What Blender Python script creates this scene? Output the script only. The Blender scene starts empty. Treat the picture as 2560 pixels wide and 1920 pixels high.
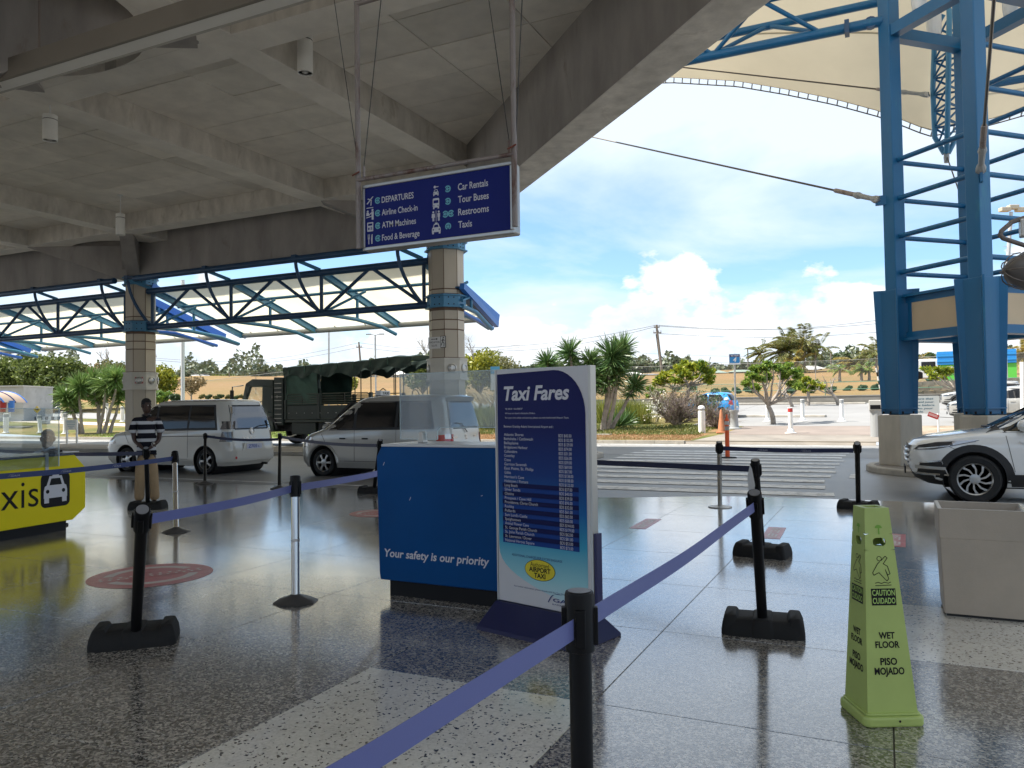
import bpy, bmesh, math, random
import numpy as np
from math import sin, cos, tan, pi, radians, hypot, sqrt, atan2, exp
from mathutils import Vector, Matrix

# ------------------------------------------------------------------ camera, world, sun, exposure
S = bpy.context.scene
COL = S.collection
random.seed(7)
RNG = np.random.default_rng(7)
F, CX, CY, EYE = 1950.0, 1280.0, 960.0, 1.55
YAW, PITCH, ROLL = radians(25.5), radians(1.7), 0.0137
_f = Vector((-sin(YAW)*cos(PITCH), cos(YAW)*cos(PITCH), sin(PITCH)))
_r0 = Vector((cos(YAW), sin(YAW), 0)); _u0 = _r0.cross(_f)
_r = cos(ROLL)*_r0 - sin(ROLL)*_u0; _u = sin(ROLL)*_r0 + cos(ROLL)*_u0
CAM = Vector((0, 0, EYE))
cd = bpy.data.cameras.new('camera'); cam = bpy.data.objects.new('camera', cd); COL.objects.link(cam)
cd.sensor_width = 36; cd.lens = F/2560*36; cd.clip_end = 3000; cd.clip_start = 0.05
cam.matrix_world = Matrix(((_r.x, _u.x, -_f.x, 0), (_r.y, _u.y, -_f.y, 0), (_r.z, _u.z, -_f.z, EYE), (0, 0, 0, 1)))
S.camera = cam
S.view_settings.view_transform = 'Standard'; S.view_settings.look = 'None'
S.view_settings.gamma = 1; S.view_settings.use_curve_mapping = False
S.view_settings.exposure = 2.38
S.render.engine = 'CYCLES'
S.cycles.use_denoising = True
S.cycles.max_bounces = 10; S.cycles.diffuse_bounces = 6; S.cycles.transparent_max_bounces = 12
S.cycles.sample_clamp_indirect = 6

SUN_EL, SUN_AZ = radians(57), radians(-112)     # azimuth from +Y towards +X
sd = bpy.data.lights.new('sun', 'SUN'); sun = bpy.data.objects.new('sun', sd); COL.objects.link(sun)
sd.energy = 2.0; sd.angle = radians(2.0); sd.color = (1, .95, .87)
tosun = Vector((sin(SUN_AZ)*cos(SUN_EL), cos(SUN_AZ)*cos(SUN_EL), sin(SUN_EL)))
sun.rotation_euler = tosun.to_track_quat('Z', 'Y').to_euler()
sun.location = (0, 0, 60)

W = bpy.data.worlds.new('World'); S.world = W; W.use_nodes = True
nt = W.node_tree; nt.nodes.clear()
def N(nt, t, **kw):
    n = nt.nodes.new(t)
    for k, v in kw.items():
        if k == 'inp':
            for kk, vv in v.items(): n.inputs[kk].default_value = vv
        else: setattr(n, k, v)
    return n
def L(nt, a, b): nt.links.new(a, b)
def MATH(nt, op, a, b=None, c=None, clamp=False):
    n = nt.nodes.new('ShaderNodeMath'); n.operation = op; n.use_clamp = clamp
    for i, x in enumerate((a, b, c)):
        if x is None: continue
        if isinstance(x, (int, float)): n.inputs[i].default_value = x
        else: nt.links.new(x, n.inputs[i])
    return n.outputs[0]
def RAMP(nt, fac, stops, interp='LINEAR'):
    n = nt.nodes.new('ShaderNodeValToRGB'); cr = n.color_ramp; cr.interpolation = interp
    while len(cr.elements) < len(stops): cr.elements.new(0.5)
    for e, (p, c) in zip(cr.elements, stops):
        e.position = p; e.color = (c, c, c, 1) if isinstance(c, (int, float)) else (*c, 1)
    if fac is not None: nt.links.new(fac, n.inputs[0])
    return n.outputs[0]
def MIXC(nt, fac, a, b, mode='MIX'):
    n = nt.nodes.new('ShaderNodeMix'); n.data_type = 'RGBA'; n.blend_type = mode
    for s, x in ((0, fac), (6, a), (7, b)):
        if isinstance(x, (int, float)): n.inputs[s].default_value = x
        elif isinstance(x, tuple): n.inputs[s].default_value = (*x, 1) if len(x) == 3 else x
        else: nt.links.new(x, n.inputs[s])
    return n.outputs[2]
sky = N(nt, 'ShaderNodeTexSky', sky_type='NISHITA', sun_disc=False, sun_elevation=SUN_EL, sun_rotation=SUN_AZ, air_density=1.0, dust_density=.6, ozone_density=2.5)
tc = N(nt, 'ShaderNodeTexCoord'); sep = N(nt, 'ShaderNodeSeparateXYZ'); L(nt, tc.outputs['Generated'], sep.inputs[0])
zc = MATH(nt, 'MAXIMUM', sep.outputs[2], 0.0)
den = MATH(nt, 'ADD', zc, 0.10)
comb = N(nt, 'ShaderNodeCombineXYZ')
L(nt, MATH(nt, 'DIVIDE', sep.outputs[0], den), comb.inputs[0]); L(nt, MATH(nt, 'DIVIDE', sep.outputs[1], den), comb.inputs[1])
n1 = N(nt, 'ShaderNodeTexNoise', inp={'Scale': .62, 'Detail': 7, 'Roughness': .56, 'Distortion': .35}); L(nt, comb.outputs[0], n1.inputs['Vector'])
vb = RAMP(nt, zc, [(.10, .5), (.17, .40), (.24, .48), (.34, .62)])
veil = RAMP(nt, MATH(nt, 'ADD', n1.outputs[0], MATH(nt, 'MULTIPLY', MATH(nt, 'SUBTRACT', vb, .5), 1.0)), [(.37, 0.05), (.60, 1.0)])
n2 = N(nt, 'ShaderNodeTexNoise', inp={'Scale': 7.5, 'Detail': 9, 'Roughness': .55})
mp = N(nt, 'ShaderNodeMapping'); mp.inputs['Scale'].default_value = (1, 1, 1.7); mp.inputs['Location'].default_value = (3.3, 1.4, .2)
L(nt, tc.outputs['Generated'], mp.inputs[0]); L(nt, mp.outputs[0], n2.inputs['Vector'])
band = RAMP(nt, zc, [(0.0, .30), (.06, .24), (.15, .05), (.235, -0.22), (.4, -.5)])
# value ramp clamps below zero, so shift it by a constant
cum = MATH(nt, 'ADD', n2.outputs[0], MATH(nt, 'MULTIPLY', MATH(nt, 'SUBTRACT', .135, zc), 2.0))
cmask = RAMP(nt, cum, [(.50, 0.0), (.545, 1.0)])
n3 = N(nt, 'ShaderNodeTexNoise', inp={'Scale': 9, 'Detail': 8, 'Roughness': .6}); L(nt, mp.outputs[0], n3.inputs['Vector'])
ccol = RAMP(nt, n3.outputs[0], [(.35, (3.0, 3.3, 3.65)), (.6, (4.7, 4.75, 4.8))])
skyt = MIXC(nt, 1.0, sky.outputs[0], (.62, .74, .82), 'MULTIPLY')
c1 = MIXC(nt, MATH(nt, 'MULTIPLY', veil, .94), skyt, (3.35, 3.8, 4.35))
c2 = MIXC(nt, MATH(nt, 'MULTIPLY', cmask, .9), c1, ccol)
hz_m = RAMP(nt, zc, [(0.0, .6), (.05, 0.25), (.10, 0.0)])
c3 = MIXC(nt, hz_m, c2, (3.3, 3.8, 4.3))
bg = N(nt, 'ShaderNodeBackground', inp={'Strength': 0.056}); L(nt, c3, bg.inputs[0])
out = N(nt, 'ShaderNodeOutputWorld'); L(nt, bg.outputs[0], out.inputs[0])

# ------------------------------------------------------------------ finding places on the ground from sight lines
def ray(x, y): return _f + (x-CX)/F*_r - (y-CY)/F*_u
def G(x, y, z=0.0):
    d = ray(x, y); return CAM + d*((z-EYE)/d.z)
def GY(x, y, Y):
    d = ray(x, y); return CAM + d*(Y/d.y)
def GX(x, y, X):
    d = ray(x, y); return CAM + d*(X/d.x)
def AT(x, y, D): return CAM + ray(x, y)*D
def depth(p): return (Vector(p)-CAM).dot(_f)
def topz(x, y, b):
    return (CAM + ray(x, y)*depth(b)).z
KY = 31.0
def hz(x, y):
    if y < KY: return 0.0
    a = .12 + .04*(min(y, 66)-KY) + .03*max(0, -x-45)
    if y <= 66: return a
    r = hypot(x, y)
    b = 2.05 + .062*(min(r, 190)-68) + .03*max(0, r-190)
    w = min(1, (y-66)/(10 if x < -30 else 1.2))
    return a*(1-w) + max(b, 2.05)*w
def GT(x, y, tmax=700):
    d = ray(x, y); t = 4.0; prev = t
    while t < tmax:
        p = CAM + d*t
        if p.z <= hz(p.x, p.y):
            lo, hi = prev, t
            for _ in range(24):
                m = (lo+hi)/2; q = CAM + d*m
                if q.z <= hz(q.x, q.y): hi = m
                else: lo = m
            return CAM + d*hi
        prev = t; t *= 1.01
    p = CAM + d*tmax; p.z = hz(p.x, p.y); return p
def GD(x, D):
    """ground point in image column x at depth D"""
    p = AT(x, 1010, D); p.z = hz(p.x, p.y); return p

# ------------------------------------------------------------------ mesh helpers
OFF = {}
def X3(a): return Vector(a) if not isinstance(a, Vector) else a
class Fr:
    """a flat frame: origin, right, up; normal points to the viewer of the face"""
    def __init__(s, o, r, u=(0, 0, 1)):
        s.o = X3(o); s.r = X3(r).normalized(); s.u = X3(u).normalized(); s.n = s.r.cross(s.u)
    def p(s, x, y, d=0): return s.o + s.r*x + s.u*y + s.n*d
class MB:
    def __init__(s): s.v = []; s.f = []; s.m = []
    def raw(s, vs, fs, mi=0):
        b = len(s.v); s.v += [tuple(q) for q in vs]; s.f += [tuple(b+i for i in f) for f in fs]; s.m += [mi]*len(fs); return s
    def box(s, c, sz, rz=0, mi=0, rot=None):
        c = X3(c); R = rot if rot is not None else Matrix.Rotation(rz, 3, 'Z')
        hx, hy, h = sz[0]/2, sz[1]/2, sz[2]/2
        vs = [c + R @ Vector((a*hx, b*hy, d*h)) for d in (-1, 1) for (a, b) in ((-1, -1), (1, -1), (1, 1), (-1, 1))]
        return s.raw(vs, [(3, 2, 1, 0), (4, 5, 6, 7), (0, 1, 5, 4), (1, 2, 6, 5), (2, 3, 7, 6), (3, 0, 4, 7)], mi)
    def beam(s, p0, p1, w, h, mi=0, up=(0, 0, 1)):
        p0, p1 = X3(p0), X3(p1); d = (p1-p0); ln = d.length; d.normalize()
        u = X3(up); x = d.cross(u)
        if x.length < 1e-4: x = d.cross(Vector((0, 1, 0)))
        x.normalize(); u = x.cross(d)
        return s.box((p0+p1)/2, (ln, w, h), mi=mi, rot=Matrix((d, -x, u)).transposed())
    def tube(s, pts, r, n=8, mi=0, cap=True):
        pts = [X3(p) for p in pts]; k = len(pts); rs = r if isinstance(r, (list, tuple)) else [r]*k
        d0 = (pts[1]-pts[0]).normalized(); a = d0.cross(Vector((0, 0, 1)))
        if a.length < .05: a = d0.cross(Vector((1, 0, 0)))
        a.normalize(); vs = []
        for i, p in enumerate(pts):
            d = (pts[min(i+1, k-1)]-pts[max(i-1, 0)]).normalized()
            a = (a - d*a.dot(d)).normalized(); b = d.cross(a)
            vs += [p + (a*cos(2*pi*j/n) + b*sin(2*pi*j/n))*rs[i] for j in range(n)]
        fs = [(i*n+j, i*n+(j+1) % n, (i+1)*n+(j+1) % n, (i+1)*n+j) for i in range(k-1) for j in range(n)]
        if cap: fs += [tuple(range(n-1, -1, -1)), tuple((k-1)*n+j for j in range(n))]
        return s.raw(vs, fs, mi)
    def lathe(s, prof, o=(0, 0, 0), n=20, mi=0, ax=None, cap=True):
        o = X3(o); R = ax if ax is not None else Matrix.Identity(3); k = len(prof)
        vs = [o + R @ Vector((r*cos(2*pi*j/n), r*sin(2*pi*j/n), z)) for r, z in prof for j in range(n)]
        fs = [(i*n+j, i*n+(j+1) % n, (i+1)*n+(j+1) % n, (i+1)*n+j) for i in range(k-1) for j in range(n)]
        if cap: fs += [tuple(range(n-1, -1, -1)), tuple((k-1)*n+j for j in range(n))]
        return s.raw(vs, fs, mi)
    def prism(s, fr, pts, d0, d1, mi=0):
        n = len(pts); vs = [fr.p(x, y, d0) for x, y in pts] + [fr.p(x, y, d1) for x, y in pts]
        fs = [tuple(range(n-1, -1, -1)), tuple(range(n, 2*n))] + [(i, (i+1) % n, n+(i+1) % n, n+i) for i in range(n)]
        return s.raw(vs, fs, mi)
    def flat(s, fr, pts, d=0, mi=0):
        return s.raw([fr.p(x, y, d) for x, y in pts], [tuple(range(len(pts)))], mi)
    def rect(s, fr, x0, y0, x1, y1, d=0, mi=0):
        return s.flat(fr, [(x0, y0), (x1, y0), (x1, y1), (x0, y1)], d, mi)
    def disc(s, fr, x, y, r, d=0, mi=0, n=20, ry=None):
        return s.flat(fr, [(x+r*cos(2*pi*i/n), y+(ry or r)*sin(2*pi*i/n)) for i in range(n)], d, mi)
    def ring(s, fr, x, y, r0, r1, d=0, mi=0, n=28, a0=0, a1=2*pi):
        vs = []; fs = []
        for i in range(n+1):
            a = a0+(a1-a0)*i/n; vs += [fr.p(x+r0*cos(a), y+r0*sin(a), d), fr.p(x+r1*cos(a), y+r1*sin(a), d)]
        fs = [(2*i, 2*i+1, 2*i+3, 2*i+2) for i in range(n)]
        return s.raw(vs, fs, mi)
    def stroke(s, fr, pts, w, d=0, mi=0):
        for (x0, y0), (x1, y1) in zip(pts, pts[1:]):
            l = hypot(x1-x0, y1-y0) or 1; nx, ny = -(y1-y0)/l*w/2, (x1-x0)/l*w/2; ex, ey = (x1-x0)/l*w*.3, (y1-y0)/l*w*.3
            s.flat(fr, [(x0-nx-ex, y0-ny-ey), (x1-nx+ex, y1-ny+ey), (x1+nx+ex, y1+ny+ey), (x0+nx-ex, y0+ny-ey)], d, mi)
        return s
    def text(s, fr, body, x, y, h, w=None, d=0, mi=0, bold=0, shear=0, align='LEFT'):
        vs, fs, x0, x1, cap = glyphs(body, bold, shear)
        k = h/cap; kx = k if w is None else w/(x1-x0)
        wd = (x1-x0)*kx; sx = x - (wd/2 if align == 'CENTER' else wd if align == 'RIGHT' else 0)
        return s.raw([fr.p(sx+(q[0]-x0)*kx, y+q[1]*k, d) for q in vs], fs, mi)
    def grid(s, fn, nu, nv, mi=0, closed=False):
        vs = [fn(i/nu, j/nv) for j in range(nv+1) for i in range(nu+1)]
        w = nu+1
        return s.raw(vs, [(j*w+i, j*w+i+1, (j+1)*w+i+1, (j+1)*w+i) for j in range(nv) for i in range(nu)], mi)
    def mesh(s, name, mats, off=Vector((0, 0, 0)), smooth=None):
        me = bpy.data.meshes.new(name)
        me.from_pydata([(a-off.x, b-off.y, c-off.z) for a, b, c in s.v], [], s.f)
        for m in (mats if isinstance(mats, (list, tuple)) else [mats]): me.materials.append(m)
        if any(s.m): me.polygons.foreach_set('material_index', s.m)
        if smooth is not None:
            me.polygons.foreach_set('use_smooth', [True]*len(s.f)); me.update()
            if smooth < 180: me.set_sharp_from_angle(angle=radians(smooth))
        me.update()
        return me
    def build(s, name, mats, parent=None, smooth=None, bevel=None, **kw):
        off = OFF.get(parent.name, Vector((0, 0, 0))) if parent is not None else Vector((0, 0, 0))
        o = bpy.data.objects.new(name, s.mesh(name, mats, off, smooth)); COL.objects.link(o)
        if parent is not None: o.parent = parent; OFF[o.name] = off
        if bevel:
            b = o.modifiers.new('edge', 'BEVEL'); b.width = bevel; b.segments = 2; b.limit_method = 'ANGLE'; b.angle_limit = radians(40)
        for k, v in kw.items(): o[k] = v
        return o
_GL = {}
def glyphs(body, bold, shear):
    key = (body, bold, shear)
    if key not in _GL:
        cu = bpy.data.curves.new('lettering', 'FONT'); cu.body = body; cu.size = 1; cu.offset = bold; cu.shear = shear; cu.resolution_u = 3; cu.fill_mode = 'FRONT'
        o = bpy.data.objects.new('lettering', cu); COL.objects.link(o)
        dg = bpy.context.evaluated_depsgraph_get(); me = bpy.data.meshes.new_from_object(o.evaluated_get(dg))
        vs = [tuple(v.co) for v in me.vertices]; fs = [tuple(p.vertices) for p in me.polygons]
        bpy.data.objects.remove(o); bpy.data.curves.remove(cu); bpy.data.meshes.remove(me)
        xs = [v[0] for v in vs] or [0, 1]
        _GL[key] = (vs, fs, min(xs), max(xs), .70)
    return _GL[key]
def ap(me_obj):
    """apply modifiers of a temporary object and return the mesh"""
    dg = bpy.context.evaluated_depsgraph_get(); me = bpy.data.meshes.new_from_object(me_obj.evaluated_get(dg)); return me
def tag(o, label, cat, group=None, kind=None):
    o['label'] = label; o['category'] = cat
    if group: o['group'] = group
    if kind: o['kind'] = kind
    return o
def thing(name, label, cat, loc=(0, 0, 0), rz=0, group=None, local=False):
    o = bpy.data.objects.new(name, None); COL.objects.link(o); o.location = loc; o.rotation_euler = (0, 0, rz); o.empty_display_size = .2
    OFF[o.name] = Vector((0, 0, 0)) if local else Vector(loc)
    return tag(o, label, cat, group)
def struct(o): o['kind'] = 'structure'; return o
def dup(root, loc, rz=0, label=None, sc=None, group=None):
    def cp(o, parent):
        c = o.copy(); COL.objects.link(c); c.parent = parent
        for ch in list(o.children): cp(ch, c)
        return c
    r = cp(root, None); r.location = loc; r.rotation_euler = (0, 0, rz)
    if sc: r.scale = (sc, sc, sc) if isinstance(sc, (int, float)) else sc
    if label: r['label'] = label
    if group: r['group'] = group
    return r
def circ(r, n, ph=0): return [(r*cos(2*pi*i/n+ph), r*sin(2*pi*i/n+ph)) for i in range(n)]
def rrect(x0, y0, x1, y1, r, n=4):
    pts = []
    for cx, cy, a in ((x1-r, y0+r, -90), (x1-r, y1-r, 0), (x0+r, y1-r, 90), (x0+r, y0+r, 180)):
        pts += [(cx+r*cos(radians(a+90*i/n)), cy+r*sin(radians(a+90*i/n))) for i in range(n+1)]
    return pts

# ------------------------------------------------------------------ materials
def M(name, col, rough=.5, metal=0.0, spec=.5, var=None, bump=None, coat=0, rnd=0, dirt=None, alpha=None, transl=0, stretch=None):
    m = bpy.data.materials.new(name); m.use_nodes = True; t = m.node_tree; b = t.nodes['Principled BSDF']
    b.inputs['Roughness'].default_value = rough; b.inputs['Metallic'].default_value = metal; b.inputs['Specular IOR Level'].default_value = spec
    b.inputs['Coat Weight'].default_value = coat; b.inputs['Coat Roughness'].default_value = .05
    c = (*col, 1); src = None
    geo = N(t, 'ShaderNodeNewGeometry'); vec = geo.outputs['Position']
    if stretch:
        mp = N(t, 'ShaderNodeMapping'); mp.inputs['Scale'].default_value = stretch; L(t, vec, mp.inputs[0]); vec = mp.outputs[0]
    if var:
        nz = N(t, 'ShaderNodeTexNoise', inp={'Scale': var[0], 'Detail': 6, 'Roughness': .6}); L(t, vec, nz.inputs['Vector'])
        k = RAMP(t, nz.outputs[0], [(.3, 1-var[1]), (.7, 1+var[1])]); src = MIXC(t, 1.0, c, k, 'MULTIPLY')
    if dirt:
        nz = N(t, 'ShaderNodeTexNoise', inp={'Scale': dirt[0], 'Detail': 8, 'Roughness': .7, 'Distortion': .6}); L(t, vec, nz.inputs['Vector'])
        k = RAMP(t, nz.outputs[0], [(dirt[2], 0.0), (dirt[2]+.17, 1.0)]); src = MIXC(t, k, src or c, dirt[1])
    if rnd:
        oi = N(t, 'ShaderNodeObjectInfo'); k = RAMP(t, oi.outputs['Random'], [(0, 1-rnd), (1, 1+rnd)]); src = MIXC(t, 1.0, src or c, k, 'MULTIPLY')
    if src is not None: L(t, src, b.inputs['Base Color'])
    else: b.inputs['Base Color'].default_value = c
    if bump:
        nz = N(t, 'ShaderNodeTexNoise', inp={'Scale': bump[0], 'Detail': 5}); L(t, vec, nz.inputs['Vector'])
        bp = N(t, 'ShaderNodeBump', inp={'Strength': bump[1], 'Distance': .02}); L(t, nz.outputs[0], bp.inputs['Height']); L(t, bp.outputs[0], b.inputs['Normal'])
    if transl:
        tr = N(t, 'ShaderNodeBsdfTranslucent'); mx = N(t, 'ShaderNodeMixShader', inp={0: transl})
        if src is not None: L(t, src, tr.inputs[0])
        else: tr.inputs[0].default_value = c
        L(t, b.outputs[0], mx.inputs[1]); L(t, tr.outputs[0], mx.inputs[2]); L(t, mx.outputs[0], t.nodes['Material Output'].inputs[0])
    if alpha is not None: b.inputs['Alpha'].default_value = alpha
    return m
def leafm(name, a, b, var=.35, transl=.3, rough=.45):
    m = bpy.data.materials.new(name); m.use_nodes = True; t = m.node_tree; p = t.nodes['Principled BSDF']
    geo = N(t, 'ShaderNodeNewGeometry')
    nz = N(t, 'ShaderNodeTexNoise', inp={'Scale': .9, 'Detail': 3}); L(t, geo.outputs['Position'], nz.inputs['Vector'])
    isl = MATH(t, 'ADD', MATH(t, 'MULTIPLY', geo.outputs['Random Per Island'], .75), MATH(t, 'MULTIPLY', MATH(t, 'SUBTRACT', nz.outputs[0], .4), 1.1))
    c = RAMP(t, isl, [(.1, a), (.85, b)])
    L(t, c, p.inputs['Base Color']); p.inputs['Roughness'].default_value = rough; p.inputs['Specular IOR Level'].default_value = .35
    tr = N(t, 'ShaderNodeBsdfTranslucent'); L(t, c, tr.inputs[0]); mx = N(t, 'ShaderNodeMixShader', inp={0: transl})
    L(t, p.outputs[0], mx.inputs[1]); L(t, tr.outputs[0], mx.inputs[2]); L(t, mx.outputs[0], t.nodes['Material Output'].inputs[0])
    return m
def terrazzo(name, stops, scale, tint, rough=.16, spec=.6):
    m = bpy.data.materials.new(name); m.use_nodes = True; t = m.node_tree; p = t.nodes['Principled BSDF']
    geo = N(t, 'ShaderNodeNewGeometry')
    nz0 = N(t, 'ShaderNodeTexNoise', inp={'Scale': 55, 'Detail': 3}); L(t, geo.outputs['Position'], nz0.inputs['Vector'])
    warp = MIXC(t, .028, geo.outputs['Position'], nz0.outputs[1], 'ADD')
    vo = N(t, 'ShaderNodeTexVoronoi', inp={'Scale': scale}); L(t, warp, vo.inputs['Vector'])
    sp = N(t, 'ShaderNodeSeparateColor'); L(t, vo.outputs['Color'], sp.inputs[0])
    c = RAMP(t, sp.outputs[0], stops, 'CONSTANT')
    oi = N(t, 'ShaderNodeObjectInfo'); k = RAMP(t, oi.outputs['Random'], [(0, .88), (1, 1.1)])
    nz = N(t, 'ShaderNodeTexNoise', inp={'Scale': .9, 'Detail': 6, 'Roughness': .65}); L(t, geo.outputs['Position'], nz.inputs['Vector'])
    nzs = N(t, 'ShaderNodeTexNoise', inp={'Scale': 5.5, 'Detail': 9, 'Roughness': .75, 'Distortion': 1.5}); L(t, geo.outputs['Position'], nzs.inputs['Vector'])
    k2 = MIXC(t, 1.0, RAMP(t, nz.outputs[0], [(.3, .78), (.7, 1.14)]), RAMP(t, nzs.outputs[0], [(.34, .72), (.42, 1.0), (.64, 1.0), (.72, 1.18)]), 'MULTIPLY')
    c = MIXC(t, 1.0, MIXC(t, 1.0, MIXC(t, 1.0, c, k, 'MULTIPLY'), k2, 'MULTIPLY'), tint, 'MULTIPLY')
    L(t, c, p.inputs['Base Color']); p.inputs['Specular IOR Level'].default_value = spec; p.inputs['Coat Weight'].default_value = 1.0; p.inputs['Coat Roughness'].default_value = .12; p.inputs['Coat IOR'].default_value = 1.6
    nz2 = N(t, 'ShaderNodeTexNoise', inp={'Scale': 2.3, 'Detail': 8, 'Roughness': .7}); L(t, geo.outputs['Position'], nz2.inputs['Vector'])
    L(t, RAMP(t, nz2.outputs[0], [(.3, rough*.75), (.75, rough*1.7)]), p.inputs['Roughness'])
    bp = N(t, 'ShaderNodeBump', inp={'Strength': .05, 'Distance': .01}); L(t, nz2.outputs[0], bp.inputs['Height']); L(t, bp.outputs[0], p.inputs['Normal'])
    return m
def glassm(name, tint=(.9, .97, 1), a=.12, rough=.02):
    m = bpy.data.materials.new(name); m.use_nodes = True; t = m.node_tree; t.nodes.remove(t.nodes['Principled BSDF'])
    tr = N(t, 'ShaderNodeBsdfTransparent'); tr.inputs[0].default_value = (*tint, 1)
    gl = N(t, 'ShaderNodeBsdfGlossy', inp={'Roughness': rough}); df = N(t, 'ShaderNodeBsdfDiffuse'); df.inputs[0].default_value = (.7, .75, .8, 1)
    fr = N(t, 'ShaderNodeFresnel', inp={'IOR': 1.5})
    m1 = N(t, 'ShaderNodeMixShader', inp={0: a}); L(t, tr.outputs[0], m1.inputs[1]); L(t, df.outputs[0], m1.inputs[2])
    m2 = N(t, 'ShaderNodeMixShader'); L(t, fr.outputs[0], m2.inputs[0]); L(t, m1.outputs[0], m2.inputs[1]); L(t, gl.outputs[0], m2.inputs[2])
    L(t, m2.outputs[0], t.nodes['Material Output'].inputs[0]); return m
CONC = M('concrete', (.70, .67, .62), .85, var=(2.2, .22), bump=(14, .3), dirt=(1.1, (.48, .44, .38), .58))
CONCS = M('stained_shaded_rib_concrete', (.60, .57, .515), .88, var=(2.6, .2), bump=(16, .35), dirt=(1.7, (.36, .32, .25), .58), stretch=(1, 1, .5))  # real stains; base also darkened for the shade on the rib sides
CONCP = M('concrete_panel', (.82, .775, .70), .85, var=(1.6, .10), bump=(10, .18), rnd=.10, dirt=(1.3, (.62, .59, .53), .63))
_unused = M('concrete_panel', (.76, .71, .63), .85, var=(1.6, .10), bump=(10, .18), rnd=.10, dirt=(1.3, (.52, .48, .41), .63))
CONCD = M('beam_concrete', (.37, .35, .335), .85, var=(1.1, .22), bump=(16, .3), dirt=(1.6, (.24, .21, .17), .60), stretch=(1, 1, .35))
PLINTH = M('plinth_concrete', (.48, .44, .37), .8, var=(2.5, .15), bump=(20, .25), dirt=(2.2, (.28, .2, .12), .64), stretch=(1, 1, .3))
CLAD = M('cladding', (.52, .46, .37), .5, var=(.9, .1), rnd=.1, dirt=(2, (.36, .26, .2), .66), stretch=(1, 1, .3))
CLADG = M('cladding_gap', (.16, .1, .07), .8)
SKIRT = M('skirt_paint', (.6, .57, .5), .45, var=(3, .08))
DARKT = terrazzo('dark_terrazzo', [(0, (.075, .07, .064)), (.28, (.20, .188, .168)), (.52, (.35, .325, .285)), (.78, (.52, .485, .42))], 88, (1, 1, 1))
LITET = terrazzo('cream_terrazzo', [(0, (.03, .03, .028)), (.07, (.80, .77, .68)), (.5, (.86, .83, .74)), (.85, (.72, .69, .60))], 84, (1, 1, 1))
JOINT = M('floor_joint', (.09, .085, .077), .6)
ASPH = M('asphalt', (.21, .205, .195), .42, var=(.35, .22), bump=(60, .2), dirt=(.5, (.14, .136, .13), .6))
ROADL = M('road_concrete', (.24, .233, .22), .6, var=(.3, .18), bump=(40, .15), dirt=(.8, (.14, .135, .13), .62))
PAVE = M('pavement', (.22, .195, .165), .85, var=(.7, .18), bump=(30, .2), dirt=(1.2, (.17, .13, .10), .6))
LOT = M('parking_surface', (.235, .23, .222), .85, var=(.25, .14), bump=(30, .2), dirt=(.5, (.22, .215, .2), .62))
KERB = M('kerb_concrete', (.40, .37, .32), .85, var=(2, .2), bump=(20, .3), dirt=(2, (.2, .18, .15), .6))
WPAINT = M('road_paint', (.68, .68, .66), .65, var=(6, .14), dirt=(3.5, (.27, .26, .25), .50))
def groundm(name, cols, sc):
    m = bpy.data.materials.new(name); m.use_nodes = True; t = m.node_tree; p = t.nodes['Principled BSDF']; geo = N(t, 'ShaderNodeNewGeometry')
    a = N(t, 'ShaderNodeTexNoise', inp={'Scale': sc, 'Detail': 8, 'Roughness': .65, 'Distortion': .3}); L(t, geo.outputs['Position'], a.inputs['Vector'])
    b = N(t, 'ShaderNodeTexNoise', inp={'Scale': sc*22, 'Detail': 6, 'Roughness': .8}); L(t, geo.outputs['Position'], b.inputs['Vector'])
    k = MATH(t, 'ADD', MATH(t, 'MULTIPLY', a.outputs[0], .75), MATH(t, 'MULTIPLY', b.outputs[0], .3))
    L(t, RAMP(t, k, cols), p.inputs['Base Color']); p.inputs['Roughness'].default_value = .95; p.inputs['Specular IOR Level'].default_value = .1
    bp = N(t, 'ShaderNodeBump', inp={'Strength': .6, 'Distance': .05}); L(t, b.outputs[0], bp.inputs['Height']); L(t, bp.outputs[0], p.inputs['Normal']); return m
VERGE = groundm('verge_grass', [(.36, (.075, .10, .025)), (.5, (.14, .13, .045)), (.62, (.23, .17, .075)), (.75, (.19, .135, .06))], .22)
FIELD = groundm('dry_field', [(.35, (.15, .13, .055)), (.5, (.215, .145, .066)), (.65, (.26, .16, .078)), (.8, (.24, .15, .07))], .05)
BED = groundm('bare_bed', [(.3, (.075, .105, .028)), (.48, (.15, .125, .05)), (.55, (.25, .15, .075)), (.75, (.21, .125, .06))], .45)
LAWN = groundm('green_lawn', [(.3, (.08, .14, .03)), (.55, (.15, .2, .05)), (.75, (.3, .26, .1))], .4)
GRAV = groundm('gravel', [(.35, (.12, .09, .06)), (.5, (.29, .23, .17)), (.65, (.4, .34, .27))], .9)
BLUE = M('blue_paint', (.010, .125, .28), .38, var=(.6, .15), rnd=.05, dirt=(1.4, (.035, .21, .29), .58), stretch=(1, 1, .25), spec=.5)
BLUEL = M('light_blue_paint', (.06, .24, .42), .4, var=(.7, .15), spec=.5)
BLUED = M('truss_blue', (.022, .075, .17), .42, var=(.9, .15))
EAVE = M('sunlit_eave_blue', (.05, .20, .62), .35)  # bright blue, sunlight on the eave ends put into the colour
FAB = M('canopy_fabric', (.70, .62, .46), .7, var=(.5, .06), transl=.2)
SHEET = M('roof_sheet', (.86, .80, .62), .7, var=(.8, .05), transl=.5)
STEEL = M('galvanised_steel', (.45, .44, .42), .45, metal=.6, var=(6, .2))
RUSTY = M('rusty_pipe', (.30, .26, .24), .55, metal=.3, dirt=(5, (.12, .05, .03), .5), stretch=(1, 1, .3))
ALU = M('aluminium', (.5, .49, .46), .35, metal=.7)
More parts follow.
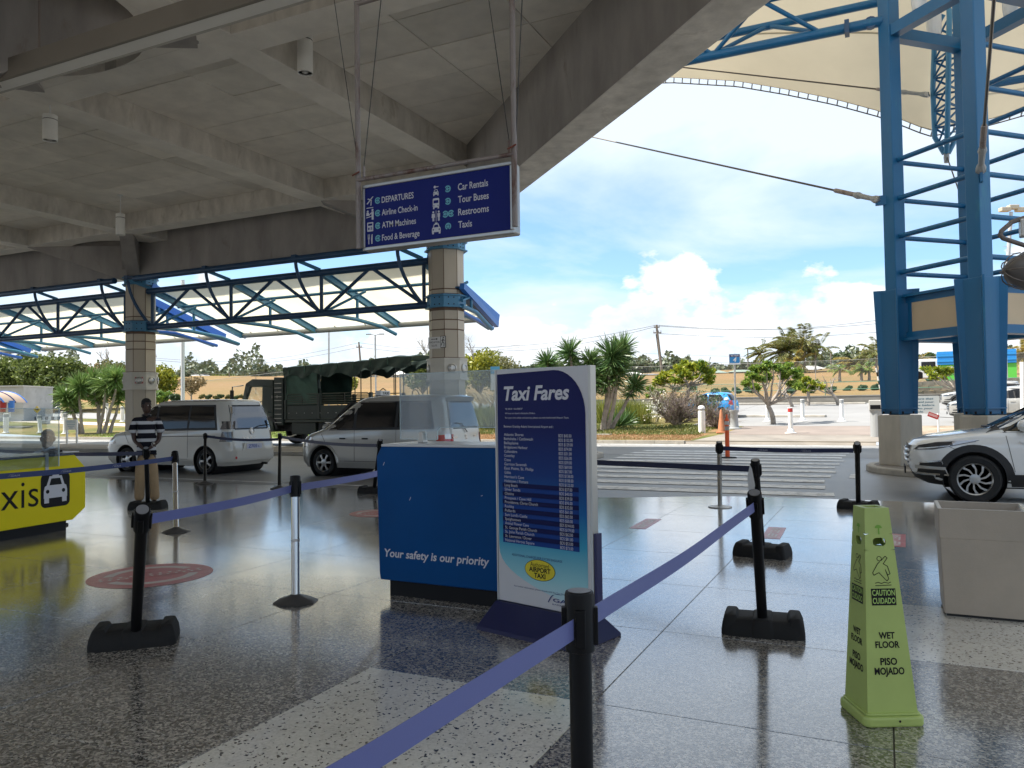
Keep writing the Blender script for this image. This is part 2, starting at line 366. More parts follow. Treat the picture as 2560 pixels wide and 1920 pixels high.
CHROME = M('brushed_chrome', (.55, .55, .54), .22, metal=1.0)
BLACK = M('black_satin', (.007, .007, .008), .42, spec=.2)
RUBBER = M('black_rubber', (.014, .014, .014), .75, spec=.3, bump=(80, .2))
BELT = M('sky_lit_belt', (.15, .17, .40), .42, spec=.5, bump=(300, .06))  # belt blue of the near posts, sky light put into the colour
BELTD = M('shaded_belt', (.014, .018, .06), .5, spec=.4)  # same belt farther back, shade put into the colour
WHITE = M('white_plastic', (.72, .72, .71), .4)
WPOST = M('white_paint', (.76, .75, .72), .5, var=(5, .08))
REDP = M('red_paint', (.45, .03, .025), .5)
ORANGE = M('orange_plastic', (.72, .10, .02), .45)
ORANGEF = M('faded_cone_orange', (.42, .16, .07), .7, var=(8, .15))
GREYP = M('grey_paint', (.33, .34, .34), .5)
NAVY = M('navy_print', (.010, .013, .11), .35)
WHPRINT = M('white_print', (.62, .62, .66), .4)
CYAN = M('cyan_print', (.14, .45, .55), .4)
GLASSY = glassm('clear_perspex', (.90, .95, .96), .05)
GLASSP = glassm('perspex', (.88, .94, .95), .27)
GLASSC = M('tinted_car_glass', (.008, .009, .011), .06, spec=.35)
TYRE = M('tyre_rubber', (.016, .016, .016), .8, bump=(60, .2))
WHEELA = M('alloy_wheel', (.42, .42, .41), .3, metal=.85)
BLKTRIM = M('black_trim', (.016, .016, .017), .55)
BARK = M('bark', (.24, .19, .14), .9, var=(4, .25), bump=(25, .5), stretch=(1, 1, .3))
BARKG = M('grey_bark', (.30, .26, .22), .9, var=(4, .25), bump=(25, .5))
WOODP = M('pole_wood', (.20, .17, .14), .9, var=(2, .2))
WIRE = M('wire_black', (.05, .05, .05), .6)
CABLE = M('steel_cable', (.12, .11, .10), .45, metal=.5)

# ================================================================== SETTING
def gsheet(name, x0, x1, y0, y1, off, mat, step=4.0, left=None, right=None):
    """ground-hugging sheet; left/right may be functions of y"""
    nv = max(1, int((y1-y0)/step)); nu = max(1, int((x1-x0)/step))
    def fn(a, b):
        y = y0+(y1-y0)*b; xa = left(y) if left else x0; xb = right(y) if right else x1
        x = xa+(xb-xa)*a; return (x, y, hz(x, max(y, KY+.001))+off)
    return struct(MB().grid(fn, nu, nv).build(name, mat))
TX, TY = 1.413, 2.48
# terminal floor: slab, tiles one by one
fl = MB(); fl.raw([(-70, -10, -.006), (12, -10, -.006), (12, 12.2, -.006), (-70, 12.2, -.006)], [(0, 1, 2, 3)])
floor = struct(fl.build('floor', JOINT))
def tile_mesh(mat, sx, sy):
    g = .0022; b = .002
    x0, x1, y0, y1 = g, sx-g, g, sy-g
    vs = [(x0, y0, -.006), (x1, y0, -.006), (x1, y1, -.006), (x0, y1, -.006), (x0+b, y0+b, 0), (x1-b, y0+b, 0), (x1-b, y1-b, 0), (x0+b, y1-b, 0)]
    return MB().raw(vs, [(4, 5, 6, 7), (0, 1, 5, 4), (1, 2, 6, 5), (2, 3, 7, 6), (3, 0, 4, 7)]).mesh('floor_tile', mat)
tm_d, tm_l = tile_mesh(DARKT, TX, TX), tile_mesh(LITET, TX, TX)
for i in range(-13, 4):
    for j in range(-2, 7):
        lite = (i == -2 and j <= 0) or (i == 0 and j == 2) or (i, j) in ((-8, 4), (-12, 1))
        o = bpy.data.objects.new('floor_tile', tm_l if lite else tm_d); COL.objects.link(o); o.parent = floor
        o.location = (i*TX, TY+j*TX, 0)
ytile = TY+7*TX
MB().raw([(-70, -10, 0), (-13*TX, -10, 0), (-13*TX, ytile, 0), (-70, ytile, 0)], [(0, 1, 2, 3)]).build('floor_slab', DARKT, floor, kind='stuff')
MB().raw([(4*TX, -10, 0), (12, -10, 0), (12, ytile, 0), (4*TX, ytile, 0)], [(0, 1, 2, 3)]).build('floor_slab', DARKT, floor, kind='stuff')
def edge_y(x): return 12.45 + 1.15/(1+exp(-(x+3.4)*1.9))
fb = MB(); fb.grid(lambda a, b: (-70+82*a, ytile+.004+(edge_y(-70+82*a)-ytile)*b, 0), 240, 1)
fb.build('floor_border', DARKT, floor)
MB().raw([(-12, .02, .0035), (-10.6, .02, .0035)], []) if False else None
struct(MB().raw([(-90, -34.3, -.03), (40, -34.3, -.03), (40, 12.1, -.03), (-90, 12.1, -.03)], [(0, 1, 2, 3)]).build('forecourt', PAVE))
# road
rd = MB(); rd.raw([(-190, 12.0, -.010), (140, 12.0, -.010), (140, 31.2, -.010), (-190, 31.2, -.010)], [(0, 1, 2, 3)])
road = struct(rd.build('road', ASPH))
lane = struct(MB().raw([(-190, 23.9, -.006), (140, 23.9, -.006), (140, 30.85, -.006), (-190, 30.85, -.006)], [(0, 1, 2, 3)]).build('road_lane', ROADL))
for k in range(11):
    y = 13.95+1.19*k; xr = -1.05+.05*sin(k*2.1); xl = -6.95-.06*k+.1*sin(k*1.3)
    if k == 0: xl = -5.4
    MB().raw([(xl, y, .0), (xr, y, .0), (xr-.03, y+.56, .0), (xl+.04, y+.56, .0)], [(0, 1, 2, 3)]).build('crossing_stripe', WPAINT, road)
def dash(p, w, l, rz=0):
    MB().box((p[0], p[1], -.004), (w, l, .006), rz).build('road_marking', WPAINT, road)
dash(G(2050, 1235), .45, .5, .1); dash(G(2135, 1190), .16, .9); dash(G(2165, 1120), 1.4, .14)
dash((-24.5, 13.05), 30, .1); dash((-30, 28.9), 40, .14); dash((1.7, 14.05), .9, 1.1)
dash((-12, 30.3), 22, .12); dash((-45, 25.4), 30, .14)
# traffic islands
def island(name, x0, x1, y0, y1, rl, rr):
    cy, ry = (y0+y1)/2, (y1-y0)/2; pts = []
    for i in range(13):
        a = pi/2+pi*i/12; pts.append((x0+rl+rl*cos(a), cy+ry*sin(a)))
    if rr:
        for i in range(13):
            a = -pi/2+pi*i/12; pts.append((x1-rr+rr*cos(a), cy+ry*sin(a)))
    else: pts += [(x1, y0), (x1, y1)]
    fr = Fr((0, 0, 0), (1, 0, 0), (0, 1, 0))
    o = struct(MB().prism(fr, pts, -.02, .13).build(name, KERB, bevel=.03))
    inn = [((x-(x0+x1)/2)*(1-.32/(x1-x0))+(x0+x1)/2, (y-cy)*(1-.16/ry)+cy) for x, y in pts]
    MB().prism(fr, inn, .11, .134).build('island_top', PAVE, o)
island('traffic_island', -120, -7.7, 20.9, 23.7, .05+1.4, 1.4)
island('traffic_island', -.42, 40, 17.75, 21.75, 2.0, 2.0)
# kerb along the far side of the road, in stones
ks = struct(bpy.data.objects.new('kerb', None)); COL.objects.link(ks)
kmesh = MB().box((0, 0, .055), (1.19, .16, .15)).mesh('kerb_stone', KERB)
k = 0
for i in range(-70, 30):
    x = i*1.2+.6
    if -6.9 < x < -.3: continue
    o = bpy.data.objects.new('kerb_stone', kmesh); COL.objects.link(o); o.parent = ks; o.location = (x, 30.93, random.uniform(-.006, .006))
struct(MB().raw([(-7.25, 30.85, -.004), (-.3, 30.85, -.004), (-.3, 31.05, .13), (-7.25, 31.05, .13)], [(0, 1, 2, 3)]).build('kerb_ramp', PAVE))
# verge, bed, lawn, path, parking, field
gsheet('verge', -190, 140, 31, 66, 0, VERGE, 5)
gsheet('planting_bed', -19, -7, 31.05, 37.5, .006, BED, 2, right=lambda y: -7.0+.02*(y-31))
gsheet('lawn', -42, -25, 31.05, 38, .006, LAWN, 2)
path = gsheet('path', -6.9, .4, 31.05, 34.0, .008, PAVE, 1.4, left=lambda y: -6.9+.16*(y-31), right=lambda y: .4)
gsheet('path_slab', -6.2, -1.5, 34.03, 39.4, .012, M('brown_paving', (.215, .175, .148), .85, var=(.6, .15), bump=(30, .2)), 1.4, left=lambda y: -6.4+.02*(y-31), right=lambda y: .38)
gsheet('footpath', -90, -26, 38.6, 40.6, .01, M('pale_path', (.55, .46, .36), .9, var=(.7, .1)), 3, )
gsheet('car_park', -9.0, 70, 39.43, 65.5, .01, LOT, 3)
gsheet('car_park_lane', -50, -9.02, 52, 65.5, .012, LOT, 3)
gsheet('gravel_bed', .4, 30, 31.05, 39.4, .014, GRAV, 2)
gsheet('driveway', -170, -34, 43.5, 49.5, .012, LOT, 4)
def ffn(a, b):
    r = 64*(11.5**b); 
    th = radians(-88+150*a); x = r*sin(th); y = max(66.0, r*cos(th)); return (x, y, hz(x, y+.01))
def fgrid(a, b):
    x = -330+600*a; y = 66+ (900-66)*b**2.2
    return (x, y, hz(x, y+.001))
struct(MB().grid(fgrid, 80, 60).build('field', FIELD, smooth=180))
MB().raw([], [])
# low wall between car park and field
def wall_thing():
    t = thing('low_wall', 'long low grey wall at the back of the car park', 'wall', (-10, 66, 0))
    MB().beam((-48, 66, hz(0, 66)+.26), (46, 66, hz(0, 66)+.26), .3, .56).build('wall_face', M('wall_grey', (.20, .185, .165), .9, var=(1, .25), stretch=(1, 1, 3)), t)
    MB().beam((-48, 66, hz(0, 66)+.57), (46, 66, hz(0, 66)+.57), .36, .07).build('coping', M('coping_grey', (.27, .25, .22), .9, var=(1, .2)), t)
wall_thing()

# ================================================================== CONCRETE ROOF
ZB, ZR, ZC = 7.08, 8.35, 8.98
CONCB = M('bounce_lit_soffit', (.84, .80, .73), .8, var=(1.4, .10), bump=(14, .2), dirt=(2.0, (.55, .5, .42), .64))  # paler rib and gusset undersides, floor bounce light put into the colour
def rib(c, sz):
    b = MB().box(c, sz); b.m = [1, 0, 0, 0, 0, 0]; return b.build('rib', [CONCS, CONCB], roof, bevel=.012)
roof = thing('terminal_roof', 'coffered concrete roof slab with deep ribs over the terminal floor', 'roof', (-20, 10, ZR))
SD = 9.3       # diagonal edge: X+Y = SD along its middle
def clip(pts, s):
    out = []
    for i in range(len(pts)):
        a, b = pts[i], pts[(i+1) % len(pts)]; da, db = a[0]+a[1]-s, b[0]+b[1]-s
        if da <= 0: out.append(a)
        if (da < 0) != (db < 0):
            t = da/(da-db); out.append((a[0]+(b[0]-a[0])*t, a[1]+(b[1]-a[1])*t))
    return out
HOR = Fr((0, 0, 0), (1, 0, 0), (0, 1, 0))
MB().prism(HOR, clip([(-70, -10), (20, -10), (20, 22.65), (-70, 22.65)], SD+.5), 9.06, 9.35).build('roof_slab', CONC, roof)
RX = [-56.5, -46.8, -41.1, -31.5, -25.85, -16.5, -10.85, -1.2, 4.4]; RY = [-4.6, 5.1, 10.75, 20.3]; RW = .72
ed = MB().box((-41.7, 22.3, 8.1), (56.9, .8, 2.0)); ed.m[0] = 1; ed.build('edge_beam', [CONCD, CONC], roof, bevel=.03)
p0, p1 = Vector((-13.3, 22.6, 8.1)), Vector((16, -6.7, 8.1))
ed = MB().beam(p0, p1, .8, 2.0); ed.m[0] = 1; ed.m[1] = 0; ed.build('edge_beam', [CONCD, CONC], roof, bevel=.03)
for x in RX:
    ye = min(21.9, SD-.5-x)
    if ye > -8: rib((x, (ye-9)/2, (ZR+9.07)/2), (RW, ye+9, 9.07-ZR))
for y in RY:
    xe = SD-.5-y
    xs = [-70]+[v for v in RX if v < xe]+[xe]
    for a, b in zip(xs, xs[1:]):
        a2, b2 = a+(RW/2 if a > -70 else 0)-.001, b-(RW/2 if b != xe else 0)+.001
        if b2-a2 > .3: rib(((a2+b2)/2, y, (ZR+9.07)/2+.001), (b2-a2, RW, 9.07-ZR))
# ceiling panels with open joints
xs = [-70]+RX+[14]; ys = [-9]+RY+[22.0]
for a, b in zip(xs, xs[1:]):
    for c, d in zip(ys, ys[1:]):
        x0, x1, y0, y1 = a+RW/2, b-RW/2, c+RW/2, d-RW/2+(.3 if d == 22.0 else 0)
        if x0+y0 > SD or x1 < -50: continue
        nx = max(1, round((x1-x0)/2.4)); ny = max(1, round((y1-y0)/1.25))
        for i in range(nx):
            for j in range(ny):
                g = .013; xa, xb = x0+(x1-x0)*i/nx+g, x0+(x1-x0)*(i+1)/nx-g; ya, yb = y0+(y1-y0)*j/ny+g, y0+(y1-y0)*(j+1)/ny-g
                pg = clip([(xa, ya), (xb, ya), (xb, yb), (xa, yb)], SD-.3)
                if len(pg) >= 3:
                    e = random.uniform(-.006, .006)
                    MB().prism(HOR, pg, ZC+e, 9.05).build('ceiling_panel', CONCP, roof)
# gussets with a rounded opening round the column heads
def column_head(cx, cy, x0, x1, y0, y1, colxy, ymax=99):
    ring = []
    fr = HOR
    n = 12
    for sx, sy in ((1, 1), (-1, 1), (-1, -1), (1, -1)):
        X, Y = (x1 if sx > 0 else x0), (y1 if sy > 0 else y0)
        if Y > ymax: continue
        r = 2.3; pts = [(X, Y)]
        for i in range(n+1):
            a = pi/2*i/n; pts.append((X-sx*r+sx*r*sin(a), Y-sy*r+sy*r*cos(a)) if False else (X-sx*r*(1-sin(a)), Y-sy*r*(1-cos(a))))
        if sx*sy > 0: pts = pts[::-1]
        MB().prism(fr, pts, ZR+.004, ZR+.3).build('gusset', CONCB, roof)
        c = Vector((X, Y, 0)); d = Vector((colxy[0], colxy[1], 0)); dd = (d-c); ln = dd.length; dd.normalize()
        w = Fr(c, dd, (0, 0, 1))
        MB().prism(w, [(0, ZR+.01), (ln*.25, ZR-.1), (ln, ZB), (ln, 9.0), (0, 9.0)], -.28, .28).build('haunch', CONCD, roof, bevel=.02)
column_head(-13.67, 7.9, -16.5+RW/2, -10.85-RW/2, 5.1+RW/2, 10.75-RW/2, (-13.67, 7.9))
column_head(-28.7, 22.3, -31.5+RW/2, -25.85-RW/2, 20.3+RW/2, 24, (-28.0, 22.2), ymax=22)
for X in (-25.85, -31.5):
    c = Vector((X, 20.3, 0)); d = Vector((-27.6, 22.1, 0)); dd = d-c; ln = dd.length
    MB().prism(Fr(c, dd, (0, 0, 1)), [(0, ZR-.02), (ln, ZB-.3), (ln, ZR), (0, ZR+.02)], -.25, .25).build('haunch', CONCD, roof, bevel=.02)
c = Vector((-16.5, 20.3, 0)); dd = Vector((-13.2, 22.1, 0))-c
MB().prism(Fr(c, dd, (0, 0, 1)), [(0, ZR-.02), (dd.length, ZB-.3), (dd.length, ZR), (0, ZR+.02)], -.25, .25).build('haunch', CONCD, roof, bevel=.02)

# assumed terminal wall behind the camera, added unseen to tune light and contrast
tb = thing('assumed_terminal_front', 'assumed terminal building front, unseen, set back to shape the light', 'building', (-20, -34.2, 0))
MB().box((-25, -34.4, 4.6), (130, .3, 9.2)).build('wall', M('assumed_terminal_wall', (.58, .55, .50), .8, var=(.6, .1)), tb)
for k in range(14):
    x = -62+5.6*k; w_ = MB().box((x, -34.22, 1.5), (4.2, .06, 2.9)).build('window', ALU, tb); MB().box((x, -34.18, 1.5), (4.0, .02, 2.7)).build('pane', GLASSC, w_)

# ================================================================== COLUMNS
def octa(r, ph=pi/8): return circ(r/cos(pi/8), 8, ph)
def column(x, y, label, top=7.1, sticker=False):
    t = thing('concrete_column', label, 'column', (x, y, 0))
    fr = Fr((x, y, 0), (1, 0, 0), (0, 1, 0))
    MB().prism(fr, octa(.535), 0, top).build('shaft', CLADG, t)
    for k in range(8):
        a = k*pi/4; n = Vector((cos(a), sin(a), 0)); f = Fr(Vector((x, y, 0))+n*.535, Vector((-n.y, n.x, 0))); w = .535*tan(pi/8)
        levels = [(.02, 2.46, .02), (3.2, 4.08, .012), (4.12, 4.40, .016), (4.44, 4.72, .012), (5.28, 5.40, .012), (5.44, 6.72, .012)]
        for z0, z1, d in levels:
            m = w-.012 if z0 > 1 else w-.004
            MB().prism(f, [(-m, z0), (m, z0), (m, z1), (-m, z1)], 0, d).build('cladding_panel', CLAD, t)
        if k in (7, 5, 1, 3) or k in (0,):
            g = Fr(Vector((x, y, 0))+n*.625, Vector((-n.y, n.x, 0)))
            R = Matrix((g.r, g.u, g.n)).transposed()
            lo = MB().lathe([(.10, -.01), (.15, .0), (.15, .035), (.12, .05), (.105, .03), (.07, .045), (.03, .045)], g.p(0, 2.84), 20, ax=R).build('round_light', ALU, t, smooth=40)
    MB().prism(fr, octa(.62), 2.5, 3.14).build('skirt', SKIRT, t)
    MB().prism(fr, octa(.66), 2.46, 2.52).build('skirt_rim', SKIRT, t); MB().prism(fr, octa(.645), 3.12, 3.17).build('skirt_rim', SKIRT, t)
    for z0, z1 in ((4.84, 5.22), (6.74, 7.02)):
        b = MB().prism(fr, octa(.60), z0, z1); b.prism(fr, octa(.67), z0-.02, z0+.02); b.prism(fr, octa(.67), z1-.02, z1+.02)
        o = b.build('collar', BLUEL if z0 > 0 else BLUE, t)
        bt = MB()
        for k in range(8):
            a = k*pi/4; n = Vector((cos(a), sin(a), 0)); g = Fr(Vector((x, y, 0))+n*.60, Vector((-n.y, n.x, 0))); R = Matrix((g.r, g.u, g.n)).transposed()
            for bx in (-.09, .09):
                for bz in (.08, z1-z0-.08): bt.lathe([(.022, 0), (.022, .015)], g.p(bx, z0+bz), 6, ax=R)
        bt.build('bolt', BLACK, o)
    if sticker:
        n = Vector((sin(radians(45)), -sin(radians(45)), 0)); n = Vector((.7071, -.7071, 0)); g = Fr(Vector((x, y, 0))+n*.622, Vector((.7071, .7071, 0)))
        s = MB().flat(g, rrect(-.16, 2.70, .16, 2.98, .03), .003).flat(g, rrect(-.14, 2.72, .14, 2.96, .02), .004, 1)
        for i in range(3): s.rect(g, -.1, 2.92-.05*i, .1, 2.94-.05*i, .005, 0)
        s.ring(g, 0, 2.77, .02, .035, .005, 0, n=10)
        s.build('notice', [M('pale_red', (.6, .35, .33), .5), REDP], t)
    return t
column(-13.0, 22.3, 'octagonal clad column at the roof corner with evacuation arrow sign', sticker=False)
column(-27.5, 22.3, 'octagonal clad column behind the striped shirt man with red notice', sticker=True)
column(-42.0, 22.3, 'octagonal clad column farthest along the truss canopy', sticker=False)
column(-14.7, 7.2, 'concrete column standing just beyond the yellow desk', sticker=False, top=7.2)
# evacuation sign on the corner column
g = Fr(Vector((-13, 22.3, 0))+Vector((0, -1, 0))*.56, (1, 0, 0))
ev = thing('evacuation_sign', 'small white evacuation route sign with running man on corner column', 'sign', g.p(0, 3.5))
sg = MB().prism(g, [(-.36, 3.48), (.10, 3.48), (.10, 3.86), (-.36, 3.86)], .01, .02)
sg.build('panel', WHITE, ev)
lt = MB(); lt.stroke(g, [(-.24, 3.79), (-.02, 3.79)], .02, .023); lt.flat(g, [(0.0, 3.79), (-.06, 3.825), (-.06, 3.755)], .023)
lt.text(g, 'EVACUATION', -.13, 3.66, .06, .4, .023, align='CENTER'); lt.text(g, 'ROUTE', -.13, 3.55, .06, .2, .023, align='CENTER'); lt.build('lettering', BLACK, ev, kind='stuff')
s2 = MB().prism(g, [(.10, 3.50), (.30, 3.50), (.30, 3.88), (.10, 3.88)], .012, .024); s2.rect(g, .115, 3.515, .285, 3.865, .027, 1)
pic = [((.2, 3.80), (.19, 3.70)), ((.19, 3.70), (.24, 3.63)), ((.24, 3.63), (.23, 3.55)), ((.19, 3.70), (.15, 3.63)), ((.15, 3.63), (.13, 3.58)), ((.2, 3.77), (.25, 3.72)), ((.2, 3.77), (.15, 3.72))]
s2.disc(g, .21, 3.825, .022, .03, 0)
for a, b in pic: s2.stroke(g, [a, b], .022, .03, 0)
s2.build('pictogram', [BLACK, WHITE], ev, kind='stuff')

# ================================================================== BLUE TRUSS CANOPY BAYS
NODE = 4.35
def bay(x0, x1, nodes, label, mid):
    """one bay between columns; nodes = X of the bottom chord nodes"""
    t = thing('canopy_truss', label, 'canopy', ((x0+x1)/2, 22.2, 4.9))
    Yc, zb, zt, Yr, zr = 22.2, 4.99, 6.46, 21.55, 6.9
    MB().tube([(x0, Yc, zb), (x1, Yc, zb)], .115, 12).build('bottom_chord', BLUED, t, smooth=60)
    MB().tube([(x0, Yc, zt), (x1, Yc, zt)], .125, 12).build('top_chord', BLUED, t, smooth=60)
    MB().tube([(x0, Yr, zr), (x1, Yr, zr)], .12, 12).build('upper_rail', BLUED, t, smooth=60)
    for a, b in zip(nodes, nodes[1:]):
        m = (a+b)/2
        for s_, e in ((a, m-.12), (b, m+.12)):
            MB().tube([(s_+(.12 if s_ == a else -.12), Yc, zb+.1), (e, Yc, zt-.08)], .062, 8).build('diagonal', BLUED, t, smooth=60)
    for x in nodes:
        MB().tube([(x, Yc, zb+.08), (x, Yc, zt-.05)], .065, 8).build('post', BLUED, t, smooth=60)
        pts = []
        for i in range(9):
            u = i/8; pts.append((x-.62+.55*u**2.2, Yr+(Yc-Yr)*u**1.5, zr-.05-(zr-zb-.1)*u))
        MB().tube(pts, .062, 8).build('curved_brace', BLUED, t, smooth=60)
        MB().beam((x-.62, Yr-.12, zr+.06), (x-.62, Yr+.2, zr+.06), .2, .16).build('bracket', BLUED, t)
        MB().beam((x-.62, Yr, zr-.02), (x-.05, Yc, zt+.1), .09, .12).build('link', BLUEL, t)
        # sloping outrigger, an I beam
        a, b = Vector((x, Yc+.12, zt-.02)), Vector((x, 27.1, 5.02))
        ib = MB(); up = Vector((0, -(b-a).z, (b-a).y)).normalized()
        ib.beam(a+up*.11, b+up*.11, .16, .03); ib.beam(a-up*.11, b-up*.11, .16, .03); ib.beam(a, b, .03, .2)
        ib.build('outrigger', BLUEL, t)
        pts = [Vector((x, Yc+.1, zb)), Vector((x, 24.2, 4.98)), Vector((x, 25.8, 4.86)), Vector((x, 26.9, 4.62))]
        MB().tube(pts, .075, 8).build('eave_strut', BLUEL, t, smooth=60)
        MB().tube([(x, 24.3, 4.95), (x, 24.3, 5.84)], .06, 8).build('eave_post', BLUEL, t, smooth=60)
        MB().tube([(x, Yc+.1, zb+.05), (x+.9, 23.6, 5.9)], .05, 8).build('bay_brace', BLUEL, t, smooth=60)
    slope = (5.16-6.62)/(27.2-22.3)
    for yy, r in ((23.7, .06), (25.4, .06)):
        MB().tube([(x0, yy, 6.62+slope*(yy-22.3)-.22), (x1, yy, 6.62+slope*(yy-22.3)-.22)], r, 8).build('purlin', BLUEL, t, smooth=60)
    MB().tube([(x0+.3, 27.15, 5.02), (x1-.3, 27.15, 5.02)], .11, 10).build('gutter', GREYP, t, smooth=60)
    xs_ = [x0]+list(nodes)+[x1]
    for a, b in zip(xs_, xs_[1:]):
        if b-a < .6: continue
        def fn(u, v, a=a, b=b):
            y = 22.32+4.9*v; sag = .10*sin(pi*u)*sin(pi*v)
            return (a+(b-a)*u, y, 6.62+slope*(y-22.3)-sag)
        sh = MB().grid(fn, 8, 8); sh.build('roof_sheet', SHEET, t, smooth=180)
    for x in (x0+.08, x1-.08):
        a, b = Vector((x, 22.3, 6.66)), Vector((x, 27.5, 5.06))
        MB().beam(a, b, .10, .30).build('end_fascia', EAVE, t)
        MB().tube([(x, 22.4, 5.0), (x, 24.6, 5.02), (x, 27.0, 4.62)], .075, 8).build('eave_strut', EAVE, t, smooth=60)
    for i in range(int((x1-x0)/1.6)):
        x = x0+.8+1.6*i; MB().tube([(x, 27.0, 5.16), (x, 27.15, 5.1)], .02, 5).build('gutter_hook', GREYP, t)
bay(-26.95, -13.6, [-26.7, -22.43, -18.1, -13.8], 'blue steel truss canopy bay with cream roof between the two near columns', 0)
bay(-41.4, -28.1, [-41.2, -36.9, -32.58, -28.3], 'blue steel truss canopy bay running off the left side behind yellow desk', 0)
bay(-56, -42.6, [-55.7, -51.4, -47.1, -42.8], 'farthest blue steel truss canopy bay beyond the third column', 0)
# little eave that sticks out beyond the corner column
t = thing('eave_end', 'short blue eave end sticking out beyond the corner column', 'canopy', (-12.3, 24, 5))
a, b = Vector((-12.25, 22.9, 6.35)), Vector((-12.6, 26.3, 4.68)); a = GX(1155, 715, -12.25); b = GX(1242, 812, -12.6)
MB().beam(a, b, .16, .2).build('end_fascia', EAVE, t)
MB().beam(a+Vector((-.25, 0, -.02)), b+Vector((-.25, 0, -.02)), .3, .05).build('roof_sheet', BLUED, t)
c = GX(1155, 765, -12.35); d = GX(1190, 780, -12.4); e = GX(1229, 822, -12.6)
MB().tube([c, d, e], .075, 10).build('eave_strut', BLUEL, t, smooth=60)
MB().tube([GX(1178, 745, -12.35), GX(1178, 772, -12.35)], .05, 8).build('eave_post', BLUEL, t, smooth=60)
MB().tube([GX(1155, 752, -12.3), GX(1175, 742, -12.35)], .05, 8).build('bay_brace', BLUEL, t, smooth=60)

# ================================================================== CEILING LIGHTS
def downlight(px, py0, py1, w, zt, label):
    # cylinder whose lit bottom is at py1, top at py0
    D0 = 0.30/(w/F); top = AT(px, py0, D0); bot = AT(px, py1, D0); h = top.z-bot.z; r = .15
    x, y, z0 = bot.x, bot.y, bot.z
    t = thing('downlight', label, 'ceiling light', (x, y, z0), group='cylindrical ceiling lights')
    MB().lathe([(r-.012, .03), (r-.012, 0), (r, 0), (r, h*.80), (r-.006, h*.80), (r-.006, h*.84), (r, h*.84), (r, h), (0.02, h)], (x, y, z0), 24).build('can', M('white_can', (.86, .86, .82), .5), t, smooth=35)
    MB().lathe([(r-.007, h*.805), (r-.003, h*.82), (r-.007, h*.835)], (x, y, z0), 24, cap=False).build('slot_ring', BLACK, t)
    MB().lathe([(r-.013, .03), (.05, .09), (.012, .10)], (x, y, z0), 20).build('reflector', CHROME, t, smooth=40)
    MB().lathe([(.055, .0), (.05, .03), (.012, .05)], (x, y, z0+.02), 12).build('bulb', WHITE, t, smooth=50)
    if zt: MB().tube([(x, y, z0+h-.01), (x, y, zt)], .018, 8).build('stem', WHITE, t); MB().lathe([(.09, 0), (.09, .03)], (x, y, zt-.03), 14).build('ceiling_plate', WHITE, t)
downlight(763, 82, 184, 38, 8.98, 'large white cylinder light hanging nearest, left of the rusty sign pipe')
downlight(125, 288, 352, 34, 8.98, 'white cylinder light below the rib at the left under the light trough')
downlight(301, 535, 588, 22, 8.98, 'white cylinder light on a thin stem above the striped shirt man column')
downlight(710, 475, 523, 22, 8.98, 'white cylinder light by the rib crossing left of the hanging sign')
# long light trough along the ceiling
t = thing('light_trough', 'long straight metal light trough crossing the upper left corner', 'light trough', (-13, 8.2, 7.2))
MB().box((-18, 8.08, 7.36), (34, .06, .34)).build('side_panel', M('trough_grey', (.22, .20, .17), .5, var=(.7, .1)), t, bevel=.005)
MB().box((-18, 8.24, 7.215), (34, .26, .03)).build('bottom_panel', M('trough_white', (.82, .81, .77), .45, var=(.5, .06)), t, bevel=.004)
MB().box((-18, 8.40, 7.26), (34, .05, .12)).build('lip', M('trough_lip', (.5, .48, .44), .5), t)
for x in (-31, -25, -18.2, -12.6, -7, -2.5):
    MB().tube([(x, 8.24, 7.5), (x, 8.24, 8.98)], .02, 6).build('hanger', RUSTY, t)

# ================================================================== HANGING DIRECTION SIGN
SY = 6.6
sx0, sx1, sz0, sz1 = -4.83, -3.10, 3.185, 3.87
ds = thing('direction_sign', 'blue hanging sign listing departures, car rentals, restrooms and taxis', 'sign', ((sx0+sx1)/2, SY, sz0))
g = Fr((sx0, SY, sz0), (1, 0, 0)); w, h = sx1-sx0, sz1-sz0
MB().prism(g, rrect(0, 0, w, h, .02), -.14, -.006).build('cabinet', ALU, ds, bevel=.012)
fb_ = MB()
for a in ([(0, 0), (w, 0), (w, .035), (0, .035)], [(0, h-.035), (w, h-.035), (w, h), (0, h)], [(0, .0351), (.028, .0351), (.028, h-.0351), (0, h-.0351)], [(w-.035, .0351), (w, .0351), (w, h-.0351), (w-.035, h-.0351)]):
    MB().prism(g, a, -.0055, .018).build('frame', ALU, ds, bevel=.006)
MB().prism(g, [(.028, .035), (w-.035, .035), (w-.035, h-.035), (.028, h-.035)], -.005, .004).build('face', M('sign_blue', (.010, .018, .17), .4, spec=.15), ds)
rows = [.505, .375, .245, .115]
lt = MB(); e = .0065
for y, s in zip(rows, ('DEPARTURES', 'Airline Check-in', 'ATM Machines', 'Food & Beverage')):
    wd = {'DEPARTURES': .385, 'Airline Check-in': .43, 'ATM Machines': .41, 'Food & Beverage': .45}[s]
    lt.text(g, s, .235, y-.03, .062, wd, e, 0, bold=.012)
rr = [.515, .392, .268, .145]
for y, s in zip(rr, ('Car Rentals', 'Tour Buses', 'Restrooms', 'Taxis')):
    wd = {'Car Rentals': .33, 'Tour Buses': .335, 'Restrooms': .335, 'Taxis': .15}[s]
    lt.text(g, s, 1.13, y-.03, .066, wd, e, 0, bold=.012)
lt.build('lettering', WHPRINT, ds, kind='stuff')
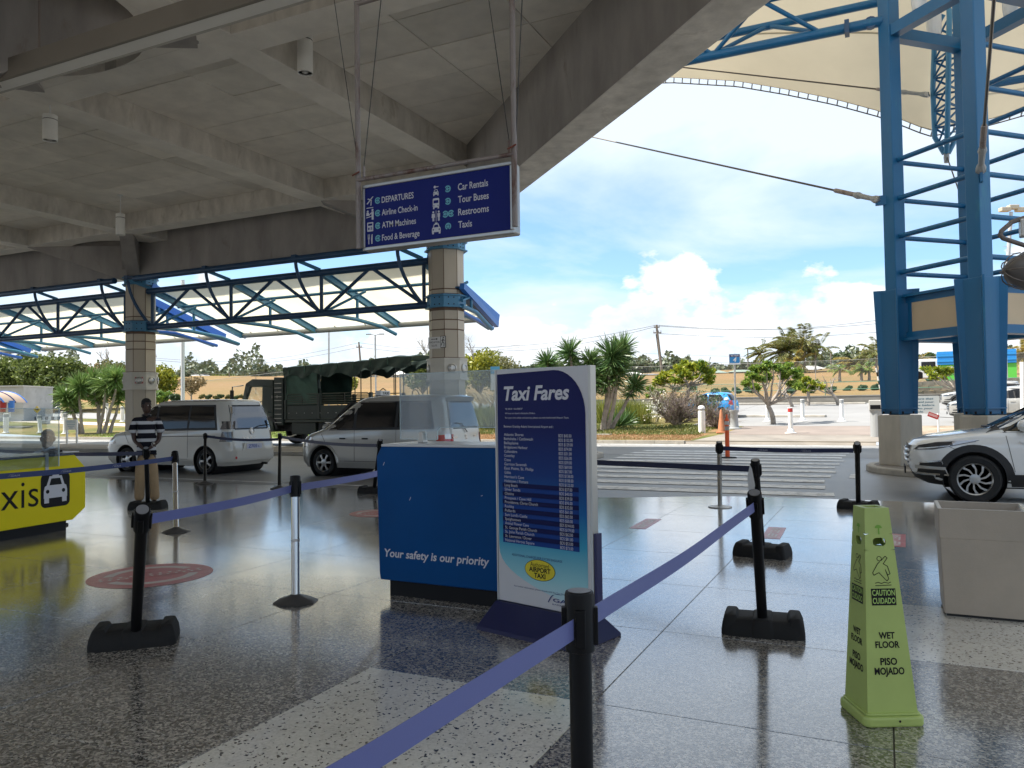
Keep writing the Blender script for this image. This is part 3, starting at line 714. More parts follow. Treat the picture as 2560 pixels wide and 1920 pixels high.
def arrow(mb, x, y, dr, r=.034):
    mb.ring(g, x, y, r*.62, r, e, 0, a0=dr+.45, a1=dr+2*pi-.45)
    c, s = cos(dr), sin(dr)
    R = lambda a, b: (x+a*c-b*s, y+a*s+b*c)
    mb.flat(g, [R(r*.75, 0), R(-.1*r, r*.6), R(-.1*r, -r*.6)], e+.0005, 0)
    mb.flat(g, [R(0, .18*r), R(-r*.8, .18*r), R(-r*.8, -.18*r), R(0, -.18*r)], e+.0005, 0)
ar = MB()
for y in rows: arrow(ar, .185, y, 0)
arrow(ar, 1.015, rr[0], pi); arrow(ar, 1.015, rr[1], pi); arrow(ar, .985, rr[2], pi); arrow(ar, 1.05, rr[2], 0); arrow(ar, 1.015, rr[3], -pi/2)
ar.build('arrow_symbols', CYAN, ds, kind='stuff')
def carfront(mb, fr, x, y, s, d, mi, mj, taxi=False):
    mb.flat(fr, [(x-.5*s, y-.05*s), (x-.46*s, y+.12*s), (x-.38*s, y+.16*s), (x-.26*s, y+.5*s), (x+.26*s, y+.5*s), (x+.38*s, y+.16*s), (x+.46*s, y+.12*s), (x+.5*s, y-.05*s), (x+.5*s, y-.32*s), (x-.5*s, y-.32*s)], d, mi)
    mb.flat(fr, [(x-.27*s, y+.16*s), (x-.19*s, y+.41*s), (x+.19*s, y+.41*s), (x+.27*s, y+.16*s)], d+.0006, mj)
    for k in (-1, 1):
        mb.disc(fr, x+k*.34*s, y-.07*s, .075*s, d+.0006, mj, 12)
        mb.rect(fr, x+k*.38*s-.1*s, y-.5*s, x+k*.38*s+.1*s, y-.31*s, d, mi)
    if taxi: mb.rect(fr, x-.14*s, y+.49*s, x+.14*s, y+.62*s, d, mi)
ic = MB()
y = rows[0]; cx = .09
for a in ([(cx-.045, y-.02), (cx-.03, y-.025), (cx+.045, y+.05), (cx+.03, y+.05)], [(cx-.035, y+.03), (cx-.02, y+.035), (cx+.025, y+.012), (cx+.015, y+.002)], [(cx+.005, y-.045), (cx+.017, y-.04), (cx+.02, y+.01), (cx+.01, y+.008)]): ic.flat(g, a, e)
ic.rect(g, cx-.045, y-.068, cx+.04, y-.060, e)
y = rows[1]; ic.disc(g, cx+.03, y+.04, .013, e, n=10); ic.flat(g, [(cx+.015, y+.025), (cx+.045, y+.025), (cx+.042, y-.06), (cx+.02, y-.06)], e); ic.disc(g, cx-.03, y+.03, .012, e, n=10); ic.flat(g, [(cx-.045, y+.018), (cx-.015, y+.018), (cx-.01, y-.015), (cx-.05, y-.015)], e); ic.flat(g, [(cx-.05, y-.03), (cx+.02, y-.02), (cx+.02, y-.028), (cx-.05, y-.038)], e); ic.stroke(g, [(cx+.02, y+.015), (cx-.008, y-.005)], .01, e)
y = rows[2]; ic.flat(g, rrect(cx-.038, y-.05, cx+.038, y+.045, .005, 2), e); ic.rect(g, cx-.026, y+.01, cx+.026, y+.032, e+.0006, 1)
for q in range(3): ic.rect(g, cx+.004, y-.032+.011*q, cx+.026, y-.026+.011*q, e+.0006, 1)
ic.rect(g, cx-.026, y-.032, cx-.008, y-.008, e+.0006, 1)
y = rows[3]; ic.rect(g, cx-.024, y-.05, cx-.014, y+.02, e)
for q in (-.031, -.021, -.011): ic.rect(g, cx+q, y+.0, cx+q+.005, y+.052, e)
ic.flat(g, [(cx+.012, y-.05), (cx+.026, y-.05), (cx+.028, y+.052), (cx+.016, y+.045), (cx+.010, y+.0)], e)
X = .88
carfront(ic, g, X, rr[0]-.02, .062, e, 0, 1); ic.disc(g, X-.012, rr[0]+.037, .014, e, 0, 10); ic.rect(g, X-.004, rr[0]+.033, X+.03, rr[0]+.041, e)
y = rr[1]; ic.flat(g, rrect(X-.037, y-.045, X+.037, y+.048, .014), e); ic.rect(g, X-.028, y-.002, X+.028, y+.028, e+.0006, 1)
for k in (-1, 1): ic.rect(g, X+k*.026-.008, y-.058, X+k*.026+.008, y-.044, e); ic.disc(g, X+k*.024, y-.026, .006, e+.0006, 1, 8)
y = rr[2]; ic.rect(g, X-.003, y-.06, X+.002, y+.05, e)
for k, sk in ((-.032, 1), (.03, 0)):
    ic.disc(g, X+k, y+.035, .011, e, n=10); ic.flat(g, [(X+k-.016, y+.02), (X+k+.016, y+.02), (X+k+(.02 if sk else .013), y-.02), (X+k-(.02 if sk else .013), y-.02)], e); ic.rect(g, X+k-.010, y-.055, X+k-.001, y-.02, e); ic.rect(g, X+k+.001, y-.055, X+k+.010, y-.02, e)
carfront(ic, g, X, rr[3]-.01, .1, e, 0, 1, True)
ic.build('pictograms', [WHPRINT, M('sign_blue_dark', (.010, .018, .17), .4, spec=.15)], ds, kind='stuff')
zt = 5.79
for x, zb_, ztop in ((sx0-.025, sz0+.02, zt), (sx1+.03, sz0+.05, 6.3)):
    MB().tube([(x, SY-.05, zb_), (x, SY-.05, ztop)], .027, 12).build('pipe', RUSTY, ds, smooth=50)
MB().tube([(sx0-.03, SY-.06, sz1+.045), (sx1+.03, SY-.06, sz1+.045)], .022, 10).build('crossbar', RUSTY, ds, smooth=50)
MB().tube([(sx0-.03, SY-.05, zt-.02), (sx1+.03, SY-.05, zt-.02)], .027, 10).build('top_pipe', RUSTY, ds, smooth=50)
for x, dx in ((sx0-.02, -.9), (sx0+.05, .55), (sx1-.02, -.75), (sx1+.05, .25)):
    MB().tube([(x, SY-.05, sz1+.18), (x+dx, SY+.1, 8.98)], .005, 4).build('guy_wire', WIRE, ds)
    MB().tube([(x, SY-.05, sz1+.07), (x, SY-.05, sz1+.18)], .012, 6).build('turnbuckle', RUSTY, ds)
for x in (sx0-.02, sx1+.03):
    MB().tube([(x-.05, SY-.09, sz1+.09), (x+.04, SY-.09, sz1+.12)], .008, 5).build('hook', M('rust_red', (.2, .05, .03), .7), ds)

# ================================================================== BLUE LATTICE TOWER AND FABRIC CANOPY
TC = Vector((1.8, 19.6, 0)); a_ = 1.5
legs = [TC+Vector((-a_, 0, .13)), TC+Vector((0, -a_, .13)), TC+Vector((a_, 0, .13)), TC+Vector((.11, a_+.05, .13))]
tw = thing('lattice_tower', 'tall blue steel tower on four concrete plinths beside the white car', 'tower', TC)
ZT = 11.2
for i, p in enumerate(legs):
    f = Fr(p, (.7071, .7071, 0), (-.7071, .7071, 0))
    s = .32
    MB().prism(f, [(-s, -s), (s, -s), (s, s), (-s, s)], 0, 1.13).build('plinth', PLINTH, tw, bevel=.025)
    q = .16
    MB().prism(f, [(-q, -q), (q, -q), (q, q), (-q, q)], 1.13, ZT).build('leg', BLUE, tw, bevel=.02)
    for ang in (0, pi/2):
        r_ = Vector((cos(ang), sin(ang), 0)); g = Fr(Vector((p.x, p.y, 0)), r_)
        zt_ = 4.08 if i != 1 else 4.02
        MB().prism(g, [(-.365, 1.275), (.365, 1.275), (.47, zt_), (-.47, zt_)], -.02, .02).build('stiffener', BLUE, tw, bevel=.004)
    gb = MB(); 
    MB().prism(f, [(-.27, -.27), (.27, -.27), (.27, .27), (-.27, .27)], 1.26, 1.285).build('base_plate', BLUE, tw)
    bt = MB()
    for k in range(8):
        a = k*pi/4+.2; bt.lathe([(.02, 1.285), (.02, 1.34)], (p.x+.33*cos(a), p.y+.33*sin(a), 0), 6)
    bt.build('anchor_bolts', BLACK, tw, kind='stuff')
    # lower box: tapered casing of the leg
    vs = []
    for z, k in ((1.285, .205), (zt_-.02, .235)):
        for sx, sy in ((-1, -1), (1, -1), (1, 1), (-1, 1)): vs.append(f.p(sx*k, sy*k, z-.13))
    MB().raw(vs, [(3, 2, 1, 0), (4, 5, 6, 7), (0, 1, 5, 4), (1, 2, 6, 5), (2, 3, 7, 6), (3, 0, 4, 7)]).build('leg_casing', BLUE, tw, bevel=.01)
PANEL = M('cream_panel', (.60, .47, .31), .6, var=(1.2, .06), dirt=(3, (.42, .3, .18), .7))
for i in range(4):
    a, b = legs[i], legs[(i+1) % 4]; d = (b-a).normalized(); a2, b2 = a+d*.28, b-d*.28
    def at(p, z): return Vector((p.x, p.y, z))
    MB().beam(at(a2, 3.90), at(b2, 3.90), .22, .06).build('flange', BLUE, tw); MB().beam(at(a2, 2.93), at(b2, 2.93), .30, .06).build('flange', BLUE, tw)
    MB().beam(at(a2, 3.80), at(b2, 3.80), .06, .13).build('rail', BLUE, tw); MB().beam(at(a2, 3.03), at(b2, 3.03), .06, .13).build('rail', BLUE, tw)
    MB().beam(at(a2+d*.16, 3.415), at(b2, 3.415), .05, .64).build('infill_panel', PANEL, tw)
    MB().beam(at(a2+d*.07, 3.415), at(a2+d*.16, 3.415), .08, .64).build('rail', BLUE, tw)
    for z in (4.45, 5.27, 6.13, 7.0, 7.9, 8.8):
        if z > 7.1 and i in (0, 3): continue
        MB().tube([at(a+d*.12, z), at(b-d*.12, z)], .055, 10).build('rung', BLUE, tw, smooth=60)
    MB().beam(at(a+d*.14, 9.95), at(b-d*.14, 9.95), .24, .26).build('ring_beam', BLUE, tw)
    MB().lathe([(.14, 10.08), (.16, 10.3), (.16, 10.6)], (a.x*.6+b.x*.4, a.y*.6+b.y*.4, 0), 14).build('cap', WHITE, tw)
# roof truss from the tower to the left
tr = thing('roof_truss', 'blue tubular roof truss reaching left from the tower top', 'truss', (-8, 19.6, 10.3))
A0, A1 = legs[0]+Vector((-.12, 0, 10.27-.13)), Vector((-24, 19.6, 10.3))
MB().tube([A0, A1], .12, 12).build('bottom_chord', BLUE, tr, smooth=60)
B0, B1 = Vector((.3, 18.9, 11.05)), Vector((-24, 18.9, 11.05)); C0, C1 = Vector((.3, 20.3, 11.05)), Vector((-24, 20.3, 11.05))
MB().tube([B0, B1], .1, 10).build('top_chord', BLUE, tr, smooth=60); MB().tube([C0, C1], .1, 10).build('top_chord', BLUE, tr, smooth=60)
for k in range(9):
    x = -1.15-2.5*k; bp = Vector((x, 19.6, 10.3)); bq = Vector((x-2.5, 19.6, 10.3)); nb = Vector((x-1.25, 18.9, 11.05)); nc = Vector((x-1.25, 20.3, 11.05))
    for q in (nb, nc):
        MB().tube([bp, q], .055, 8).build('web', BLUE, tr, smooth=60); MB().tube([q, bq], .055, 8).build('web', BLUE, tr, smooth=60)
MB().lathe([(.14, -.06), (.14, .06)], A0+Vector((-.25, -.02, 0)), 12, ax=Matrix.Rotation(pi/2, 3, 'X')).build('pin', BLUED, tr)
MB().box(A0+Vector((-.75, 0, 0)), (.1, .3, .3)).build('end_plate', BLUED, tr)
# fabric membrane
fm = thing('fabric_canopy', 'cream tensile fabric canopy stretched above the tower', 'canopy', (0, 22, 12))
EY = 26.0
ept = [GY(x, y, EY) for x, y in ((1560, 196), (1685, 194), (1842, 203), (1963, 223), (2085, 248), (2204, 280), (2323, 327))]
for q in range(4):   # continue the arch behind the roof, mirrored about its crown
    s0 = ept[0]; cr = -8.6; m_ = ept[1+2*q if 1+2*q < len(ept) else -1]
xs0 = [p.x for p in ept]; xl = xs0[0]
arch = [(2*xl-p.x, p.z) for p in reversed(ept[1:])]+[(p.x, p.z) for p in ept]
right = [(GY(x, y, EY).x, GY(x, y, EY).z) for x, y in ((2470, 300), (2560, 274), (2700, 238), (2850, 215))]
right += [(2*right[-1][0]-a, b) for a, b in reversed(right[:-1])]
edge = arch+right
def ez(x):
    for (a, b), (c, d) in zip(edge, edge[1:]):
        if a <= x <= c: return b+(d-b)*(x-a)/(c-a)
    return edge[-1][1] if x > edge[-1][0] else edge[0][1]
ex0, ex1 = edge[0][0], edge[-1][0]
def mem(u, v):
    x = ex0+(ex1-ex0)*u; y = EY-15.0*v
    z0 = ez(x); k = sin(min(1, v*1.75)*pi/2); z = z0+(13.6-z0)*k-.25*sin(pi*v)+ .4*exp(-((x-1.8)/4)**2)*k
    return (x, y, z)
MB().grid(mem, 90, 26).build('membrane', FAB, fm, smooth=180)
ec = MB(); n_ = 96
pts = [Vector((ex0+(ex1-ex0)*i/n_, EY+.10, ez(ex0+(ex1-ex0)*i/n_)-.14)) for i in range(n_+1)]
ec.tube(pts, .02, 6); ec.build('edge_cable', CABLE, fm)
MB().tube([Vector((p.x, EY, p.z+.17)) for p in pts], .03, 6).build('hem', M('hem_grey', (.5, .46, .37), .7), fm)
lc = MB()
for i in range(n_*1):
    for s_ in (0,):
        p = pts[i]; lc.beam(p, (p.x+.04, EY, p.z+.14), .035, .02)
lc.build('lacing', M('lacing_grey', (.3, .29, .26), .7), fm, kind='stuff')
sm = MB()
for v in (.16, .42):
    sm.tube([Vector(mem(u/60, v))+Vector((0, 0, -.02)) for u in range(61)], .028, 4)
    sm.build('seam' if v < .2 else 'seam', M('seam_tan', (.5, .44, .32), .8), fm); sm = MB()
# flying mast
fmst = thing('flying_mast', 'hanging blue lattice mast with a pointed lower end under the canopy', 'mast', GY(2366, 383, 23.2))
bt_ = GY(2366, 383, 23.2); tp_ = GY(2372, 30, 22.5); ax = (tp_-bt_)
ch = []
for k in range(3):
    an = 2*pi*k/3+2.6; o = Vector((cos(an), sin(an), 0)); pts = [bt_+o*.05, bt_+ax*.14+o*.31, bt_+ax*.5+o*.38, bt_+ax*.92+o*.35, tp_+o*.14]
    ch.append(pts); MB().tube(pts, .065, 8).build('chord', BLUEL, fmst, smooth=60)
def along(pts, u):
    us = (0, .14, .5, .92, 1)
    for a, b, p, q in zip(us, us[1:], pts, pts[1:]):
        if a <= u <= b: return p+(q-p)*((u-a)/(b-a))
for k in range(3):
    A_, B_ = ch[k], ch[(k+1) % 3]
    for i in range(7):
        u = .09+.12*i; MB().tube([along(A_, u), along(B_, u+.12)], .028, 6).build('lattice_bar', BLUE, fmst); MB().tube([along(B_, u), along(A_, u)], .028, 6).build('lattice_bar', BLUE, fmst)
MB().lathe([(.06, -.25), (.07, -.1), (.05, .05)], bt_, 10).build('tip', GREYP, fmst)
# cables
def cable(p, q, r, label, clevis=True, both=False):
    t = thing('stay_cable', label, 'cable', p)
    MB().tube([p, p+(q-p)*.25, p+(q-p)*.5, q], r, 6).build('wire', CABLE, t)
    if clevis:
        d = (p-q).normalized(); R = d.to_track_quat('Z', 'Y').to_matrix()
        MB().lathe([(r*1.6, -1.35), (r*2.0, -1.3), (r*2.0, -.75), (r*1.4, -.7)], p, 10, ax=R).build('turnbuckle', RUSTY, t)
        MB().lathe([(r*2.2, -.72), (r*3.0, -.6), (r*2.2, -.5), (r*2, -.2), (r*3.3, -.08), (r*3.3, .02)], p, 10, ax=R).build('clevis', GREYP, t)
        s_ = d.cross(Vector((0, 0, 1))).normalized(); MB().tube([p-s_*.09, p+s_*.09], .05, 8).build('pin', STEEL, t)
    return t
P1 = GY(2196, 500, 19.55)
cable(P1, AT(1330, 309, 34), .028, 'long stay cable from the tower leg up left behind the concrete roof')
MB().box(P1+Vector((.06, .0, -.02)), (.25, .05, .22)).build('cable_lug', BLUE, tw)
P2 = GY(2452, 425, 17.9)
cable(P2, AT(2492, -90, 11.5), .028, 'rusty stay cable rising steeply from the near tower leg')
MB().box(P2+Vector((0, .05, -.1)), (.05, .25, .3)).build('cable_lug', BLUE, tw)
cable(GY(2318, 237, 23.0), GY(1560, 152, 25.6), .022, 'thin cable running under the cream canopy to the hanging mast')
cable(GY(2366, 388, 23.2), GY(2398, 480, 22.4), .018, 'short thin cable below the tip of the hanging mast', clevis=False)
cable(GY(2400, 230, 25.2), GY(2640, 150, 25.4), .02, 'thin canopy cable to the right of the near tower leg', clevis=False)
MB().tube([GY(2470, 212, 22), GY(2620, 186, 22.2)], .1, 8).build('ring_beam', BLUE, tw)
# caged flood light at the right edge
CONDUIT = M('weathered_conduit', (.13, .11, .10), .6, var=(6, .3))
fl_ = thing('caged_floodlight', 'grey caged bulkhead lamp with bent conduit at the right edge', 'lamp', AT(2548, 680, 13.2))
c = AT(2552, 677, 13.2); R = (_r*-1).to_track_quat('Z', 'Y').to_matrix()
MB().lathe([(.02, .26), (.12, .23), (.22, .14), (.285, .0), (.285, -.05), (.33, -.06), (.33, -.14), (.25, -.2)], c, 20, ax=R).build('lens', M('dusty_lens', (.10, .092, .088), .4), fl_, smooth=40)
for k in range(4):
    a = k*pi/4; pts = []
    for i in range(9):
        b = -pi/2+pi*i/8; v = Vector((sin(b)*.31*cos(a), sin(b)*.31*sin(a), cos(b)*.30)); pts.append(c+R @ v)
    MB().tube(pts, .011, 5).build('cage_bar', CONDUIT, fl_)
MB().tube([AT(2575, 540, 13.2), AT(2530, 555, 13.2), AT(2503, 578, 13.2), AT(2500, 588, 13.2), AT(2508, 596, 13.2), AT(2575, 618, 13.2)], .04, 8).build('conduit', CONDUIT, fl_, smooth=60)
MB().box(AT(2566, 570, 13.2), (.2, .2, .3)).build('junction_box', ALU, fl_, bevel=.02)
MB().tube([AT(2575, 618, 13.2), AT(2590, 680, 13.2), c+R @ Vector((0, 0, -.19))], .045, 8).build('arm', STEEL, fl_)
MB().tube([AT(2590, 680, 13.2), Vector((3.1, 18.0, 3.9))], .05, 8).build('bracket', STEEL, fl_)

# ================================================================== COUNTERS AND FARE BOARD
SCREENEDGE = M('perspex_edge', (.62, .74, .76), .25)
# blue counter
def counter_blue():
    y0, x0, x1, zt = 5.43, -3.86, -2.55, 1.235
    t = thing('blue_counter', 'dark blue counter with clear screen reading Your safety is our priority', 'counter', ((x0+x1)/2, y0, 0))
    g = Fr((x0, y0, 0), (1, -.02, 0)); w = x1-x0; c = .06
    MB().prism(g, [(c*.5, .13), (w-c, .13), (w, .13+c), (w, zt-c), (w-c*.8, zt), (c*.8, zt), (0, zt-c*1.4), (.02, .13+c)], -.55, 0).build('cabinet', M('counter_blue', (.003, .065, .22), .35, var=(.8, .12), spec=.15), t, bevel=.008)
    MB().prism(g, [(.10, 0), (w, 0), (w, .13), (.10, .13)], -.5, -.04).build('plinth', BLACK, t)
    MB().prism(g, [(.045, zt), (w, zt), (w, zt+.022), (.05, zt+.022)], -.56, -.002).build('top', M('counter_top', (.6, .61, .62), .25), t, bevel=.004)
    l = MB(); l.text(Fr(g.p(.075, .325), g.r+Vector((0, 0, -.002))), 'Your safety is our priority', 0, 0, .064, .99, .002, 0, bold=.02, shear=.16); l.build('lettering', WHPRINT, t, kind='stuff')
    # screen
    q = [(.04, zt+.05), (.42, zt+.05), (.42, zt+.12), (.45, zt+.15), (1.02, zt+.15), (1.05, zt+.12), (1.05, zt+.05), (1.6, zt+.05), (1.6, 1.86), (.04, 1.85)]
    scr = MB().prism(g, q, -.30, -.292).build('screen', GLASSP, t)
    ee = MB()
    for (ax_, ay), (bx, by) in zip(q, q[1:]+q[:1]):
        ee.beam(g.p(ax_, ay, -.296), g.p(bx, by, -.296), .007, .006)
    ee.build('screen_edge', SCREENEDGE, t, kind='stuff')
    for x in (.27, 1.13):
        MB().prism(g, [(x-.03, zt+.022), (x+.03, zt+.022), (x+.022, zt+.10), (x+.012, zt+.118), (x-.012, zt+.118), (x-.022, zt+.10)], -.33, -.26).build('clamp', ALU, t, bevel=.006)
    for x, y in ((.07, 1.08), (.33, .80), (1.0, .86), (1.16, 1.14)):
        MB().stroke(g, [(x, y), (x+.012, y+.025 if x < .5 else y+.004)], .005, .0015).build('scuff', WHPRINT, t)
counter_blue()
def counter_yellow():
    x0 = -9.73
    t = thing('yellow_counter', 'bright yellow taxis counter with clear screen at the left edge', 'counter', (x0, 6.2, 0))
    g = Fr((x0+.12, 5.0, 0), (-.11, 1, 0)); w = 2.12; zt = .99
    MB().prism(g, [(-1.2, .13), (w-.2, .13), (w, .27), (w, zt-.18), (w-.17, zt), (-1.2, zt)], -.55, 0).build('cabinet', M('counter_yellow', (.78, .65, .008), .4, var=(.8, .06), spec=.25), t, bevel=.008)
    MB().prism(g, [(-1.2, 0), (w-.26, 0), (w-.26, .13), (-1.2, .13)], -.5, -.05).build('plinth', BLACK, t)
    MB().prism(g, [(-1.2, zt), (w-.2, zt), (w-.2, zt+.03), (-1.2, zt+.03)], -.6, .01).build('top', M('counter_top_dark', (.05, .07, .11), .2, coat=.5), t, bevel=.004)
    l = MB(); l.text(g, 'Taxis', 1.41, .375, .35, 1.0, .002, 0, bold=-.004, align='RIGHT'); l.build('lettering', BLACK, t, kind='stuff')
    i_ = MB(); i_.flat(g, rrect(1.44, .335, 1.87, .775, .07), .002, 0); 
    carfront(i_, g, 1.655, .565, .345, .004, 1, 0, True); i_.build('pictogram', [BLACK, WHPRINT], t, kind='stuff')
    MB().prism(g, [(1.50, .80), (1.545, .80), (1.545, zt+.05), (1.50, zt+.05)], .0, .012).build('bracket', STEEL, t)
    q = [(-1.2, zt+.04-.17), (1.69, zt+.04-.17), (1.69, 1.62), (-1.2, 1.62)]
    MB().prism(g, q, .014, .021).build('screen', GLASSY, t)
    e_ = MB(); e_.beam(g.p(1.69, zt-.13, .0175), g.p(1.69, 1.62, .0175), .008, .008); e_.beam(g.p(-1.2, 1.62, .0175), g.p(1.69, 1.62, .0175), .008, .008); e_.build('screen_edge', SCREENEDGE, t)
    MB().box(g.p(1.75, zt+.05, -.12), (.10, .14, .05), .2).build('stapler', BLACK, t); MB().box(g.p(1.92, zt+.04, -.15), (.2, .3, .012), .3).build('papers', WHITE, t)
counter_yellow()
def grad(name, zlo, zhi):
    m = bpy.data.materials.new(name); m.use_nodes = True; t = m.node_tree; p = t.nodes['Principled BSDF']
    tcn = N(t, 'ShaderNodeTexCoord'); sp = N(t, 'ShaderNodeSeparateXYZ'); L(t, tcn.outputs['Object'], sp.inputs[0])
    k = MATH(t, 'DIVIDE', MATH(t, 'SUBTRACT', MATH(t, 'SUBTRACT', sp.outputs[2], zlo), MATH(t, 'MULTIPLY', sp.outputs[0], .0)), zhi-zlo)
    c = RAMP(t, k, [(0, (.62, .72, .74)), (.13, (.30, .60, .66)), (.27, (.05, .33, .50)), (.40, (.016, .13, .36)), (.55, (.012, .045, .20)), (.75, (.010, .016, .11)), (1, (.010, .012, .09))])
    L(t, c, p.inputs['Base Color']); p.inputs['Roughness'].default_value = .38; p.inputs['Specular IOR Level'].default_value = .15; return m
def fare_board():
    ang = radians(-15.3); r = Vector((cos(ang), sin(ang), 0)); o = Vector((-2.545, 5.07, 0))
    t = thing('fare_board', 'tall taxi fares board listing places and prices beside the blue counter', 'sign board', o+r*.4)
    g = Fr(o, r); w = .815; z0, z1 = .165, 1.82; H_ = z1-z0
    MB().prism(g, [(0, z0), (w, z0), (w, z1), (0, z1)], -.05, 0).build('panel', M('board_white', (.60, .60, .62), .35), t, bevel=.003)
    MB().prism(g, [(w+.001, z0), (w+.022, z0), (w+.022, z1), (w+.001, z1)], -.055, .006).build('edge_profile', ALU, t)
    MB().prism(g, [(-.012, z0), (-.001, z0), (-.001, z1), (-.012, z1)], -.055, .004).build('edge_profile', ALU, t)
    # blue print with a swept top corner and a swept lower corner
    pts = []
    yb = z0+.035; yt = z1-.020; xl, xr = .010, w-.026
    for i in range(11): a = pi*1.0-(pi/2)*i/10; pts.append((xl+.30+.30*cos(a), yb+.34-.34*(1-sin(a))*1.0)) if False else None
    low = [(xl, z0+.40)]
    for i in range(1, 11):
        u = i/10; low.append((xl+.62*u**1.9, z0+.40-.34*u**.75))
    top_ = []
    for i in range(11):
        a = (pi/2)*i/10; top_.append((xr-.26+.26*cos(a)+0, yt-.30+.30*sin(a)))
    poly = low+[(xr, z0+.06)]+top_+[(xl, yt-.012)]
    MB().flat(g, poly, .002).build('print', grad('fare_board_print', z0, z1), t)
    def Y(v): return z1-v*H_      # v: 0 at the top, 1 at the bottom
    l = MB()
    l.text(g, 'Taxi Fares', .075, Y(.133), .098, .585, .004, 0, bold=.028, shear=.2)
    for s, v, wd in (('*$1.00US = $2.00BDS*', .174, .165), ('All fares are listed in Barbados Dollars.', .193, .28), ('For your own safety and security, please use only Authorized Airport Taxis.', .212, .57)): l.text(g, s, .085, Y(v), .0115, wd, .004, 0)
    l.text(g, 'Between Grantley Adams International Airport and :', .072, Y(.251), .0165, .45, .004, 0)
    F_ = [('Atlantic Shores', 45), ('Bathsheba / Cattlewash', 102), ('Belleplaine', 129), ('Bridgetown Harbour', 74), ('Callenders', 31), ('Coverley', 26), ('Crane', 39), ('Garrison Savannah', 69), ('East Point, St. Philip', 67), ('Gibbs', 138), ("Harrison's Cave", 108), ('Holetown / Porters', 122), ('Long Beach', 37), ('Silver Sands', 40), ('Oistins', 39), ('Prospect / Cave Hill', 93), ('Providence, Christ Church', 32), ('Rockley', 61), ('Pollards', 63), ("Sam Lord's Castle", 50), ('Speightstown', 144), ('Animal Flower Cave', 179), ('St. George Parish Church', 62), ('St. John Parish Church', 81), ('St. Lawrence / Dover', 53), ('National Heroes Square', 73)]
    bars = MB(); db = []
    for i, (n, p) in enumerate(F_):
        v = .287+(.742-.287)*i/25
        l.text(g, n, .072, Y(v), .020, .0118*len(n)*1.03, .004, 0)
        l.text(g, 'BDS $%d.00' % p, .565, Y(v+.002), .021, .118 if p > 99 else .108, .004, 0)
        if i >= 12:
            bars.rect(g, .05, Y(v)-.0085, .725, Y(v)+.0265, .003, i % 2)
    l.build('lettering', WHPRINT, t, kind='stuff')
    bars.build('row_bars', [M('row_dark', (.006, .009, .07), .4, spec=.15), M('row_blue', (.012, .05, .24), .4, spec=.15)], t, kind='stuff')
    d = MB(); d.text(g, 'ADDITIONAL CHARGES FOR EXCESS BAGGAGE', .13, Y(.80), .016, .45, .004, 0)
    d.text(g, 'For further information, please consult with the Taxi Dispatcher', .15, Y(.93), .0105, .5, .004, 0)
    d.text(g, 'GAIA', .495, Y(.957)-.012, .024, .20, .004, 0, bold=.02); d.text(g, 'BARBADOS', .49, Y(.957)-.034, .010, .17, .004, 0)
    sw = [(.45+.05*(i/8), Y(.957)-.02+.055*sin(i/8*1.5)) for i in range(9)]
    for i in range(8): d.flat(g, [sw[i], sw[i+1], (sw[i+1][0]+.006, sw[i+1][1]-.002), (sw[i][0]+.012, sw[i][1]-.003)], .004)
    d.flat(g, [(.50, Y(.957)+.036), (.53, Y(.957)+.044), (.58, Y(.957)+.040), (.53, Y(.957)+.040)], .004)
    d.build('blue_lettering', M('print_blue', (.012, .03, .16), .35), t, kind='stuff')
    el = MB(); el.disc(g, .385, Y(.845), .135, .004, 0, 32, .073); el.disc(g, .385, Y(.845), .131, .005, 1, 32, .069)
    el.text(g, 'Authorised', .385, Y(.845)+.022, .030, .165, .006, 0, align='CENTER'); el.text(g, 'AIRPORT', .385, Y(.845)-.014, .032, .19, .006, 0, bold=.03, align='CENTER'); el.text(g, 'TAXI', .385, Y(.845)-.053, .032, .10, .006, 0, bold=.03, align='CENTER')
    el.build('badge', [BLACK, M('badge_yellow', (.70, .58, .03), .4)], t, kind='stuff')
    # sloping navy base
    b = MB(); xa, xb = -.015, w+.05
    for sx in (1,):
        fr = Fr(o+r*xa, g.n*-1 if False else g.n, (0, 0, 1))
        prof = [(-.27, 0), (.235, 0), (.22, .025), (.025, .16), (-.075, .16), (-.26, .025)]
        b.prism(fr, prof, -(xb-xa) if fr.n.dot(r) < 0 else 0, 0 if fr.n.dot(r) < 0 else (xb-xa))
    b.build('base', M('navy_base', (.012, .016, .075), .42), t, bevel=.006)
    MB().prism(g, [(w+.024, z0), (w+.045, z0), (w+.045, z0+.55), (w+.024, z0+.55)], -.06, .0).build('support', M('navy_support', (.03, .03, .10), .5), t)
    MB().box(g.p(.62, .004, .36), (1.2, .42, .008), ang).build('floor_plate', M('dark_plate', (.09, .085, .08), .4, metal=.0), t, bevel=.002) if False else None
fare_board()

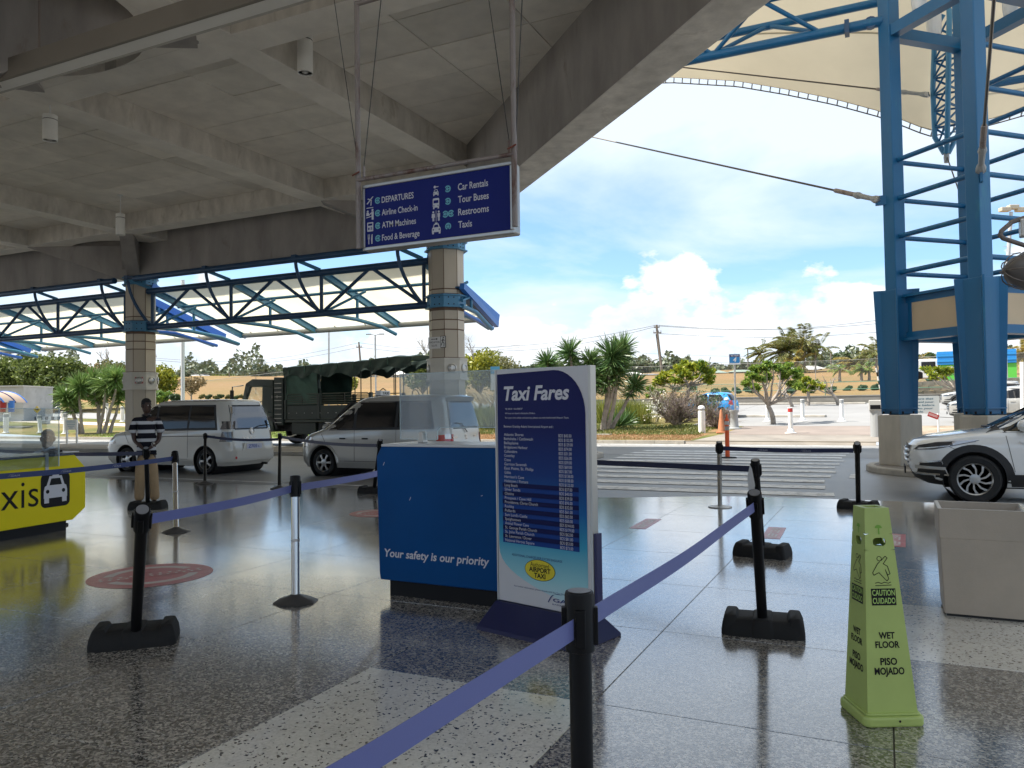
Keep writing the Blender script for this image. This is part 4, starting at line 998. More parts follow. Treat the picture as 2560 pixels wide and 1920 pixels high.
# ================================================================== QUEUE POSTS
_pm = {}
def post(base, topxy, kind, label, belt=None, belt_mat=None, foot_rot=0.0, h=1.0, gaia=False, sag=.015):
    t = thing('queue_post', label, 'queue post', (base[0], base[1], 0), group='queue barrier posts')
    b = Vector((base[0], base[1], 0)); tp = Vector((topxy[0], topxy[1], h)); ax = (tp-b).normalized(); R = Matrix.Rotation(0, 3, 'Z')
    R = Vector((0, 0, 1)).rotation_difference(ax).to_matrix(); Lh = (tp-b).length
    body = BLACK if kind[0] == 'b' else CHROME
    z0 = .09 if kind[1] == 'r' else .03
    MB().lathe([(.0335, z0), (.0335, Lh-.175)], b, 20, ax=R).build('pole', body, t, smooth=50)
    MB().lathe([(.0335, Lh-.176), (.044, Lh-.172), (.044, Lh-.01), (.041, Lh), (.01, Lh+.001)], b, 20, ax=R).build('belt_head', BLACK, t, smooth=40)
    MB().lathe([(.034, Lh+.0015), (.034, Lh+.003), (.006, Lh+.003)], b, 18, ax=R).build('cap', M('cap_grey', (.22, .22, .23), .35), t)
    for k in range(4):
        a = k*pi/2+foot_rot; n = R @ Vector((cos(a), sin(a), 0)); c = b+ax*(Lh-.1)+n*.045
        MB().box(c, (.018, .03, .11), rot=R @ Matrix.Rotation(a, 3, 'Z')).build('clip', BLACK, t, bevel=.003)
    if kind[0] == 'c': MB().lathe([(.035, Lh*.47), (.036, Lh*.475), (.036, Lh*.485), (.035, Lh*.49)], b, 20, ax=R).build('joint_ring', STEEL, t)
    if kind[1] == 'r':
        ft = MB(); Z = Matrix.Rotation(foot_rot, 3, 'Z')
        def lump(cx, cy, lx, ly, hh, ins):
            for z_a, z_b, s_a, s_b in ((0, hh*.55, 1, 1), (hh*.55, hh*.88, 1, .93), (hh*.88, hh, .93, .80)):
                pa = rrect(-lx*s_a, -ly*s_a, lx*s_a, ly*s_a, min(lx, ly)*.35, 3); pb = rrect(-lx*s_b, -ly*s_b, lx*s_b, ly*s_b, min(lx, ly)*.35*s_b, 3); n = len(pa)
                vs = [b+Z @ Vector((cx+x, cy+y, z_a)) for x, y in pa]+[b+Z @ Vector((cx+x, cy+y, z_b)) for x, y in pb]
                fs = [(i, (i+1) % n, n+(i+1) % n, n+i) for i in range(n)]
                if z_b == hh: fs.append(tuple(range(n, 2*n)))
                ft.raw(vs, fs)
        def block(cx, cy, lx, ly, hh, tx, ty, rr=.4):
            rings = []
            for z, k in ((0, 0), (.03, .0), (hh*.6, .25), (hh*.9, .75), (hh, 1)):
                ax_, ay_ = lx+(tx-lx)*k, ly+(ty-ly)*k; rings.append([b+Z @ Vector((cx+x, cy+y, z)) for x, y in rrect(-ax_, -ay_, ax_, ay_, min(ax_, ay_)*rr, 4)])
            n = len(rings[0]); ft.raw([q for r_ in rings for q in r_], [(i_*n+i, i_*n+(i+1) % n, (i_+1)*n+(i+1) % n, (i_+1)*n+i) for i_ in range(4) for i in range(n)]+[tuple(4*n+i for i in range(n))])
        block(0, 0, .265, .175, .105, .215, .13); o = ft.build('rubber_foot', RUBBER, t, smooth=50); ft = MB()
        for sx in (-1, 1): block(sx*.205, 0, .062, .165, .128, .034, .12, .6)
        block(0, 0, .085, .185, .112, .06, .14, .5)
        ft.build('foot_ridges', RUBBER, t, smooth=50)
    elif kind[1] == 'd':
        MB().lathe([(.175, 0), (.178, .006), (.172, .014), (.06, .022), (.045, .03)], b, 32).build('base', STEEL if kind[0] == 'c' else BLACK, t, smooth=40)
    else:
        hx = [(.175, 0), (.178, .008), (.15, .022), (.05, .055), (.038, .065)]
        MB().lathe(hx, b, 8 if kind[1] == 'h' else 24).build('base', M('foot_grey', (.06, .06, .06), .3), t, smooth=30)
    if belt is not None:
        q0 = b+ax*(Lh-.10); q1 = Vector((belt[0], belt[1], belt[2] if len(belt) > 2 else h-.10)); d = (q1-q0); d.z = 0; d.normalize(); q0 = q0+d*.05; q1 = q1-d*.05; hw = .030
        n = d.cross(Vector((0, 0, 1)))
        def fn(u, v): p = q0+(q1-q0)*u; return p+Vector((0, 0, (v-.5)*2*hw-sag*sin(pi*u)))+n*(.004*sin(u*9+base[0]))
        o = MB().grid(fn, 24, 2).build('belt', belt_mat or BELT, t)
        so = o.modifiers.new('thick', 'SOLIDIFY'); so.thickness = .0016
        if gaia:
            nn = -n if n.dot(CAM-q0) < 0 else n; rr_ = Vector((0, 0, 1)).cross(nn) * 1
            lt_ = MB()
            for u in gaia:
                c = q0+(q1-q0)*u; c.z -= sag*sin(pi*u); f_ = Fr(c, rr_)
                lt_.text(f_, 'GAIA', -.055, -.012, .018, .11, .010, 0, bold=.02, shear=.3); lt_.stroke(f_, [(-.085, -.012), (-.06, .012), (-.01, .018)], .003, .010)
            lt_.build('belt_print', M('belt_grey', (.30, .31, .38), .5), o, kind='stuff')
    return t
def tipxy(px, py, z): p = G(px, py, z); return (p.x, p.y)
S1b = tipxy(1448, 1478, 1.0); B2 = tipxy(1908, 1578, .0); T2 = tipxy(1886, 1232, 1.0)
post(S1b, S1b, 'br', 'nearest black queue post, cut off below, in front of the fare board', belt=(-.965, .45), foot_rot=.4)
post(B2, T2, 'br', 'leaning black queue post left of the green cone joined by a sky-lit lavender belt', belt=(S1b[0], S1b[1]), foot_rot=.12)
B3, T3 = tipxy(1906, 1388, 0), tipxy(1888, 1150, 1.0); B12, T12 = tipxy(934, 1232, 0), tipxy(951, 1100, 1.0)
post(B3, T3, 'br', 'black queue post standing just behind the leaning post, white tag on it', belt=(T12[0], T12[1]), belt_mat=BELTD, foot_rot=-.15, sag=.05)
tg = MB(); f_ = Fr(Vector((T3[0], T3[1], .66))+Vector((-.045, -.04, 0)), (.8, -.3, 0)); tg.flat(f_, [(-.02, 0), (.03, -.02), (.05, .1), (.02, .26), (0, .3), (-.03, .18)], 0)
o = tg.build('paper_tag', WHITE); tag(o, 'white paper strip dangling from the second black post', 'paper tag')
B5, B4 = tipxy(1800, 1268, 0), tipxy(2146, 1272, 0); T4 = tipxy(2143, 1108, 1.0); T5 = tipxy(1798, 1105, 1.0)
post(B5, T5, 'cd', 'steel queue post on a flat round base before the zebra crossing', belt=(T4[0], T4[1]), belt_mat=BELTD, gaia=(.33, .66))
post(B4, T4, 'br', 'leaning black queue post nearest the white car, right end of its belt', foot_rot=-.25)
B6 = tipxy(739, 1505, 0); T6 = tipxy(738, 1190, 1.0)
B8, T8 = tipxy(338, 1605, 0), tipxy(356, 1274, 1.0)
post(B8, T8, 'br', 'leaning black queue post with rubber foot at the lower left', belt=(T6[0], T6[1]), foot_rot=.75)
post(B6, T6, 'ch', 'chrome queue post in the middle between two sky-lit lavender belts', belt=(*tipxy(1010, 1168, .9), .9))
B7, T7 = tipxy(441, 1330, 0), tipxy(437, 1130, 1.0)
post(B7, T7, 'ch', 'chrome queue post right of the striped shirt man', belt=(*tipxy(-60, 1196, .9), .9), belt_mat=M('half_shaded_belt', (.022, .04, .14), .5), gaia=(.35, .62, .86), sag=.02)  # same belt again, partial shade put into its colour
B9, T9 = tipxy(370, 1272, 0), tipxy(365, 1120, 1.0)
post(B9, T9, 'br', 'black queue post directly in front of the striped shirt man', belt=(*tipxy(-60, 1122, .9), .9), belt_mat=BELTD, foot_rot=.5, sag=.05)
B10, T10 = tipxy(512, 1210, 0), tipxy(513, 1086, 1.0); B11, T11 = tipxy(698, 1222, 0), tipxy(700, 1087, 1.0)
post(B10, T10, 'bf', 'slim black queue post behind the white minivan rear wheel line', belt=(T11[0], T11[1]), belt_mat=BELTD, sag=.05)
post(B11, T11, 'bf', 'slim black queue post between the white and silver minivans', belt=(T12[0], T12[1]), belt_mat=BELTD, sag=.05)
post(B12, T12, 'br', 'black queue post half hidden behind the blue counter', foot_rot=.2)

# ================================================================== WET FLOOR CONE, BIN, FLOOR STICKERS
def wet_cone():
    th = radians(26.6); c = Vector((-.055, 4.30, 0))
    t = thing('wet_floor_cone', 'tall lime green wet floor caution cone with holes at the top', 'caution cone', c)
    GRN = M('lime_plastic', (.45, .56, .16), .42, var=(3, .08), dirt=(6, (.30, .42, .10), .66))
    hb, ht, z0, z1 = .122, .060, .05, 1.03
    lean = Vector((-.02, 0, 0))
    Rz = Matrix.Rotation(th, 3, 'Z')
    def corner(sx, sy, z): k = hb+(ht-hb)*(z-z0)/(z1-z0); return c+Rz @ Vector((sx*k, sy*k, z))+lean*(z/z1)
    sides = [((-1, -1), (1, -1)), ((1, -1), (1, 1)), ((1, 1), (-1, 1)), ((-1, 1), (-1, -1))]
    body = MB(); prints = MB(); inner = MB()
    for si, (a, b) in enumerate(sides):
        A_, B_, C_, D_ = corner(*a, z0), corner(*b, z0), corner(*b, z1), corner(*a, z1)
        ctr = (A_+B_)/2; r = (B_-A_).normalized(); u = ((C_+D_)/2-ctr).normalized(); f = Fr(ctr, r, u); Ht = ((C_+D_)/2-ctr).length
        def hw(y): return hb+(ht-hb)*y/Ht
        # face with a hand slot and a small umbrella hole: strips around the slot
        s0, s1, sw = Ht-.185, Ht-.145, .032
        slot = rrect(-sw, s0, sw, s1, .018)
        outer = [(-hw(0), 0), (hw(0), 0), (hw(s0-.02), s0-.02), (-hw(s0-.02), s0-.02)]
        body.flat(f, outer); 
        y0, y1 = s0-.02, s1+.02
        ob = [(hw(y0), y0), (hw(y1), y1), (-hw(y1), y1), (-hw(y0), y0)]
        n = len(slot)
        # ring between the slot outline and the band outline
        def ro(p):
            x, y = p; k = max(abs(x)/sw, abs(y-(s0+s1)/2)/((s1-s0)/2)); sx = x/sw; sy = (y-(s0+s1)/2)/((s1-s0)/2); m = max(abs(sx), abs(sy)); sx, sy = sx/m, sy/m
            yy = (y0+y1)/2+sy*(y1-y0)/2; return (sx*hw(yy), yy)
        vo = [ro(p) for p in slot]
        vs = [f.p(x, y) for x, y in slot]+[f.p(x, y) for x, y in vo]
        body.raw(vs, [(n+i, n+(i+1) % n, (i+1) % n, i) for i in range(n)])
        vi = [f.p(x, y) for x, y in slot]+[f.p(x, y, -.006) for x, y in slot]
        body.raw(vi, [(i, (i+1) % n, n+(i+1) % n, n+i) for i in range(n)])
        body.flat(f, [(-hw(y1), y1), (hw(y1), y1), (hw(Ht), Ht), (-hw(Ht), Ht)])
        # printed marks
        p = prints; e = .0015
        yb = Ht-.098; p.flat(f, [(-.018*cos(a_)-0, yb+.016*sin(a_)) for a_ in [pi*i/8 for i in range(9)]], e, 1); p.rect(f, -.003, yb-.03, .004, yb, e, 1)
        yc = Ht-.30
        def S(pts, w=.0035): p.stroke(f, pts, w, e, 0)
        p.ring(f, -.008, yc+.055, .0095, .0125, e, 0, 14)
        S([(.0, yc+.045), (.022, yc+.066), (.032, yc+.058), (.010, yc+.030), (.030, yc+.018), (.040, yc-.018), (.028, yc-.024), (.018, yc+.002), (.032, yc-.042), (.022, yc-.052), (-.014, yc-.012), (-.040, yc-.024), (-.045, yc-.012), (-.018, yc+.030), (-.006, yc+.040)])
        S([(-.036, yc-.062), (-.022, yc-.058), (-.006, yc-.064), (.010, yc-.058), (.028, yc-.063), (.040, yc-.058)]); S([(-.036, yc-.074), (.042, yc-.072)])
        bx = min(.060, hw(Ht-.46)-.012); p.rect(f, -bx, Ht-.468, bx, Ht-.388, e, 0)
        p.text(f, 'CAUTION', 0, Ht-.421, .027, bx*1.85, e+.0008, 2, bold=.02, align='CENTER'); p.text(f, 'CUIDADO', 0, Ht-.459, .027, bx*1.85, e+.0008, 2, bold=.02, align='CENTER')
        p.text(f, 'WET', 0, Ht-.625, .030, .078, e, 0, bold=.03, align='CENTER'); p.text(f, 'FLOOR', 0, Ht-.668, .030, .118, e, 0, bold=.03, align='CENTER')
        p.text(f, 'PISO', 0, Ht-.748, .032, .082, e, 0, bold=.03, align='CENTER'); p.text(f, 'MOJADO', 0, Ht-.793, .032, .145, e, 0, bold=.03, align='CENTER')
    T_ = [corner(*a, z1) for a in ((-1, -1), (1, -1), (1, 1), (-1, 1))]; ic_ = sum(T_, Vector())/4
    I_ = [ic_+(q-ic_)*.62 for q in T_]; I2 = [q+Vector((0, 0, -.03)) for q in I_]
    body.raw(T_+I_+I2, [(0, 1, 5, 4), (1, 2, 6, 5), (2, 3, 7, 6), (3, 0, 4, 7), (4, 5, 9, 8), (5, 6, 10, 9), (6, 7, 11, 10), (7, 4, 8, 11)])
    body.build('body', GRN, t)
    prints.build('printed_marks', [BLACK, M('lime_dark', (.2, .42, .04), .5), M('lime_letter', (.42, .62, .16), .5)], t, kind='stuff')
    bs = MB(); f = Fr(c, Rz @ Vector((1, 0, 0)), Rz @ Vector((0, 1, 0)))
    bs.prism(f, rrect(-.148, -.148, .148, .148, .035, 5), 0, .05).build('base', GRN, t, bevel=.012)
    MB().prism(f, rrect(-.134, -.134, .134, .134, .02, 3), .05, .062).build('base_step', GRN, t, bevel=.006)
    MB().disc(Fr(f.p(.02, -.1485, .03), Rz @ Vector((1, 0, 0))), 0, 0, .006, 0, 0, 8).build('dirt_mark', BLACK, t)
wet_cone()
def bin_():
    x0, x1, y0, z1 = .335, .905, 6.45, .775; d = .50
    t = thing('litter_bin', 'square beige litter bin with an open steel rimmed top', 'bin', ((x0+x1)/2, y0+d/2, 0))
    BG = M('beige_fibreglass', (.45, .385, .31), .55, var=(6, .05), bump=(90, .1), dirt=(5, (.42, .37, .31), .6))
    o = MB().box(((x0+x1)/2, y0+d/2, .03), (x1-x0-.07, d-.07, .06)).build('foot', BLKTRIM, t)
    vs = []
    for z, k in ((.02, .02), (.56, 0), (.565, -.004), (z1, -.004)):
        vs += [(x0+k, y0+k, z), (x1-k, y0+k, z), (x1-k, y0+d-k, z), (x0+k, y0+d-k, z)]
    fs = [(i*4+j, i*4+(j+1) % 4, i*4+4+(j+1) % 4, i*4+4+j) for i in range(3) for j in range(4)]
    MB().raw(vs, fs).build('body', BG, t, bevel=.008)
    w = .03; a, b = .05, .22   # rim and a hopper that slopes inward
    O = [(x0-.006, y0-.006, z1), (x1+.006, y0-.006, z1), (x1+.006, y0+d+.006, z1), (x0-.006, y0+d+.006, z1)]
    I1 = [(x0+.02, y0+.02, z1), (x1-.02, y0+.02, z1), (x1-.02, y0+d-.02, z1), (x0+.02, y0+d-.02, z1)]
    I2_ = [(x0+.11, y0+.04, z1-.16), (x1-.11, y0+.04, z1-.16), (x1-.11, y0+d-.03, z1-.16), (x0+.11, y0+d-.03, z1-.16)]
    I3 = [(x, y, .08) for x, y, _ in I2_]
    MB().raw(O+I1, [(0, 1, 5, 4), (1, 2, 6, 5), (2, 3, 7, 6), (3, 0, 4, 7)]).build('rim', M('rim_beige', (.62, .58, .52), .4), t)
    MB().raw(I1+I2_, [(1, 5, 6, 2), (3, 7, 4, 0)]).build('hopper_flap', M('polished_flap', (.7, .7, .7), .15, metal=.9), t)
    MB().raw(I1+I2_+I3, [(0, 4, 5, 1), (2, 6, 7, 3), (4, 8, 9, 5), (5, 9, 10, 6), (6, 10, 11, 7), (7, 11, 8, 4)]).build('hopper', BG, t)
bin_()
REDS = M('floor_sticker_red', (.46, .13, .13), .3, var=(8, .2), dirt=(7, (.45, .30, .28), .55)); WHS = M('floor_sticker_white', (.6, .55, .52), .4, dirt=(9, (.45, .25, .22), .56))  # worn red, also paled to imitate the reflection on the floor
def keep_clear(px, py, rz, label):
    c = G(px, py); f = Fr(c, (cos(rz), sin(rz), 0), (-sin(rz), cos(rz), 0))
    m = MB(); m.prism(f, [(-.44, -.105), (.44, -.105), (.44, .105), (-.44, .105)], .0005, .003, 0).text(f, 'KEEP CLEAR', 0, -.05, .10, .74, .0042, 1, bold=.03, align='CENTER')
    tag(m.build('floor_sticker', [REDS, WHS]), label, 'floor sticker', 'red keep clear stickers on the floor')
keep_clear(1615, 1309, pi/2+.03, 'red keep clear floor sticker beyond the fare board')
keep_clear(1935, 1332, pi/2+.03, 'red keep clear floor sticker behind the two black posts')
keep_clear(2238, 1350, pi/2-.02, 'red keep clear floor sticker to the right of the green cone top')
def ring_sticker(c, r, label):
    f = Fr(c, (.5, .86, 0), (-.86, .5, 0)); m = MB()
    m.disc(f, 0, 0, r, .002, 0, 40); m.ring(f, 0, 0, r*.60, r*.76, .0034, 1, 40, .35, pi-.35); m.ring(f, 0, 0, r*.60, r*.76, .0034, 1, 40, pi+.35, 2*pi-.35)
    m.rect(f, -r*.86, -r*.16, r*.86, r*.17, .0036, 0)
    for j, (y, n) in enumerate(((.06, 11), (-.07, 13))):
        for i in range(n):
            x = (-.78+1.56*i/(n-1))*r; m.rect(f, x-.022*r, y*r-.045*r, x+.022*r, y*r+.05*r, .005, 1)
            if (i*7+j) % 3: m.rect(f, x-.045*r, y*r+.03*r, x+.045*r, y*r+.05*r, .0051, 1)
    tag(m.build('floor_sticker', [REDS, WHS]), label, 'floor sticker')
ring_sticker(G(378, 1438), .55, 'large round red and white distancing sticker on the floor')
ring_sticker(G(945, 1283), .42, 'round red floor sticker partly hidden by the blue counter')

# ================================================================== VEHICLES
PAINTW = M('white_car_paint', (.80, .80, .78), .22, coat=.9); PAINTS = M('silver_car_paint', (.42, .41, .38), .28, metal=.35, coat=.8)
PAINTC = M('cream_white_car_paint', (.60, .58, .52), .24, coat=.9); PAINTB = M('blue_car_paint', (.02, .26, .62), .25, coat=.8)
LAMPC = M('clear_lamp', (.45, .45, .46), .08, metal=.5, coat=.8); LAMPR = M('red_lamp', (.42, .015, .015), .12, coat=.9); LAMPD = M('dark_lamp', (.05, .05, .055), .1, coat=.9)
def interp(tab, z):
    if z <= tab[0][0]: return tab[0][1:]
    for a, b in zip(tab, tab[1:]):
        if z <= b[0]:
            k = (z-a[0])/(b[0]-a[0]); return tuple(p+(q-p)*k for p, q in zip(a[1:], b[1:]))
    return tab[-1][1:]
class Car:
    """body as a stack of rounded outlines; +x is the front"""
    def __init__(s, tab, rf=.35, rr=.3): s.tab = tab; s.rf = rf; s.rr = rr
    def outline(s, z, n=7):
        xf, xr, hw = interp(s.tab, z)[:3]; rf = min(s.rf, hw*.95, (xf-xr)*.45); rr = min(s.rr, hw*.95, (xf-xr)*.45); pts = []
        kf, kr = 1.0, 1.0
        for sx, sy, r in ((1, -1, rf), (1, 1, rf), (-1, 1, rr), (-1, -1, rr)):
            for i in range(n+1):
                a = pi/2*i/n
                if (sx, sy) == (1, -1): p = (xf-r+r*sin(a), -hw+r-r*cos(a))
                elif (sx, sy) == (1, 1): p = (xf-r+r*cos(a), hw-r+r*sin(a))
                elif (sx, sy) == (-1, 1): p = (xr+r-r*sin(a), hw-r+r*cos(a))
                else: p = (xr+r-r*cos(a), -hw+r-r*sin(a))
                pts.append(p)
        # densify the long sides so the wheel cut stays clean
        return pts
    def hw(s, x, z):
        xf, xr, h = interp(s.tab, z)[:3]; rf = min(s.rf, h*.95, (xf-xr)*.45); rr = min(s.rr, h*.95, (xf-xr)*.45)
        if x > xf-rf: d = min(rf, x-(xf-rf)); return h-rf+sqrt(max(0, rf*rf-d*d))
        if x < xr+rr: d = min(rr, (xr+rr)-x); return h-rr+sqrt(max(0, rr*rr-d*d))
        return h
    def xend(s, y, z, front):
        xf, xr, h = interp(s.tab, z)[:3]; r = min(s.rf if front else s.rr, h*.95, (xf-xr)*.45); y = abs(y)
        d = max(0, y-(h-r)); d = min(d, r); c = r-sqrt(max(0, r*r-d*d))
        return xf-c if front else xr+c
    def body(s, zs, arches, name, mat, parent):
        b = MB(); rings = [s.outline(z) for z in zs]; n = len(rings[0])
        vs = [(x, y, z) for z, r in zip(zs, rings) for x, y in r]
        fs = [(i*n+j, i*n+(j+1) % n, (i+1)*n+(j+1) % n, (i+1)*n+j) for i in range(len(zs)-1) for j in range(n)]
        fs += [tuple(range(n-1, -1, -1)), tuple((len(zs)-1)*n+j for j in range(n))]
        b.raw(vs, fs); tmp = b.build('tmp', mat)
        cu = MB()
        for ax_, az, ar in arches:
            cu.lathe([(ar, -2), (ar, 2)], (ax_, 0, az), 40, ax=Matrix.Rotation(pi/2, 3, 'X'))
        ct = cu.build('tmp', BLKTRIM); ct.hide_render = True
        m = tmp.modifiers.new('cut', 'BOOLEAN'); m.object = ct; m.operation = 'DIFFERENCE'; m.solver = 'EXACT'
        me = ap(tmp); bpy.data.objects.remove(tmp); bpy.data.objects.remove(ct)
        me.name = name; me.polygons.foreach_set('use_smooth', [True]*len(me.polygons)); me.update(); me.set_sharp_from_angle(angle=radians(34))
        o = bpy.data.objects.new(name, me); COL.objects.link(o); o.parent = parent; OFF[o.name] = Vector((0, 0, 0)); return o
    def side(s, mb, bot, top, sy, off=.005, mi=0, nx=14, nz=4):
        def ev(pl, x):
            for (a, b), (c, d) in zip(pl, pl[1:]):
                if a <= x <= c: return b+(d-b)*(x-a)/((c-a) or 1)
            return pl[0][1] if x < pl[0][0] else pl[-1][1]
        x0, x1 = min(bot[0][0], top[0][0]), max(bot[-1][0], top[-1][0])
        def fn(u, v):
            xb = bot[0][0]+(bot[-1][0]-bot[0][0])*u; xt = top[0][0]+(top[-1][0]-top[0][0])*u
            x = xb+(xt-xb)*v; z = ev(bot, xb)+(ev(top, xt)-ev(bot, xb))*v
            return (x, sy*(s.hw(x, z)+off), z)
        return mb.grid(fn, nx, nz, mi)
    def end(s, mb, y0b, y1b, zb, y0t, y1t, zt, front, off=.005, mi=0, nx=10, nz=5):
        def fn(u, v):
            y = (y0b+(y0t-y0b)*v)+((y1b+(y1t-y1b)*v)-(y0b+(y0t-y0b)*v))*u; z = zb+(zt-zb)*v
            return (s.xend(y, z, front)+(off if front else -off), y, z)
        return mb.grid(fn, nx, nz, mi)
def wheel(parent, x, y, r, w, spokes, rim=WHEELA, twist=0.0, hub=.06, rr=.64, name='wheel'):
    s = 1 if y > 0 else -1; R = Matrix.Rotation(-s*pi/2, 3, 'X')
    ty = MB().lathe([(r*.66, -w*.5), (r*.9, -w*.5), (r*.97, -w*.42), (r, -w*.3), (r, w*.3), (r*.97, w*.42), (r*.9, w*.5), (r*.70, w*.47), (r*.66, w*.40)], (x, y, r), 36, ax=R, cap=False).build(name, TYRE, parent, smooth=40)
    b = MB(); b.lathe([(r*.60, w*.05), (r*.63, w*.38), (r*.67, w*.44), (r*.685, w*.40), (r*.66, w*.2)], (x, y, r), 36, ax=R, cap=False)
    for k in range(spokes):
        a0 = 2*pi*k/spokes; a1 = a0+twist; da = pi/spokes*.33
        P = lambda rad, a, z: Vector((x, y, r))+R @ Vector((rad*cos(a), rad*sin(a), z))
        b.raw([P(hub, a0-da*1.6, w*.36), P(hub, a0+da*1.6, w*.36), P(r*.42, (a0+a1)/2+da*.9, w*.38), P(r*.62, a1+da*.8, w*.34), P(r*.62, a1-da*.8, w*.34), P(r*.42, (a0+a1)/2-da*.9, w*.38),
               P(hub, a0-da*1.6, w*.2), P(hub, a0+da*1.6, w*.2), P(r*.42, (a0+a1)/2+da*.9, w*.22), P(r*.62, a1+da*.8, w*.2), P(r*.62, a1-da*.8, w*.2), P(r*.42, (a0+a1)/2-da*.9, w*.22)],
              [(0, 1, 2, 5), (5, 2, 3, 4), (1, 7, 8, 2), (2, 8, 9, 3), (6, 0, 5, 11), (11, 5, 4, 10)])
    b.lathe([(hub*1.25, w*.2), (hub*1.25, w*.38), (hub*.6, w*.42), (.004, w*.42)], (x, y, r), 16, ax=R)
    b.build('rim', rim, ty, smooth=30)
    MB().lathe([(r*.6, w*.04), (.004, w*.04)], (x, y, r), 24, ax=R).build('brake', BLKTRIM, ty)
    return ty
def under(parent, x0, x1, hw, z0, z1): MB().box(((x0+x1)/2, 0, (z0+z1)/2), (x1-x0, hw*2, z1-z0)).build('underbody', BLKTRIM, parent)
def well(parent, x, z, r, hw):
    MB().lathe([(r, -hw), (r, hw)], (x, 0, z), 28, ax=Matrix.Rotation(pi/2, 3, 'X'), cap=False).build('wheel_arch', BLKTRIM, parent)
def mirror(c, parent, x, z, mat, s):
    y = s*(c.hw(x, z)+.12); o = MB().lathe([(.03, -.10), (.085, -.07), (.10, 0), (.085, .07), (.03, .10)], (x, y, z), 12, ax=Matrix.Rotation(pi/2, 3, 'X')).build('mirror', mat, parent, smooth=60)
    MB().beam((x+.03, s*(c.hw(x, z)-.01), z-.05), (x, y, z-.03), .04, .03).build('mirror_arm', BLKTRIM, o)
def seam(c, mb, pts, s, w=.008, off=.002):
    P = []
    for (x0, z0), (x1, z1) in zip(pts, pts[1:]):
        for i in range(6): t = i/6; P.append((x0+(x1-x0)*t, z0+(z1-z0)*t))
    P.append(pts[-1]); mb.tube([Vector((x, s*(c.hw(x, z)+off), z)) for x, z in P], w*.5, 5)

